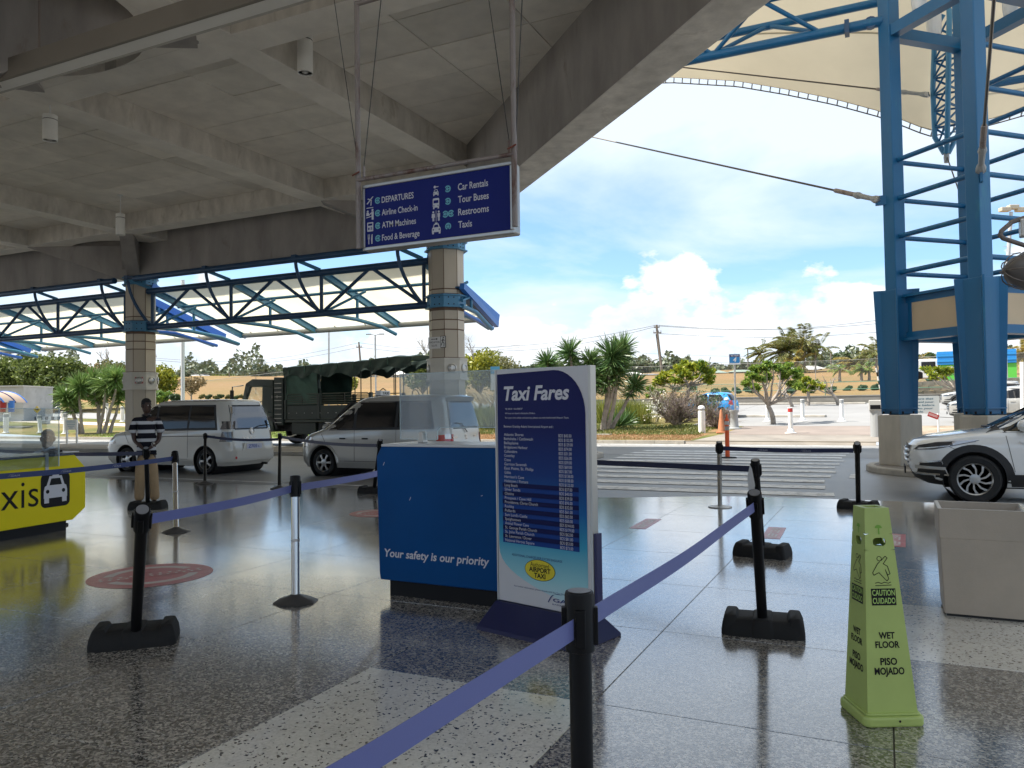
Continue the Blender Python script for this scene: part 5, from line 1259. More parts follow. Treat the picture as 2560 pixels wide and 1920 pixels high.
# ---------- boxy seven seat van used for both minivans
def minivan(name, label, loc, rz, paint, tall=1.85, length=4.6, wb=2.82, round_=False):
    t = thing(name, label, 'minivan', loc, rz, local=True)
    xf = length/2; xr = -length/2; hw_ = .845; fx = xr+.80+wb; rx = xr+.80
    k = tall/1.85
    if not round_:
        tab = [(.20, xf-.12, xr+.10, hw_-.06), (.32, xf-.02, xr+.02, hw_), (.62, xf, xr, hw_+.005), (.80, xf-.08, xr+.05, hw_), (.98, xf-.30, xr+.07, hw_-.005), (1.04*k, xf-.62, xr+.075, hw_-.01), (1.10*k, xf-.86, xr+.08, hw_-.02), (1.45*k, xf-1.30, xr+.16, hw_-.075), (1.70*k, xf-1.62, xr+.26, hw_-.13), (1.79*k, xf-1.80, xr+.30, hw_-.17), (1.835*k, xf-2.05, xr+.42, hw_-.26), (1.85*k, xf-2.4, xr+.7, hw_-.42)]
    else:
        tab = [(.22, xf-.10, xr+.08, hw_-.06), (.34, xf-.02, xr+.01, hw_), (.60, xf, xr, hw_), (.82, xf-.05, xr+.04, hw_), (.95, xf-.16, xr+.05, hw_-.005), (1.06*k, xf-.55, xr+.06, hw_-.01), (1.15*k, xf-.78, xr+.07, hw_-.025), (1.45*k, xf-1.16, xr+.14, hw_-.08), (1.70*k, xf-1.52, xr+.20, hw_-.13), (1.79*k, xf-1.72, xr+.14, hw_-.17), (1.835*k, xf-2.0, xr+.30, hw_-.26), (1.85*k, xf-2.4, xr+.6, hw_-.42)]
    c = Car(tab, rf=.42, rr=.26); R = .315
    zs = [.20, .26, .32, .45, .62, .72, .80, .90, .98, 1.04*k, 1.10*k, 1.2*k, 1.32*k, 1.45*k, 1.58*k, 1.70*k, 1.75*k, 1.79*k, 1.815*k, 1.835*k, 1.85*k]
    c.body(zs, [(fx, R, R+.075), (rx, R, R+.075)], 'body', paint, t)
    under(t, xr+.3, xf-.3, .55, .17, .7)
    for x in (fx, rx):
        well(t, x, R, R+.07, .835)
        for s in (-1, 1): wheel(t, x, s*(hw_-.115), R, .2, 5 if not round_ else 6, twist=0.0)
    zb = 1.085*k
    for s in (-1, 1):
        # side glass: front door, sliding door, rear quarter
        xw = xf-1.02
        win = [([(rx-.35, zb+.06), (rx+.55, zb+.05)], [(rx-.20, 1.66*k), (rx+.55, 1.69*k)]), ([(rx+.62, zb+.05), (rx+1.68, zb+.02)], [(rx+.62, 1.69*k), (rx+1.68, 1.70*k)]), ([(rx+1.76, zb+.02), (fx-.22, zb)], [(rx+1.76, 1.70*k), (rx+2.13, 1.68*k)]), ([(fx-.14, zb), (fx+.22, zb)], [(rx+2.20, 1.66*k), (rx+2.28, 1.60*k)])]
        for bo, to in win:
            c.side(MB(), bo, to, s, .006, 0).build('window', GLASSC, t, smooth=180) if False else c.side(MB(), bo, to, s, .006).build('window', GLASSC, t, smooth=180)
        tr_ = MB(); c.side(tr_, [(rx-.42, zb-.0), (fx+.30, zb-.03)], [(rx-.26, 1.71*k), (rx+2.26, 1.72*k)], s, .003); tr_.build('window_trim', BLKTRIM, t, smooth=180)
        sm = MB(); seam(c, sm, [(rx+.58, .40), (rx+.58, zb)], s) ; seam(c, sm, [(rx+1.72, .36), (rx+1.72, zb)], s); seam(c, sm, [(fx-.10, .75), (fx+.1, zb)], s)
        seam(c, sm, [(rx+.58, .36), (fx-.5, .36)], s)
        if not round_: seam(c, sm, [(rx-.35, .94), (rx+1.6, .92)], s, .016)
        sm.build('door_seams', BLKTRIM, t, kind='stuff')
        for x in (rx+1.55, rx+2.0) if not round_ else (rx+1.42, rx+2.05):
            hp = Vector((x, s*(c.hw(x, .88)+.012), .88)); MB().box(hp, (.16, .03, .035)).build('door_handle', paint if not round_ else BLKTRIM, t, bevel=.01)
        mirror(c, t, fx+.12, 1.12*k, paint, s)
        # head lamp, tail lamps
        hl = MB(); c.side(hl, [(xf-.62, .74), (xf-.06, .66)], [(xf-.50, .92), (xf-.16, .80)], s, .004); hl.build('headlight', LAMPC, t, smooth=180)
        if round_:
            tl = MB(); c.side(tl, [(xr+.02, .60), (xr+.34, .72)], [(xr+.05, .98), (xr+.32, .96)], s, .006); tl.build('tail_light', LAMPR, t, smooth=180)
            tl = MB(); c.end(tl, s*.62, s*.80, .60, s*.64, s*.79, .98, False, .006); tl.build('tail_light', LAMPR, t, smooth=180)
            tl = MB(); c.end(tl, s*.66, s*.79, .88, s*.66, s*.79, .99, False, .009); tl.build('reversing_light', LAMPC, t, smooth=180)
            fl2 = MB(); c.side(fl2, [(fx-.52, .30), (fx+.52, .30)], [(fx-.36, .74), (fx+.36, .74)], s, .012)
        else:
            for z0_, z1_ in ((.80, 1.04), (1.10, 1.30)):
                tl = MB(); c.side(tl, [(xr+.06, z0_*k), (xr+.30, z0_*k)], [(xr+.08, z1_*k), (xr+.24, z1_*k)], s, .006); tl.build('tail_light', M('smoky_lamp', (.16, .15, .15), .08, coat=.9, var=(60, .6)), t, smooth=180)
                tl = MB(); c.end(tl, s*.70, s*.80, z0_*k, s*.69, s*.78, z1_*k, False, .006); tl.build('tail_light', LAMPD, t, smooth=180)
    ws = MB(); c.end(ws, -.70, .70, 1.12*k, -.58, .58, 1.70*k, True, .005); ws.build('windscreen', GLASSC, t, smooth=180)
    rg = MB(); c.end(rg, -.66, .66, 1.12*k, -.54, .54, 1.66*k, False, .006); rg.build('rear_window', M('rear_glass', (.03, .035, .045), .03, spec=.9, coat=1), t, smooth=180)
    rt = MB(); c.end(rt, -.69, .69, 1.085*k, -.57, .57, 1.70*k, False, .003); rt.build('rear_window_trim', BLKTRIM, t, smooth=180)
    wp = MB(); wp.tube([Vector((c.xend(-.02, 1.12*k, False)-.02, -.05, 1.10*k)), Vector((c.xend(.1, 1.16*k, False)-.025, -.28, 1.17*k)), Vector((c.xend(.5, 1.17*k, False)-.025, -.60, 1.19*k))] if not round_ else [Vector((c.xend(.1, 1.02*k, False)-.03, .0, 1.0*k)), Vector((c.xend(.1, 1.2*k, False)-.03, .22, 1.2*k)), Vector((c.xend(.3, 1.2*k, False)-.03, .45, 1.22*k))], .011, 5); wp.build('wiper', BLKTRIM, t)
    bx = xr-.01
    bp = MB(); c.end(bp, -hw_+.0, hw_-.0, .30, -hw_, hw_, .56, False, .035, nx=24); c.side(bp, [(xr, .30), (rx-.42, .30)], [(xr, .56), (rx-.42, .56)], -1, .02); c.side(bp, [(xr, .30), (rx-.42, .30)], [(xr, .56), (rx-.42, .56)], 1, .02)
    bo_ = bp.build('rear_bumper', paint, t, smooth=180)
    if round_: MB().beam((xr-.05, -.5, .52), (xr-.05, .5, .52), .05, .07).build('bumper_step', CHROME, t, bevel=.015)
    fr = Fr((c.xend(0, .70, False)-.012, .27, .68), (0, -1, 0)); 
    if not round_:
        pz = .66; fr = Fr((c.xend(0, pz, False)-.02, .26, pz-.06), (0, -1, 0))
        MB().prism(fr, [(-.13, -.03), (.65, -.03), (.58, -.01+.17), (-.06, .16)], -.01, .004).build('plate_recess', paint, t)
        MB().prism(fr, rrect(0, 0, .52, .125, .015), .005, .010).build('number_plate', M('plate_lilac', (.52, .54, .66), .4), t)
        l = MB(); l.text(fr, 'Z705', .05, .025, .08, .30, .012, 0, bold=.02); l.text(fr, '%', .37, .03, .05, .06, .012, 0); l.build('plate_lettering', M('plate_ink', (.06, .10, .36), .5), t, kind='stuff')
        l = MB(); f3 = Fr((c.xend(0, .87, False)-.010, .34, .855), (0, -1, 0), (.05, 0, 1)); l.text(f3, 'V O X Y', 0, 0, .045, .46, .004, 0, bold=.02); l.build('badge_lettering', CHROME, t, kind='stuff')
        f4 = Fr((c.xend(0, 1.04, False)-.012, 0, 1.04*k), (0, -1, 0), (.06, 0, 1)); e2 = MB(); e2.lathe([(.055, 0), (.07, .006), (.085, 0)], f4.p(0, 0), 20, ax=Matrix((f4.r, f4.u, f4.n)).transposed(), cap=False); e2.ring(f4, 0, .012, .028, .04, .004, 0, 16); e2.rect(f4, -.008, -.06, .008, .03, .004); e2.build('emblem', CHROME, t, kind='stuff')
        MB().disc(Fr((c.xend(.6, .40, False)-.045, .62, .40), (0, -1, 0)), 0, 0, .035, 0, 0, 14).build('reflector', LAMPR, t)
        MB().tube([(xr+.3, -.35, .22), (xr-.06, -.4, .20)], .03, 8).build('exhaust', BLKTRIM, t)
        MB().lathe([(.012, 0), (.008, .18), (.003, .3)], (xf-1.7, .3, 1.80*k), 6, ax=Matrix.Rotation(-.9, 3, 'Y')).build('antenna', BLKTRIM, t)
    else:
        l = MB(); f3 = Fr((c.xend(.3, .93, False)-.010, .62, .90*k), (0, -1, 0), (.03, 0, 1)); l.stroke(f3, [(0, .0), (.18, .0)], .03, .004); l.rect(f3, .95, -.01, 1.03, .02, .004)
        l.stroke(f3, [(.62, .02), (.56, .035), (.56, .015), (.62, -.03), (.62, -.05), (.56, -.035)], .016, .004); l.build('emblem', CHROME, t, kind='stuff')
        sp = MB(); c.end(sp, -.60, .60, 1.70*k, -.56, .56, 1.78*k, False, .05, nx=16); sp.build('spoiler', paint, t, smooth=180)
        for s in (-1, 1):
            ar_ = MB(); q = []
            for i in range(15):
                a = pi*i/14; q.append(((R+.11)*cos(a), (R+.11)*sin(a)))
            for xx in (fx, rx): ar_.tube([Vector((xx+a, s*(c.hw(xx+a, max(.3, R+b))+.0), R+b)) for a, b in q], .035, 6)
            ar_.build('arch_flare', paint, t, smooth=60, kind='stuff')
        TXR = thing('taxi_light', 'small white taxi roof light on the silver minivan', 'taxi light', Vector(loc)+Matrix.Rotation(rz, 3, 'Z') @ Vector((.25, -.1, tall-.005)), rz, local=True)
        MB().box((0, 0, .065), (.16, .40, .13)).build('lamp_box', WHITE, TXR, bevel=.02); MB().box((0, 0, .006), (.2, .44, .02)).build('lamp_base', BLKTRIM, TXR)
        l = MB(); l.text(Fr((-.081, .13, .04), (0, -1, 0)), 'TAXI', 0, 0, .06, .26, .003, 0, bold=.03); l.build('lettering', BLACK, TXR, kind='stuff')
    return t
minivan('minivan', 'cream white minivan with plate Z705 seen from behind', (-16.7, 15.0, 0), pi, PAINTC)
fwp = G(806, 1189); ctr2 = Vector((fwp.x+2.12-.78, fwp.y+.75, 0))
minivan('minivan', 'silver minivan parked behind the blue counter screen', (ctr2.x+.05, ctr2.y, 0), pi, PAINTS, tall=1.86, length=4.25, wb=2.63, round_=True)

# ---------- white SUV at the right
def suv(name, label, loc, rz, paint, det=True, cat='car', local=True):
    t = thing(name, label, cat, loc, rz, local=True)
    xf, xr = 2.24, -2.24; hw_ = .92; fx, rx = 1.34, -1.33; R = .36
    tab = [(.24, xf-.30, xr+.22, hw_-.10), (.34, xf-.12, xr+.06, hw_-.02), (.50, xf-.02, xr, hw_), (.70, xf, xr, hw_), (.86, xf-.02, xr+.03, hw_-.005), (.94, xf-.10, xr+.05, hw_-.02), (1.00, xf-.32, xr+.06, hw_-.03), (1.06, xf-.72, xr+.08, hw_-.05), (1.11, xf-1.12, xr+.10, hw_-.07), (1.30, xf-1.46, xr+.24, hw_-.17), (1.48, xf-1.84, xr+.44, hw_-.26), (1.56, xf-2.08, xr+.40, hw_-.32), (1.62, xf-2.4, xr+.55, hw_-.40), (1.645, xf-2.75, xr+.95, hw_-.55)]
    c = Car(tab, rf=.55, rr=.5)
    zs = [.24, .29, .34, .42, .50, .60, .70, .78, .86, .90, .94, .97, 1.0, 1.03, 1.06, 1.085, 1.11, 1.2, 1.30, 1.40, 1.48, 1.52, 1.56, 1.59, 1.62, 1.645]
    c.body(zs, [(fx, R, R+.07), (rx, R, R+.07)], 'body', paint, t)
    under(t, xr+.3, xf-.5, .6, .2, .75)
    for x in (fx, rx):
        well(t, x, R, R+.065, .90)
        for s in (-1, 1): wheel(t, x, s*(hw_-.10), R, .22, 10 if det else 5, twist=.42, rr=.66)
    for s in (-1, 1):
        c.side(MB(), [(rx-.45, 1.17), (rx+.20, 1.10)], [(rx-.30, 1.40), (rx+.30, 1.49)], s, .006).build('window', GLASSC, t, smooth=180)
        c.side(MB(), [(rx+.28, 1.10), (rx+1.22, 1.08)], [(rx+.36, 1.49), (rx+1.22, 1.53)], s, .006).build('window', GLASSC, t, smooth=180)
        c.side(MB(), [(rx+1.30, 1.08), (fx-.38, 1.09)], [(rx+1.30, 1.53), (rx+1.62, 1.50)], s, .006).build('window', GLASSC, t, smooth=180)
        tr_ = MB(); c.side(tr_, [(rx-.55, 1.13), (fx-.16, 1.06)], [(rx-.36, 1.46), (rx+1.68, 1.55)], s, .003); tr_.build('window_trim', BLKTRIM, t, smooth=180)
        # black cladding round the arches and along the sill
        for xx in (fx, rx):
            cl = MB(); n = 22
            def fn(u, v, xx=xx):
                a = -.12+(pi+.24)*u; r = R+.055+.11*v; x = xx+r*cos(a); z = max(.26, R+r*sin(a)); return (x, s*(c.hw(x, z)+.012-.010*v), z)
            cl.grid(fn, n, 2); o = cl.build('arch_cladding', BLKTRIM, t, smooth=180)
        sl = MB(); c.side(sl, [(rx+.48, .25), (fx-.48, .25)], [(rx+.44, .44), (fx-.44, .44)], s, .012); sl.build('sill', BLKTRIM, t, smooth=180)
        sm = MB(); seam(c, sm, [(rx+.48, .6), (rx+.27, 1.1)], s); seam(c, sm, [(rx+1.26, .45), (rx+1.26, 1.08)], s); seam(c, sm, [(fx-.52, .48), (fx-.46, .8), (fx-.42, 1.02)], s); seam(c, sm, [(xf-.42, .92), (fx+.22, .80)], s, .006)
        sm.build('door_seams', BLKTRIM, t, kind='stuff')
        for x in (rx+1.08, rx+1.98): MB().box((x, s*(c.hw(x, .93)+.012), .93), (.2, .03, .035)).build('door_handle', paint, t, bevel=.01)
        mirror(c, t, fx-.66, 1.17, paint, s)
        hl = MB(); c.side(hl, [(xf-.92, .93), (xf-.34, .80), (xf-.08, .79)], [(xf-.98, .955), (xf-.40, .92), (xf-.16, .865)], s, .006, nx=18); h = hl.build('headlight', LAMPD, t, smooth=180)
        hl = MB(); c.side(hl, [(xf-.90, .935), (xf-.62, .875)], [(xf-.96, .953), (xf-.60, .935)], s, .009); hl.build('lens', LAMPC, h, smooth=180)
        hl = MB(); c.side(hl, [(xf-.58, .862), (xf-.14, .805)], [(xf-.58, .875), (xf-.14, .815)], s, .010); hl.build('trim', CHROME, h, smooth=180)
        fg = MB(); c.side(fg, [(xf-.56, .40), (xf-.12, .42)], [(xf-.46, .64), (xf-.16, .60)], s, .006); g_ = fg.build('fog_light_bezel', CHROME, t, smooth=180)
        fg = MB(); c.side(fg, [(xf-.53, .425), (xf-.13, .44)], [(xf-.455, .62), (xf-.17, .585)], s, .010); fg.build('fog_light', BLKTRIM, g_, smooth=180)
        fg = MB(); c.side(fg, [(xf-.52, .49), (xf-.10, .50)], [(xf-.51, .535), (xf-.10, .55)], s, .014); fg.build('blade', PAINTS, g_, smooth=180)
        tl = MB(); c.side(tl, [(xr+.05, .92), (xr+.55, .96)], [(xr+.10, 1.06), (xr+.48, 1.05)], s, .006); tl.build('tail_light', LAMPR, t, smooth=180)
    c.end(MB(), -.74, .74, 1.12, -.56, .56, 1.50, True, .006).build('windscreen', GLASSC, t, smooth=180)
    c.end(MB(), -.66, .66, 1.12, -.54, .54, 1.44, False, .006).build('rear_window', GLASSC, t, smooth=180)
    gr = MB(); c.end(gr, -.46, .46, .56, -.56, .56, .86, True, .008); gr = gr.build('grille', BLKTRIM, t, smooth=180)
    for z in (.62, .70, .78): MB().tube([Vector((c.xend(y, z, True)+.02, y, z)) for y in [-.54+.108*i for i in range(11)]], .022, 8).build('grille_bar', CHROME, gr)
    lo = MB(); c.end(lo, -.80, .80, .245, -.84, .84, .40, True, .02, nx=24); lo.build('lower_bumper', BLKTRIM, t, smooth=180)
    sk = MB(); c.end(sk, -.55, .55, .27, -.55, .55, .33, True, .035); sk.build('skid_plate', ALU, t, smooth=180)
    MB().box((xf+.03, 0, .44), (.02, .5, .12)).build('number_plate', BLACK, t)
    wp = MB(); wp.tube([Vector((fx-.24, -.5, 1.135)), Vector((fx-.26, -.3, 1.14)), Vector((fx-.3, .5, 1.15))], .012, 5); wp.build('wiper', BLKTRIM, t)
    for s in (-1, 1): MB().tube([(xr+.75, s*.50, 1.655), (xr+.85, s*.52, 1.69), (.1, s*.54, 1.70), (.35, s*.53, 1.66)], .018, 6).build('roof_rail', BLKTRIM, t)
    return t
SW = G(2438, 1256)
suv('suv', 'white sport utility car entering from the right edge', (SW.x+1.34, SW.y+.82, 0), pi, PAINTW)

# ---------- small hatchback
def hatch(name, label, loc, rz, paint, k=1.0, cat='car'):
    t = thing(name, label, cat, loc, rz, local=True)
    xf, xr, hw_ = 1.78, -1.78, .80; fx, rx, R = 1.14, -1.16, .28
    tab = [(.2, xf-.2, xr+.12, hw_-.08), (.34, xf-.03, xr+.02, hw_-.01), (.55, xf, xr, hw_), (.75, xf-.08, xr+.02, hw_), (.88, xf-.32, xr+.04, hw_-.02), (.96, xf-.72, xr+.06, hw_-.04), (1.2, xf-1.22, xr+.20, hw_-.14), (1.40, xf-1.62, xr+.36, hw_-.22), (1.47, xf-1.85, xr+.5, hw_-.30), (1.50, xf-2.2, xr+.85, hw_-.45)]
    c = Car(tab, rf=.45, rr=.42)
    c.body([.2, .27, .34, .45, .55, .65, .75, .82, .88, .92, .96, 1.05, 1.2, 1.3, 1.4, 1.44, 1.47, 1.5], [(fx, R, R+.06), (rx, R, R+.06)], 'body', paint, t)
    under(t, xr+.3, xf-.4, .5, .16, .6)
    for x in (fx, rx):
        well(t, x, R, R+.055, .78)
        for s in (-1, 1): wheel(t, x, s*(hw_-.10), R, .18, 6)
    for s in (-1, 1):
        c.side(MB(), [(rx-.1, 1.0), (rx+.82, .96)], [(rx+.1, 1.32), (rx+.82, 1.38)], s, .006).build('window', GLASSC, t, smooth=180)
        c.side(MB(), [(rx+.92, .96), (fx-.32, .95)], [(rx+.92, 1.38), (fx-.92, 1.34)], s, .006).build('window', GLASSC, t, smooth=180)
        sm = MB(); seam(c, sm, [(rx+.87, .4), (rx+.87, .95)], s); seam(c, sm, [(fx-.36, .5), (fx-.3, .95)], s); sm.build('door_seams', BLKTRIM, t, kind='stuff')
        mirror(c, t, fx-.36, 1.0, paint, s)
        tl = MB(); c.side(tl, [(xr+.03, .72), (xr+.26, .78)], [(xr+.1, 1.0), (xr+.22, 1.0)], s, .006); tl.build('tail_light', LAMPR, t, smooth=180)
        hl = MB(); c.side(hl, [(xf-.5, .72), (xf-.1, .62)], [(xf-.42, .82), (xf-.2, .74)], s, .006); hl.build('headlight', LAMPC, t, smooth=180)
    c.end(MB(), -.62, .62, 1.0, -.48, .48, 1.36, True, .006).build('windscreen', GLASSC, t, smooth=180)
    c.end(MB(), -.58, .58, 1.0, -.46, .46, 1.36, False, .006).build('rear_window', GLASSC, t, smooth=180)
    MB().box((xr-.005, 0, .62), (.02, .4, .1)).build('number_plate', WHITE, t)
    return t
def on_ground(p): return (p.x, p.y, hz(p.x, p.y)+.012)
bc = GD(1768, 46.5); hatch('hatchback', 'bright blue hatchback in the car park behind the bollards', on_ground(bc), radians(180-8), PAINTB)
b2 = GD(768, 95); hatch('hatchback', 'small blue car under the bare tree in the far left car park', on_ground(b2), radians(178), M('deep_blue_paint', (.03, .09, .32), .3, coat=.7))
b3 = GD(1195, 62); hatch('hatchback', 'small white car beyond the silver minivan and tall grass', on_ground(b3), radians(20), PAINTW)
q1 = GD(2353, 47); suv('suv', 'pale silver car behind the tower legs, the farther of the two', on_ground(q1+Vector((2.24, .6, 0))), radians(180), PAINTS, det=False)
q2 = GD(2371, 36); suv('suv', 'silver grey car spanning behind the near tower leg beside a white bollard', on_ground(q2+Vector((2.24, .6, 0))), radians(180), PAINTS, det=False)
# dark pickup and white bus on the road beyond
def bus():
    D = 80; base = AT(2285, 956, D); t = thing('bus', 'white bus partly hidden behind the tower leg on the far road', 'bus', (base.x, base.y, base.z), radians(4), local=True)
    MB().box((4, 0, 1.3), (9, 2.4, 2.0)).build('body', PAINTW, t, bevel=.15)
    for x in (.9, 2.4, 3.9, 5.4, 6.9):
        MB().box((x+.3, -1.21, 1.65), (1.25, .03, .75)).build('window', GLASSC, t)
    for x in (1.6, 6.6): wheel(t, x, -1.1, .45, .25, 6); wheel(t, x, 1.1, .45, .25, 6)
    D = 78; base = AT(2256, 958, D); t = thing('pickup', 'black vehicle with sloping back beside the white bus', 'car', (base.x, base.y, base.z), radians(4), local=True)
    b = MB(); f = Fr((0, .9, 0), (1, 0, 0), (0, 0, 1)); b.prism(f, [(-2.2, .4), (1.75, .4), (1.75, 1.0), (1.35, 1.15), (.85, 1.95), (-1.9, 1.95), (-2.2, 1.2)], 0, 1.8); b.build('body', BLACK, t, bevel=.08)
    MB().prism(f, [(-.9, 1.2), (1.1, 1.2), (.7, 1.8), (-.9, 1.8)], 1.80, 1.81).build('window', GLASSC, t)
    for x in (-1.4, 1.0): wheel(t, x, -.8, .38, .22, 5); wheel(t, x, .8, .38, .22, 5)
bus()

# ---------- dark green army truck
ARMY = M('army_green', (.022, .032, .026), .45, var=(2, .2), coat=.15); ARMYC = M('army_canvas', (.045, .095, .075), .72, var=(3, .2), bump=(8, .35)); ARMYD = M('army_canvas_dark', (.028, .05, .042), .6, var=(4, .3), bump=(9, .4))
def truck():
    X0, Y0 = -26.1, 26.25; Wd = 2.4
    t = thing('army_truck', 'dark green army truck with canvas canopy parked behind the minivans', 'truck', (X0+4, Y0+1.2, 0))
    f = Fr((X0, Y0, 0), (1, 0, 0), (0, 0, 1))     # side plane, normal towards the terminal
    def sl(pts, d0, d1, name, mat, bevel=.03, parent=None): return MB().prism(f, pts, -d1, -d0).build(name, mat, parent or t, bevel=bevel)
    cabp = [(.06, .62), (2.25, .62), (2.25, 2.62), (.75, 2.66), (.35, 2.45), (.06, 1.55), (.0, 1.0)]
    # cab shell in pieces, so that the windows are open and you look through
    sl([(.0, .62), (2.0, .62), (2.0, 1.48), (.06, 1.48)], 0, Wd, 'cab', ARMY)
    sl([(.72, 2.60), (2.0, 2.60), (2.0, 2.90), (.80, 2.95), (.42, 2.77)], 0, Wd, 'cab_roof', ARMY)
    for d in (0, Wd-.12):
        sl([(.06, 1.481), (.20, 1.481), (.70, 2.599), (.43, 2.76)], d, d+.12, 'windscreen_pillar', ARMY, .01)
        sl([(1.36, 1.481), (2.0, 1.481), (2.0, 2.599), (1.40, 2.599)], d, d+.12, 'cab_pillar', ARMY, .01)
        sl([(.21, 1.482), (1.355, 1.482), (1.395, 2.598), (.71, 2.598)], d+.04, d+.05, 'window', M('cab_glass', (.5, .6, .55), .05, alpha=.25), 0)
    MB().box((X0+.33, Y0+1.2, 1.95), (.05, 2.1, .05)).build('dash_rail', ARMY, t)
    for y in (.55, 1.75): MB().box((X0+1.5, Y0+y, 1.6), (.2, .5, .6)).build('seat', BLKTRIM, t, bevel=.05)
    # mirror arm at the nose
    m = MB().tube([(X0+.35, Y0-.05, 2.68), (X0-.08, Y0-.28, 2.62), (X0-.13, Y0-.3, 1.55), (X0+.1, Y0-.05, 1.3)], .03, 6).build('mirror_arm', ARMY, t)
    MB().box((X0-.09, Y0-.3, 2.14), (.10, .16, .66)).build('mirror', BLKTRIM, m, bevel=.02); MB().box((X0-.09, Y0-.3, 1.58), (.09, .16, .22)).build('mirror', BLKTRIM, m, bevel=.02)
    # air intake stack behind the cab with grilles
    sl([(2.03, .9), (2.55, .9), (2.55, 2.98), (2.03, 3.0)], .02, Wd-.05, 'intake_stack', ARMY)
    for z in (1.02, 1.2, 1.38, 1.62, 1.78, 1.98, 2.14, 2.34, 2.52, 2.72):
        MB().tube([f.p(2.12, z, .03), f.p(2.5, z, .03)], .014, 5).build('grille_bar', STEEL, t)
    for x in (2.0, 2.28): MB().tube([f.p(x, 2.08, .05), f.p(x, 2.2, .05)], .012, 5).build('grab_handle', STEEL, t)
    # chassis, tanks
    sl([(1.7, .62), (8.4, .62), (8.4, .95), (1.7, .95)], .5, Wd-.5, 'chassis', BLKTRIM)
    sl([(3.0, .50), (4.3, .50), (4.3, 1.02), (3.0, 1.02)], .05, .7, 'fuel_tank', ARMY); sl([(4.45, .55), (5.1, .55), (5.1, 1.0), (4.45, 1.0)], .05, .7, 'battery_box', BLKTRIM)
    # cargo bed
    bx0, bx1, zf, zs_ = 2.68, 8.5, 1.12, 1.74
    sl([(bx0, zf-.10), (bx1, zf-.10), (bx1, zf+.02), (bx0, zf+.02)], -.04, Wd+.04, 'bed_floor', ARMY)
    for a, b in ((bx0, 4.5), (4.58, 7.15), (7.23, bx1)):
        for d in (-.03, Wd-.03):
            sl([(a, zf+.03), (b, zf+.03), (b, zs_), (a, zs_)], d, d+.06, 'side_board', ARMY, .01)
    bt = MB(); R = Matrix((f.r, f.u, f.n)).transposed()
    for i in range(14): bt.lathe([(.022, 0), (.022, .012)], f.p(bx0+.25+.42*i, zf+.30, .03), 6, ax=R)
    bt.build('rivets', STEEL, t, kind='stuff')
    sl([(bx0-.02, zf), (bx0+.04, zf), (bx0+.04, 2.55), (bx0-.02, 2.55)], 0, Wd, 'headboard', ARMY)
    for d in (0, Wd):
        for x in (bx0+.05, 4.54, 7.19, 6.75):
            MB().beam(f.p(x, zf+.05, -d), f.p(x, 2.24 if x in (4.54, 7.19) else 2.0, -d), .12, .12, up=(1, 0, 0)).build('stake_post', ARMY, t)
        for a, b in ((bx0+.12, 4.45), (4.64, 7.1)):
            n = 3
            for z in (1.82, 1.92, 2.02, 2.12): MB().tube([f.p(a, z, -d), f.p(b, z, -d)], .018, 5).build('side_rail', ARMY, t)
            MB().tube([f.p(a, 1.76, -d), f.p(a, 2.17, -d), f.p(a+.08, 2.23, -d), f.p(b-.08, 2.23, -d), f.p(b, 2.17, -d), f.p(b, 1.76, -d)], .022, 6).build('side_rail', ARMY, t)
            MB().tube([f.p((a+b)/2, 1.76, -d), f.p((a+b)/2, 2.23, -d)], .018, 5).build('side_rail', ARMY, t)
        for x in (bx0+.05, 4.6, 7.2, 8.4, 6.7):
            MB().tube([f.p(x, zs_, -d), f.p(x, 3.2, -d)], .022, 6).build('hoop', ARMY, t)
        MB().tube([f.p(7.6, 1.76, -d), f.p(7.65, 2.3, -d), f.p(7.8, 2.38, -d), f.p(7.92, 2.3, -d), f.p(8.2, 1.76, -d)], .022, 6).build('ladder', ARMY, t)
    # canvas: top, sagging skirts, closed front bay
    rnd = random.Random(5)
    zr0, zr1 = 3.42, 3.74
    def ztop(u): return 3.50+.22*u+ (.06*sin(max(0, (u-.66)*9.2)) if u > .66 else 0)
    L0, L1 = bx0-.06, 9.2
    def top(u, v):
        x = L0+(L1-L0)*u; y = Wd*v; arch = .13*sin(pi*v)
        return f.p(x, ztop(u)+arch-.12+.02*sin(x*7+v*5), -y)
    MB().grid(top, 48, 14).build('canvas_top', ARMYC, t, smooth=180)
    for d, sg in ((-.02, 1), (Wd+.02, -1)):
        def sk(u, v, d=d):
            x = L0+(L1-L0)*u; drop = .34+.13*abs(sin(x*2.3))+.09*sin(x*5.1+1)+(.12 if 5.0 < x < 6.9 else 0)*abs(sin((x-5.0)*2.9)); drop = max(.2, drop)
            if u > .74: drop = .42+.05*sin(x*6)
            return f.p(x, ztop(u)-.11-drop*v, -d+sg*(.03+.05*sin(x*8+v*3)*v))
        MB().grid(sk, 70, 5).build('canvas_skirt', ARMYD, t, smooth=180)
        def fb2(u, v, d=d):
            x = bx0+.02+(4.42-bx0)*u; return f.p(x, 1.78+(3.3-1.78)*v, -d-.03*sg+sg*.05*sin(x*5+v*6)*(.3+v*(1-v)*2))
        MB().grid(fb2, 30, 14).build('canvas_side', ARMYC, t, smooth=180)
        st = MB()
        for i in range(7):
            x = bx0+.3+.85*i; st.beam(f.p(x, ztop((x-L0)/(L1-L0))-.1, -d+sg*.07), f.p(x, ztop((x-L0)/(L1-L0))-.4, -d+sg*.07), .05, .02, up=(1, 0, 0))
        st.build('straps', ARMYC, t, kind='stuff')
    MB().grid(lambda u, v: f.p(L0+.01, 1.75+(3.42-1.75)*v, -Wd*u), 8, 6).build('canvas_front', ARMYD, t, smooth=180)
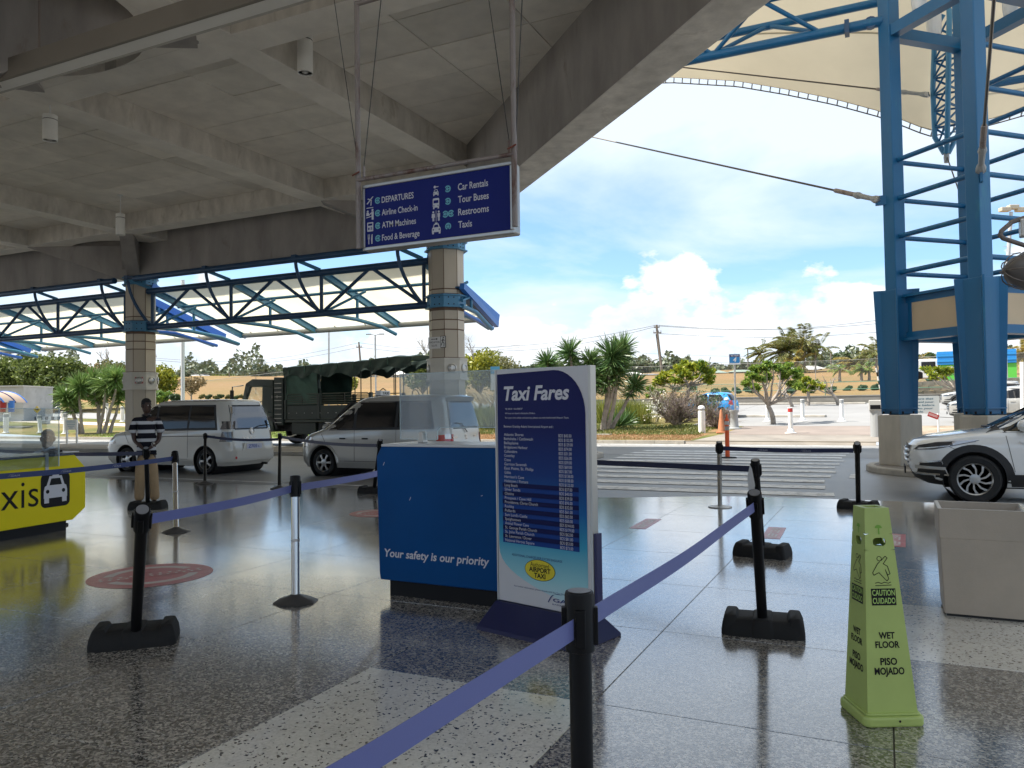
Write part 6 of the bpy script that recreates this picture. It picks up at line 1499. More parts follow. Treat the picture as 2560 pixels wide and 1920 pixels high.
    for x in (1.45, 6.5, 7.8):
        for y in (.22, Wd-.22):
            w = wheel(t, 0, .5, .56, .36, 6, rim=ARMY); w.location = (X0+x-(X0+4)+4-4, 0, 0)
            # wheel is modelled about the origin of the truck: shift it in place
            w.location = Vector((X0+x, Y0+y-.5*(1), 0)) - Vector((X0+4, Y0+1.2, 0)) + Vector((X0+4, Y0+1.2, 0))
            if y < 1: w.scale = (1, -1, 1); w.location.y = Y0+y+.5
    for x in (1.45,):
        for d in (-.02, Wd-.38):
            pts = [(x-.82, .75), (x-.70, 1.12), (x-.4, 1.30), (x+.4, 1.30), (x+.70, 1.12), (x+.82, .75), (x+.72, .75), (x+.62, 1.02), (x+.36, 1.18), (x-.36, 1.18), (x-.62, 1.02), (x-.72, .75)]
            sl(pts, d, d+.40, 'mudguard', BLKTRIM, .01)
    sl([(-.1, .55), (.12, .55), (.12, .95), (-.1, .95)], -.02, Wd+.02, 'front_bumper', ARMY)
    MB().tube([f.p(2.3, .55, .02), f.p(2.5, .40, .02), f.p(3.0, .42, .02), f.p(3.3, .5, .02)], .03, 6).build('step', STEEL, t)
truck()

# ================================================================== PEOPLE
SKIN = M('dark_skin', (.060, .032, .022), .5, spec=.4)
def skin_mesh(name, verts, edges, mat, parent, sub=2, root=0):
    me = bpy.data.meshes.new(name); me.from_pydata([v[:3] for v in verts], edges, []); me.materials.append(mat)
    o = bpy.data.objects.new('tmp', me); COL.objects.link(o)
    sk = o.modifiers.new('skin', 'SKIN'); sk.use_smooth_shade = True; sk.branch_smoothing = .6
    lay = me.skin_vertices[0].data
    for i, v in enumerate(verts):
        r = v[3]; lay[i].radius = (r, r) if not isinstance(r, tuple) else r
        lay[i].use_root = (i == root)
    sb = o.modifiers.new('sub', 'SUBSURF'); sb.levels = sub; sb.render_levels = sub
    m2 = ap(o); bpy.data.objects.remove(o); m2.name = name
    m2.polygons.foreach_set('use_smooth', [True]*len(m2.polygons))
    p = bpy.data.objects.new(name, m2); COL.objects.link(p); p.parent = parent; OFF[p.name] = Vector((0, 0, 0))
    return p
def head_part(parent, c, turn, nod=0, skin=SKIN, hair=None, mask=False):
    """a head with face: lofted rings, nose, brows, ears"""
    Rz = Matrix.Rotation(turn, 3, 'Z') @ Matrix.Rotation(nod, 3, 'X')
    b = MB(); n = 20
    prof = [(-.125, .040, .045, .010), (-.115, .052, .062, .014), (-.09, .062, .078, .012), (-.05, .070, .090, .006), (0, .075, .098, 0), (.04, .077, .101, -.004), (.075, .072, .094, -.008), (.10, .058, .076, -.010), (.117, .036, .048, -.010), (.124, .008, .010, -.010)]
    vs = []
    for z, rx, ry, oy in prof:
        for j in range(n):
            a = 2*pi*j/n; x, y = rx*cos(a), ry*sin(a)-oy
            if y < 0 and -.02 < z < .03: 
                if abs(abs(x)-.03) < .014 and y < -.06: y += .009
            vs.append(c+Rz @ Vector((x, y, z)))
    fs = [(i*n+j, i*n+(j+1) % n, (i+1)*n+(j+1) % n, (i+1)*n+j) for i in range(len(prof)-1) for j in range(n)]+[tuple(range(n-1, -1, -1)), tuple((len(prof)-1)*n+j for j in range(n))]
    b.raw(vs, fs)
    P = lambda x, y, z: c+Rz @ Vector((x, y, z))
    b.tube([P(0, -.094, .018), P(0, -.110, -.012), P(0, -.116, -.03), P(0, -.098, -.036)], [.009, .012, .017, .012], 8)
    b.tube([P(-.03, -.088, -.065), P(0, -.101, -.063), P(.03, -.088, -.065)], [.004, .009, .004], 8); b.tube([P(-.026, -.086, -.076), P(0, -.098, -.077), P(.026, -.086, -.076)], [.004, .009, .004], 8)
    for s in (-1, 1):
        b.tube([P(s*.015, -.099, .026), P(s*.045, -.084, .026)], [.008, .006], 6)
        b.tube([P(s*.074, .0, .022), P(s*.086, .012, .006), P(s*.082, .008, -.03), P(s*.073, -.004, -.04)], [.008, .016, .012, .006], 8)
    h = b.build('head', skin, parent, smooth=180)
    e = MB()
    for s in (-1, 1): e.lathe([(.002, -.012), (.010, -.006), (.012, 0), (.010, .006), (.002, .012)], P(s*.03, -.082, .008), 10)
    e.build('eyes', M('eye_white', (.35, .33, .30), .3), h, kind='stuff')
    if hair:
        hb = MB(); vs = []
        rows = [(.02, .0785, .1035), (.05, .0795, .104), (.08, .0745, .097), (.104, .060, .079), (.121, .037, .05), (.129, .008, .01)]
        for z, rx, ry in rows:
            for j in range(n):
                a = 2*pi*j/n; y = ry*sin(a)+.006; zz = z+(.035 if y < -.05 and z < .06 else -.045 if y > .02 and z < .04 else 0)
                vs.append(P(rx*cos(a), y, zz))
        hb.raw(vs, [(i*n+j, i*n+(j+1) % n, (i+1)*n+(j+1) % n, (i+1)*n+j) for i in range(len(rows)-1) for j in range(n)]+[tuple((len(rows)-1)*n+j for j in range(n))])
        hb.build('hair', hair, parent, smooth=180)
    return h
def hand_verts(w, d_out, d_side, curl, verts, edges, wrist):
    """palm and five fingers appended to a skeleton; returns nothing"""
    palm = len(verts); p = Vector(verts[wrist][:3])+d_out*.055; verts.append((*p, (.034, .020))); edges.append((wrist, palm))
    p2 = p+d_out*.04; k = len(verts); verts.append((*p2, (.037, .016))); edges.append((palm, k))
    nrm = d_out.cross(d_side).normalized()
    for i, ln in enumerate((.068, .078, .074, .058)):
        o = p2+d_side*(-.030+.020*i)+d_out*.006; pr = k
        a = o
        for s_ in range(3):
            dirv = (d_out*cos(curl*(s_+.4))+nrm*sin(curl*(s_+.4))).normalized(); a = a+dirv*ln*(.45, .32, .25)[s_]
            verts.append((*a, (.0095, .0085, .0075)[s_])); edges.append((pr, len(verts)-1)); pr = len(verts)-1
    o = p+d_side*-.036; pr = palm
    for s_ in range(2):
        o = o+(d_out*.75-d_side*.45+nrm*.3).normalized()*.032; verts.append((*o, .011 if s_ == 0 else .009)); edges.append((pr, len(verts)-1)); pr = len(verts)-1
def striped():
    m = bpy.data.materials.new('striped_polo'); m.use_nodes = True; t = m.node_tree; p = t.nodes['Principled BSDF']
    tcn = N(t, 'ShaderNodeTexCoord'); sp = N(t, 'ShaderNodeSeparateXYZ'); L(t, tcn.outputs['Object'], sp.inputs[0])
    z = MATH(t, 'FRACT', MATH(t, 'DIVIDE', MATH(t, 'SUBTRACT', sp.outputs[2], .895), .142)); 
    c = RAMP(t, z, [(0, (.012, .012, .018)), (.20, (.52, .52, .53)), (.58, (.012, .012, .018))], 'CONSTANT'); k = MATH(t, 'LESS_THAN', sp.outputs[2], 1.42)
    L(t, MIXC(t, k, (.012, .012, .018), c), p.inputs['Base Color']); p.inputs['Roughness'].default_value = .85; p.inputs['Specular IOR Level'].default_value = .15; return m
def standing_man():
    b0 = G(366, 1266); t = thing('person', 'standing man in a black and white striped polo and khaki trousers, watching', 'person', (b0.x, b0.y, 0), YAW+radians(26), local=True); t.scale = (.86, .92, 1)
    # local axes: he faces -y; +x is his left, which is the right of the picture
    H_ = Vector
    v = [(0, .01, .96, (.150, .105)), (0, .0, 1.10, (.145, .10)), (0, .0, 1.28, (.165, .11)), (0, .01, 1.42, (.15, .085)), (0, .015, 1.50, .06), (0, .0, 1.57, .055),
         (-.19, .02, 1.425, .062), (-.228, .04, 1.22, .052), (-.205, .0, 1.09, .044), (-.075, -.17, .965, .033),
         (.19, .02, 1.425, .062), (.235, .035, 1.22, .052), (.215, -.01, 1.08, .044), (.075, -.18, .975, .033),
         (-.09, .01, .90, .092), (-.105, .0, .52, .062), (-.115, .02, .10, .042), (-.125, -.05, .045, (.042, .035)), (-.135, -.15, .03, (.045, .026)),
         (.09, .01, .90, .092), (.115, -.01, .52, .062), (.135, .02, .10, .042), (.15, -.05, .045, (.042, .035)), (.17, -.15, .03, (.045, .026))]
    e = [(0, 1), (1, 2), (2, 3), (3, 4), (4, 5), (3, 6), (6, 7), (7, 8), (8, 9), (3, 10), (10, 11), (11, 12), (12, 13), (0, 14), (14, 15), (15, 16), (16, 17), (17, 18), (0, 19), (19, 20), (20, 21), (21, 22), (22, 23)]
    v = list(v); hand_verts(None, H_((.75, -.25, -.55)).normalized(), H_((.2, .9, .2)).normalized(), .5, v, e, 9); hand_verts(None, H_((-.75, -.25, -.55)).normalized(), H_((.2, -.9, .2)).normalized(), .5, v, e, 13)
    skin_mesh('body', v, e, SKIN, t, 1)
    head_part(t, H_((0, -.015, 1.655)), radians(38), hair=M('short_black_hair', (.012, .011, .011), .8, bump=(200, .5)))
    tv = [(0, .01, 1.0, (.178, .132)), (0, .0, .90, (.182, .135)), (0, .0, 1.12, (.176, .13)), (0, .0, 1.28, (.188, .132)), (0, .012, 1.42, (.165, .10)), (0, .018, 1.475, (.085, .075)), (-.19, .02, 1.43, .075), (-.238, .03, 1.27, .076), (-.245, .02, 1.19, .082), (.19, .02, 1.43, .075), (.248, .02, 1.27, .076), (.258, .01, 1.19, .082)]
    te = [(0, 1), (0, 2), (2, 3), (3, 4), (4, 5), (4, 6), (6, 7), (7, 8), (4, 9), (9, 10), (10, 11)]
    skin_mesh('polo_shirt', tv, te, striped(), t, 2)
    cl = MB().tube([H_((-.07, .02, 1.50)), H_((-.055, -.05, 1.492)), H_((0, -.085, 1.465)), H_((.055, -.05, 1.492)), H_((.07, .02, 1.50)), H_((0, .075, 1.515)), H_((-.07, .02, 1.50))], .018, 8).build('collar', BLACK, t, smooth=180)
    KH = M('khaki', (.34, .235, .13), .85, var=(4, .15), bump=(14, .5))
    pv = [(0, .01, .95, (.160, .122)), (0, .01, .99, (.152, .115)), (-.092, .01, .86, .108), (-.108, .0, .52, .100), (-.12, .02, .22, .096), (-.125, .0, .085, .102), (.092, .01, .86, .112), (.118, -.01, .52, .100), (.138, .015, .22, .096), (.150, .0, .085, .102)]
    skin_mesh('trousers', pv, [(0, 1), (0, 2), (2, 3), (3, 4), (4, 5), (0, 6), (6, 7), (7, 8), (8, 9)], KH, t, 2)
    for x, tx in ((-.125, -.14), (.15, .178)):
        s = MB(); s.lathe([(.04, 0), (.05, .01), (.052, .03), (.045, .06), (.03, .085)], (0, 0, 0), 14); vs = [(x+(tx-x)*max(0, -b*2.6)+a*1.0, -.055+b*2.9, c) for a, b, c in s.v]
        MB().raw(vs, s.f).build('shoe', M('black_shoe', (.014, .013, .013), .4), t, smooth=50)
    MB().lathe([(.040, -.012), (.043, -.006), (.043, .006), (.040, .012)], (.118, -.168, 1.018), 18, ax=Matrix.Rotation(radians(60), 3, 'Y') @ Matrix.Rotation(radians(40), 3, 'X'), cap=False).build('watch_strap', STEEL, t)
    MB().lathe([(.018, 0), (.018, .008), (.004, .010)], (.128, -.195, 1.035), 14, ax=Matrix.Rotation(radians(60), 3, 'X')).build('watch_face', M('watch_face', (.5, .48, .42), .2), t)
standing_man()
def seated_man():
    hd = AT(122, 1096, 10.75)
    k = hd.z
    t = thing('person', 'seated attendant in a pale blue shirt behind the yellow counter screen', 'person', (hd.x, hd.y, 0), YAW+radians(-10), local=True)
    z = k
    H_ = Vector
    v = [(0, .05, z-.74, (.16, .12)), (0, .04, z-.55, (.155, .11)), (0, .03, z-.35, (.17, .11)), (0, .02, z-.21, (.15, .085)), (0, .01, z-.14, .058), (0, .0, z-.07, .053), (-.20, .03, z-.22, .06), (-.25, -.03, z-.44, .05), (-.16, -.24, z-.50, .036), (.20, .03, z-.22, .06), (.25, -.03, z-.44, .05), (.16, -.24, z-.50, .036),
         (-.1, -.05, z-.76, .09), (-.12, -.42, z-.76, .07), (-.12, -.42, .12, .045), (-.12, -.52, .04, .04), (.1, -.05, z-.76, .09), (.12, -.42, z-.76, .07), (.12, -.42, .12, .045), (.12, -.52, .04, .04)]
    e = [(0, 1), (1, 2), (2, 3), (3, 4), (4, 5), (3, 6), (6, 7), (7, 8), (3, 9), (9, 10), (10, 11), (0, 12), (12, 13), (13, 14), (14, 15), (0, 16), (16, 17), (17, 18), (18, 19)]
    v = list(v); hand_verts(None, H_((.3, -.9, .1)).normalized(), H_((-.9, -.3, 0)).normalized(), .4, v, e, 8); hand_verts(None, H_((-.3, -.9, .1)).normalized(), H_((-.9, .3, 0)).normalized(), .4, v, e, 11)
    skin_mesh('body', v, e, SKIN, t, 1)
    head_part(t, H_((0, -.02, z+.0)), radians(25), radians(-8), hair=M('grey_black_hair', (.03, .03, .03), .8))
    tv = [(0, .05, z-.62, (.17, .13)), (0, .05, z-.76, (.175, .135)), (0, .03, z-.38, (.185, .125)), (0, .02, z-.215, (.16, .095)), (0, .015, z-.16, (.08, .072)), (-.20, .03, z-.215, .072), (-.25, .0, z-.36, .07), (.20, .03, z-.215, .072), (.25, .0, z-.36, .07)]
    skin_mesh('shirt', tv, [(0, 1), (0, 2), (2, 3), (3, 4), (3, 5), (5, 6), (3, 7), (7, 8)], M('pale_blue_shirt', (.38, .44, .52), .8, bump=(30, .3)), t, 2)
    skin_mesh('trousers', [(0, .05, z-.78, (.17, .13)), (-.1, -.05, z-.77, .10), (-.12, -.42, z-.77, .085), (-.12, -.42, .12, .075), (.1, -.05, z-.77, .10), (.12, -.42, z-.77, .085), (.12, -.42, .12, .075)], [(0, 1), (1, 2), (2, 3), (0, 4), (4, 5), (5, 6)], M('dark_trousers', (.02, .02, .03), .8), t, 2)
    cl = MB().tube([H_((-.06, .03, z-.125)), H_((-.05, -.045, z-.135)), H_((0, -.075, z-.165)), H_((.05, -.045, z-.135)), H_((.06, .03, z-.125)), H_((0, .08, z-.12)), H_((-.06, .03, z-.125))], .016, 8).build('collar', M('pale_blue_collar', (.40, .46, .54), .8), t, smooth=180)
    s = thing('stool', 'dark stool under the seated attendant behind the yellow counter', 'stool', (hd.x, hd.y, 0))
    MB().lathe([(.19, z-.93), (.2, z-.90), (.19, z-.88)], (hd.x, hd.y, 0), 20).build('seat', BLKTRIM, s); MB().tube([(hd.x, hd.y, .02), (hd.x, hd.y, z-.92)], .03, 8).build('stem', STEEL, s)
    MB().lathe([(.24, 0), (.24, .02), (.05, .05)], (hd.x, hd.y, 0), 20).build('foot', BLKTRIM, s)
seated_man()

# ================================================================== VEGETATION
def leafcloud(name, P, A, ln, wd, mat, parent=None, rng=RNG, **kw):
    """P: positions (n,3), A: leaf axes (n,3); each leaf a four point blade"""
    n = len(P); A = A/np.linalg.norm(A, axis=1)[:, None]; U = rng.normal(size=(n, 3)); B = np.cross(A, U); B /= np.linalg.norm(B, axis=1)[:, None]
    l = ln*rng.uniform(.65, 1.3, (n, 1)); w = wd*rng.uniform(.7, 1.2, (n, 1)); Nn = np.cross(A, B)
    V = np.empty((n, 4, 3)); V[:, 0] = P-A*l*.5; V[:, 1] = P+B*w*.5+Nn*w*.12; V[:, 2] = P+A*l*.5; V[:, 3] = P-B*w*.5+Nn*w*.12
    off = OFF.get(parent.name, Vector((0, 0, 0))) if parent is not None else Vector((0, 0, 0))
    V = V.reshape(-1, 3)-np.array(off)
    me = bpy.data.meshes.new(name); me.vertices.add(4*n); me.vertices.foreach_set('co', V.ravel()); me.loops.add(4*n); me.loops.foreach_set('vertex_index', np.arange(4*n, dtype=np.int32))
    me.polygons.add(n); me.polygons.foreach_set('loop_start', np.arange(0, 4*n, 4, dtype=np.int32)); me.update(calc_edges=True); me.materials.append(mat)
    o = bpy.data.objects.new(name, me); COL.objects.link(o)
    if parent is not None: o.parent = parent; OFF[o.name] = off
    for k, v in kw.items(): o[k] = v
    return o
def blobpts(blobs, n, rng, shell=.55):
    """points spread through uneven clumps; returns positions and outward directions"""
    W_ = np.array([b[3]**2 if not isinstance(b[3], tuple) else (b[3][0]*b[3][2]) for b in blobs]); k = rng.choice(len(blobs), n, p=W_/W_.sum())
    d = rng.normal(size=(n, 3)); d /= np.linalg.norm(d, axis=1)[:, None]; rad = shell+(1-shell)*rng.random((n, 1))**.6
    rad *= 1+.22*np.sin(d[:, :1]*7+k[:, None])*np.cos(d[:, 1:2]*6)
    c = np.array([b[:3] for b in blobs])[k]; r = np.array([(b[3],)*3 if not isinstance(b[3], tuple) else b[3] for b in blobs])[k]
    return c+d*r*rad, d
LF_SEA = leafm('sea_grape_leaf', (.055, .085, .018), (.20, .24, .06)); LF_OLIVE = leafm('olive_leaf', (.075, .09, .028), (.26, .24, .10)); LF_BROWN = leafm('browning_leaf', (.12, .10, .045), (.33, .24, .13))
LF_YEL = leafm('yellow_green_leaf', (.10, .14, .02), (.36, .34, .03)); LF_PLUM = leafm('frangipani_leaf', (.08, .16, .02), (.38, .38, .03)); LF_PLUMG = leafm('frangipani_green_leaf', (.07, .16, .03), (.26, .34, .05))
LF_DARK = leafm('dark_leaf', (.03, .055, .02), (.10, .14, .05)); LF_FAR = leafm('far_leaf', (.06, .085, .045), (.16, .18, .10), transl=.15); LF_HEDGE = leafm('hedge_leaf', (.035, .07, .03), (.10, .15, .07))
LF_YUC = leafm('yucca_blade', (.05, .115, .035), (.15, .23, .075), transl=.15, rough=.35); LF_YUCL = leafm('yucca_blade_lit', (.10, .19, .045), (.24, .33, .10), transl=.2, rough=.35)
LF_PALM = leafm('palm_leaflet', (.06, .085, .02), (.22, .21, .06)); LF_PALMY = leafm('yellow_palm_leaflet', (.16, .15, .03), (.40, .30, .08)); LF_GRASS = leafm('tall_grass_blade', (.14, .20, .03), (.36, .36, .10)); LF_STRAW = leafm('grass_plume', (.40, .30, .17), (.58, .48, .32)); TWIG = leafm('grey_twig', (.13, .10, .085), (.28, .22, .19), transl=.05, rough=.9)
FLOWER = M('white_flower', (.7, .68, .55), .6)
def limb(mb, a, b, r0, r1, bend=.15, n=5, rnd=random):
    a, b = Vector(a), Vector(b); d = (b-a); o = Vector((rnd.uniform(-1, 1), rnd.uniform(-1, 1), rnd.uniform(-.3, .3)))*d.length*bend
    pts = [a+d*(i/n)+o*sin(pi*i/n) for i in range(n+1)]; mb.tube(pts, [r0+(r1-r0)*i/n for i in range(n+1)], 7); return pts
def leafy(name, label, px, py_base, x0, x1, ytop, D, mat, nl, leaf=.22, asp=.62, seed=1, cat='tree', yb=None, group=None, trunk=True, nb=9, bark=BARK, zbase=None, flat=1.0):
    """broad leafed tree or bush with its crown filling the image box x0..x1, ytop..yb at depth D"""
    rnd = random.Random(seed); rng = np.random.default_rng(seed); s = D/F
    base = AT(px, 1010, D); base.z = hz(base.x, base.y) if zbase is None else zbase
    yb = yb if yb is not None else py_base-8
    t = thing(name, label, cat, base, group=group)
    w = (x1-x0)*s/2; h = (yb-ytop)*s/2; cx = (x0+x1)/2; cz = AT(cx, (ytop+yb)/2, D)
    blobs = []
    for i in range(nb):
        a = 2*pi*i/nb+rnd.uniform(-.3, .3); q = rnd.uniform(.35, .68); el = rnd.uniform(-.75, .8)
        r = min(w, h)*rnd.uniform(.42, .62)
        p = cz+_r0*(w*q*cos(a)*1.05)+Vector((-sin(YAW), cos(YAW), 0))*(w*.8*q*sin(a))+Vector((0, 0, h*.62*el)); blobs.append((p.x, p.y, p.z, (r*1.15, r*1.15, r*flat)))
    r = min(w, h)*.75; blobs.append((cz.x, cz.y, cz.z, (w*.6, w*.6, h*.7)))
    P, d = blobpts(blobs, nl, rng); A = d*.5+rng.normal(size=(nl, 3))*.8+np.array([0, 0, -.25])
    leafcloud('crown', P, A, leaf, leaf*asp, mat, t, rng)
    if trunk:
        b = MB(); tr = max(.06, min(w, h)*.07)
        fork = base+(Vector((cz.x, cz.y, cz.z-h*.6))-base)*.75
        limb(b, base-Vector((0, 0, .1)), fork, tr*1.4, tr, .06, rnd=rnd)
        for bl in blobs[:nb]: limb(b, fork, Vector(bl[:3]), tr*.7, tr*.15, .12, rnd=rnd)
        b.build('trunk', bark, t, smooth=60)
    return t
# --- trees on the left
SG = 'broad trees beyond the left driveway'
leafy('sea_grape_tree', 'broad green tree at the far left above the flat grey building', 20, 1006, -70, 118, 876, 78, LF_SEA, 15000, .30, .8, 11, group=SG, yb=1012)
leafy('sea_grape_tree', 'broad green tree between the grey building and the brownish tree', 110, 1006, 52, 205, 868, 76, LF_SEA, 13000, .30, .8, 12, group=SG, yb=1012)
leafy('browning_tree', 'browning grey green tree between two green ones at the left', 190, 1004, 138, 262, 900, 80, LF_BROWN, 8000, .26, .7, 13, group=SG, yb=1005)
leafy('olive_tree', 'olive yellow tree just left of the red notice column', 262, 1004, 205, 330, 900, 82, LF_OLIVE, 10000, .28, .75, 14, group=SG, yb=1008)
leafy('yellow_green_tree', 'yellow green tree just right of the red notice column', 392, 1006, 345, 436, 905, 80, LF_YEL, 9000, .26, .75, 15, group=SG, yb=1004)
def bare(name, label, px, D, pts, yb, seed=3, mat=BARKG, th=.05, dens=3):
    """leafless branching tree"""
    rnd = random.Random(seed); base = AT(px, yb, D); t = thing(name, label, 'tree', base); b = MB()
    def grow(a, d, ln, r, k):
        e = a+d*ln; limb(b, a, e, r, r*.6, .08, 4, rnd)
        if k == 0: return
        for _ in range(dens if k > 1 else 3):
            nd = (d+Vector((rnd.uniform(-.8, .8), rnd.uniform(-.8, .8), rnd.uniform(-.25, .6)))).normalized(); grow(a+d*ln*rnd.uniform(.55, 1), nd, ln*rnd.uniform(.55, .8), r*.55, k-1)
    for (x, y) in pts:
        e = AT(x, y, D); d = e-base; grow(base, d.normalized(), d.length*.5, th, 3)
    b.build('branches', mat, t, smooth=60); return t
bare('bare_tree', 'leafless branching tree rising above the olive tree at left', 262, 84, [(255, 868), (275, 872)], 925, 5, th=.06)
bare('bare_tree', 'leafless twigs rising left of the corner column above the truck', 1068, 52, [(1050, 838), (1062, 850)], 900, 6, th=.035)
bare('bare_tree', 'leafless twigs rising just right of the corner column', 1185, 52, [(1170, 838), (1180, 850)], 900, 7, th=.035)
leafy('drooping_tree', 'light green drooping tree right of the corner column', 1195, 1010, 1150, 1255, 876, 54, LF_YEL, 4200, .26, .5, 16, yb=985)
leafy('drooping_tree', 'light green tree left of the corner column behind the truck canopy', 1055, 1010, 1022, 1092, 872, 56, LF_SEA, 3200, .26, .5, 17, yb=985)
leafy('drooping_tree', 'reddish tipped loose tree left of the fare board top', 1225, 1010, 1195, 1300, 872, 60, LF_OLIVE, 2600, .22, .5, 18, yb=975)
leafy('bush', 'pale yellow flowering bush seen through the truck canopy', 850, 1010, 818, 890, 925, 62, LF_YEL, 2600, .24, .6, 19, 'bush', yb=985)
leafy('thin_tree', 'thin red leaved tree behind the white lamp pole', 478, 1006, 445, 512, 940, 72, LF_BROWN, 1500, .2, .6, 20, yb=985, bark=BARKG)
leafy('bush', 'bright green bush right of the red notice column', 405, 1012, 378, 432, 975, 74, LF_PLUMG, 2600, .22, .7, 21, 'bush', yb=1008)
leafy('bush', 'dark green bush left of the white lamp pole', 435, 1012, 418, 458, 985, 73, LF_HEDGE, 1600, .2, .6, 22, 'bush', yb=1008)
# --- hilltop trees and scrub in the distance
far = [(455, 930, 965, 40, 'LF_FAR', 'small round far tree left of the far palms'), (560, 932, 972, 110, 'LF_SEA', 'wide green far tree mass above the brown field at left'), (612, 936, 962, 70, 'LF_FAR', 'low far tree left of the truck cab'), (660, 915, 955, 60, 'LF_FAR', 'tall round far tree above the truck cab'), (700, 927, 955, 56, 'LF_FAR', 'round far tree right of the tall one above the cab'),
       (770, 930, 958, 90, 'LF_FAR', 'far scrub tree behind the truck canopy left part'), (930, 925, 950, 100, 'LF_FAR', 'far tree row seen under the truck canopy'), (1000, 925, 955, 80, 'LF_FAR', 'far tree seen behind the canopy hoops'), (1120, 925, 952, 70, 'LF_FAR', 'far tree behind the corner column'), (1330, 905, 945, 90, 'LF_FAR', 'far tree behind the fare board'),
       (1600, 900, 938, 60, 'LF_FAR', 'far dark tree left of the leaning power pole'), (1640, 905, 938, 55, 'LF_DARK', 'far dark tree just behind the leaning power pole'), (1690, 897, 938, 70, 'LF_FAR', 'far dense tree right of the leaning power pole'), (1740, 902, 936, 60, 'LF_FAR', 'far tree above the yellow frangipani'), (1800, 908, 934, 60, 'LF_FAR', 'far tree left of the section sign'), (1862, 905, 930, 54, 'LF_FAR', 'far tree right of the section sign'),
       (2110, 872, 930, 86, 'LF_DARK', 'big round dark tree between the palm groups'), (2060, 895, 930, 60, 'LF_FAR', 'dark scrub tree left of the big round tree'), (2165, 900, 935, 60, 'LF_SEA', 'green tree left of the tower leg'), (2300, 882, 930, 80, 'LF_DARK', 'dark tree behind the tower gap'), (2345, 890, 932, 70, 'LF_SEA', 'green tree left of the blue and green container'), (2440, 880, 935, 80, 'LF_DARK', 'dark tree behind the near tower leg'), (2530, 900, 940, 70, 'LF_SEA', 'green tree behind the white pole at the right'), (2515, 850, 925, 30, 'LF_DARK', 'narrow dark tree right of the near tower leg')]
for i, (x, yt, yb_, w_, m_, lb) in enumerate(far):
    leafy('far_tree', lb, x, yb_+6, x-w_/2, x+w_/2, yt, 165+(i*17) % 40, globals()[m_], 2600, .85, .8, 40+i, group='trees along the far ridge', yb=yb_+8, nb=7)
def scrub():
    rng = np.random.default_rng(9); P = []; 
    for i in range(22000):
        x = rng.uniform(-200, 2700); D = rng.uniform(185, 235); p = AT(x, 1010, D); z = hz(p.x, p.y); hgt = 3.0+2.4*sin(x*.013)+2.0*sin(x*.041+1)+1.2*sin(x*.11); P.append((p.x, p.y, z+rng.random()**1.4*max(1.0, hgt)))
    P = np.array(P); o = leafcloud('scrub', P, rng.normal(size=P.shape), 1.15, .9, LF_FAR, None, rng); tag(o, 'low green scrub and trees along the far ridge behind the field', 'scrub', kind='stuff')
scrub()
# --- palms
def palm(label, px, ytop, ybase, D, rad_px, seed, mat=LF_PALM, lean=0, wind=.8, fronds=20, group='coconut palms beyond the field'):
    rnd = random.Random(seed); rng = np.random.default_rng(seed); s = D/F; R = rad_px*s*1.18
    base = AT(px+lean, ybase, D); base.z = hz(base.x, base.y); head = AT(px, ytop+rad_px*.75, D)
    t = thing('palm_tree', label, 'palm tree', base, group=group); b = MB(); limb(b, base-Vector((0, 0, .3)), head, .2, .12, .05, 8, rnd); b.build('trunk', BARKG, t, smooth=60)
    wdir = -_r0; Pl = []; Al = []; st = MB()
    for k in range(fronds):
        a = 2*pi*k/fronds+rnd.uniform(-.2, .2); el = rnd.uniform(-.25, 1.15); d = Vector((cos(a)*cos(el), sin(a)*cos(el), sin(el)))
        d = (d+wdir*wind*.45).normalized(); pts = []; p = head.copy(); v = d.copy(); ln = R*rnd.uniform(.95, 1.3); n = 12
        for i in range(n+1):
            pts.append(p.copy()); p = p+v*ln/n; v = (v+Vector((0, 0, -.075-.05*(i/n)))+wdir*wind*.05).normalized()
        st.tube(pts, [.045*(1-.8*i/n) for i in range(n+1)], 4)
        for i in range(1, n):
            tdir = (pts[i+1]-pts[i]).normalized(); sd = tdir.cross(Vector((0, 0, 1)))
            if sd.length < .1: sd = Vector((1, 0, 0))
            sd.normalize(); L_ = ln*.26*(1-abs(i/n-.4)*1.0)
            for q in range(3):
                o = pts[i]+(pts[i+1]-pts[i])*(q/3)
                for sg in (-1, 1):
                    ax_ = (sd*sg*.8+tdir*.7+Vector((0, 0, -.45))+wdir*.25*wind).normalized(); Pl.append(o+ax_*L_*.5); Al.append(ax_*L_)
    P = np.array([tuple(p) for p in Pl]); A = np.array([tuple(p) for p in Al]); m = np.linalg.norm(A, axis=1).mean()
    st.build('frond_stems', BARK, t, kind='stuff'); leafcloud('fronds', P, A, m*1.25, m*.17, mat, t, rng)
    return t
palm('small windblown palm standing alone right of the section sign', 1902, 862, 932, 150, 30, 1)
palm('tallest palm, central in the big windblown group', 2008, 828, 930, 140, 52, 2, fronds=26)
palm('broad palm on the left of the big windblown group', 1966, 842, 930, 138, 52, 3, LF_PALM, fronds=24)
palm('lower palm with yellowing fronds in the big windblown group', 1990, 872, 932, 136, 46, 4, LF_PALMY)
palm('palm on the right of the big windblown group', 2038, 852, 930, 142, 40, 5)
palm('yellow fronded palm right of the big round tree', 2140, 880, 938, 130, 40, 6, LF_PALMY)
palm('tall palm half hidden by the left tower leg', 2192, 848, 938, 128, 48, 7)
palm('leftmost of three tiny palms far beyond the white lamp pole', 482, 918, 955, 190, 17, 8, LF_FAR, fronds=14)
palm('middle of three tiny palms far beyond the white lamp pole', 497, 922, 955, 190, 17, 9, LF_FAR, fronds=14)
palm('rightmost of three tiny palms far beyond the white lamp pole', 511, 926, 955, 190, 15, 10, LF_FAR, fronds=14)
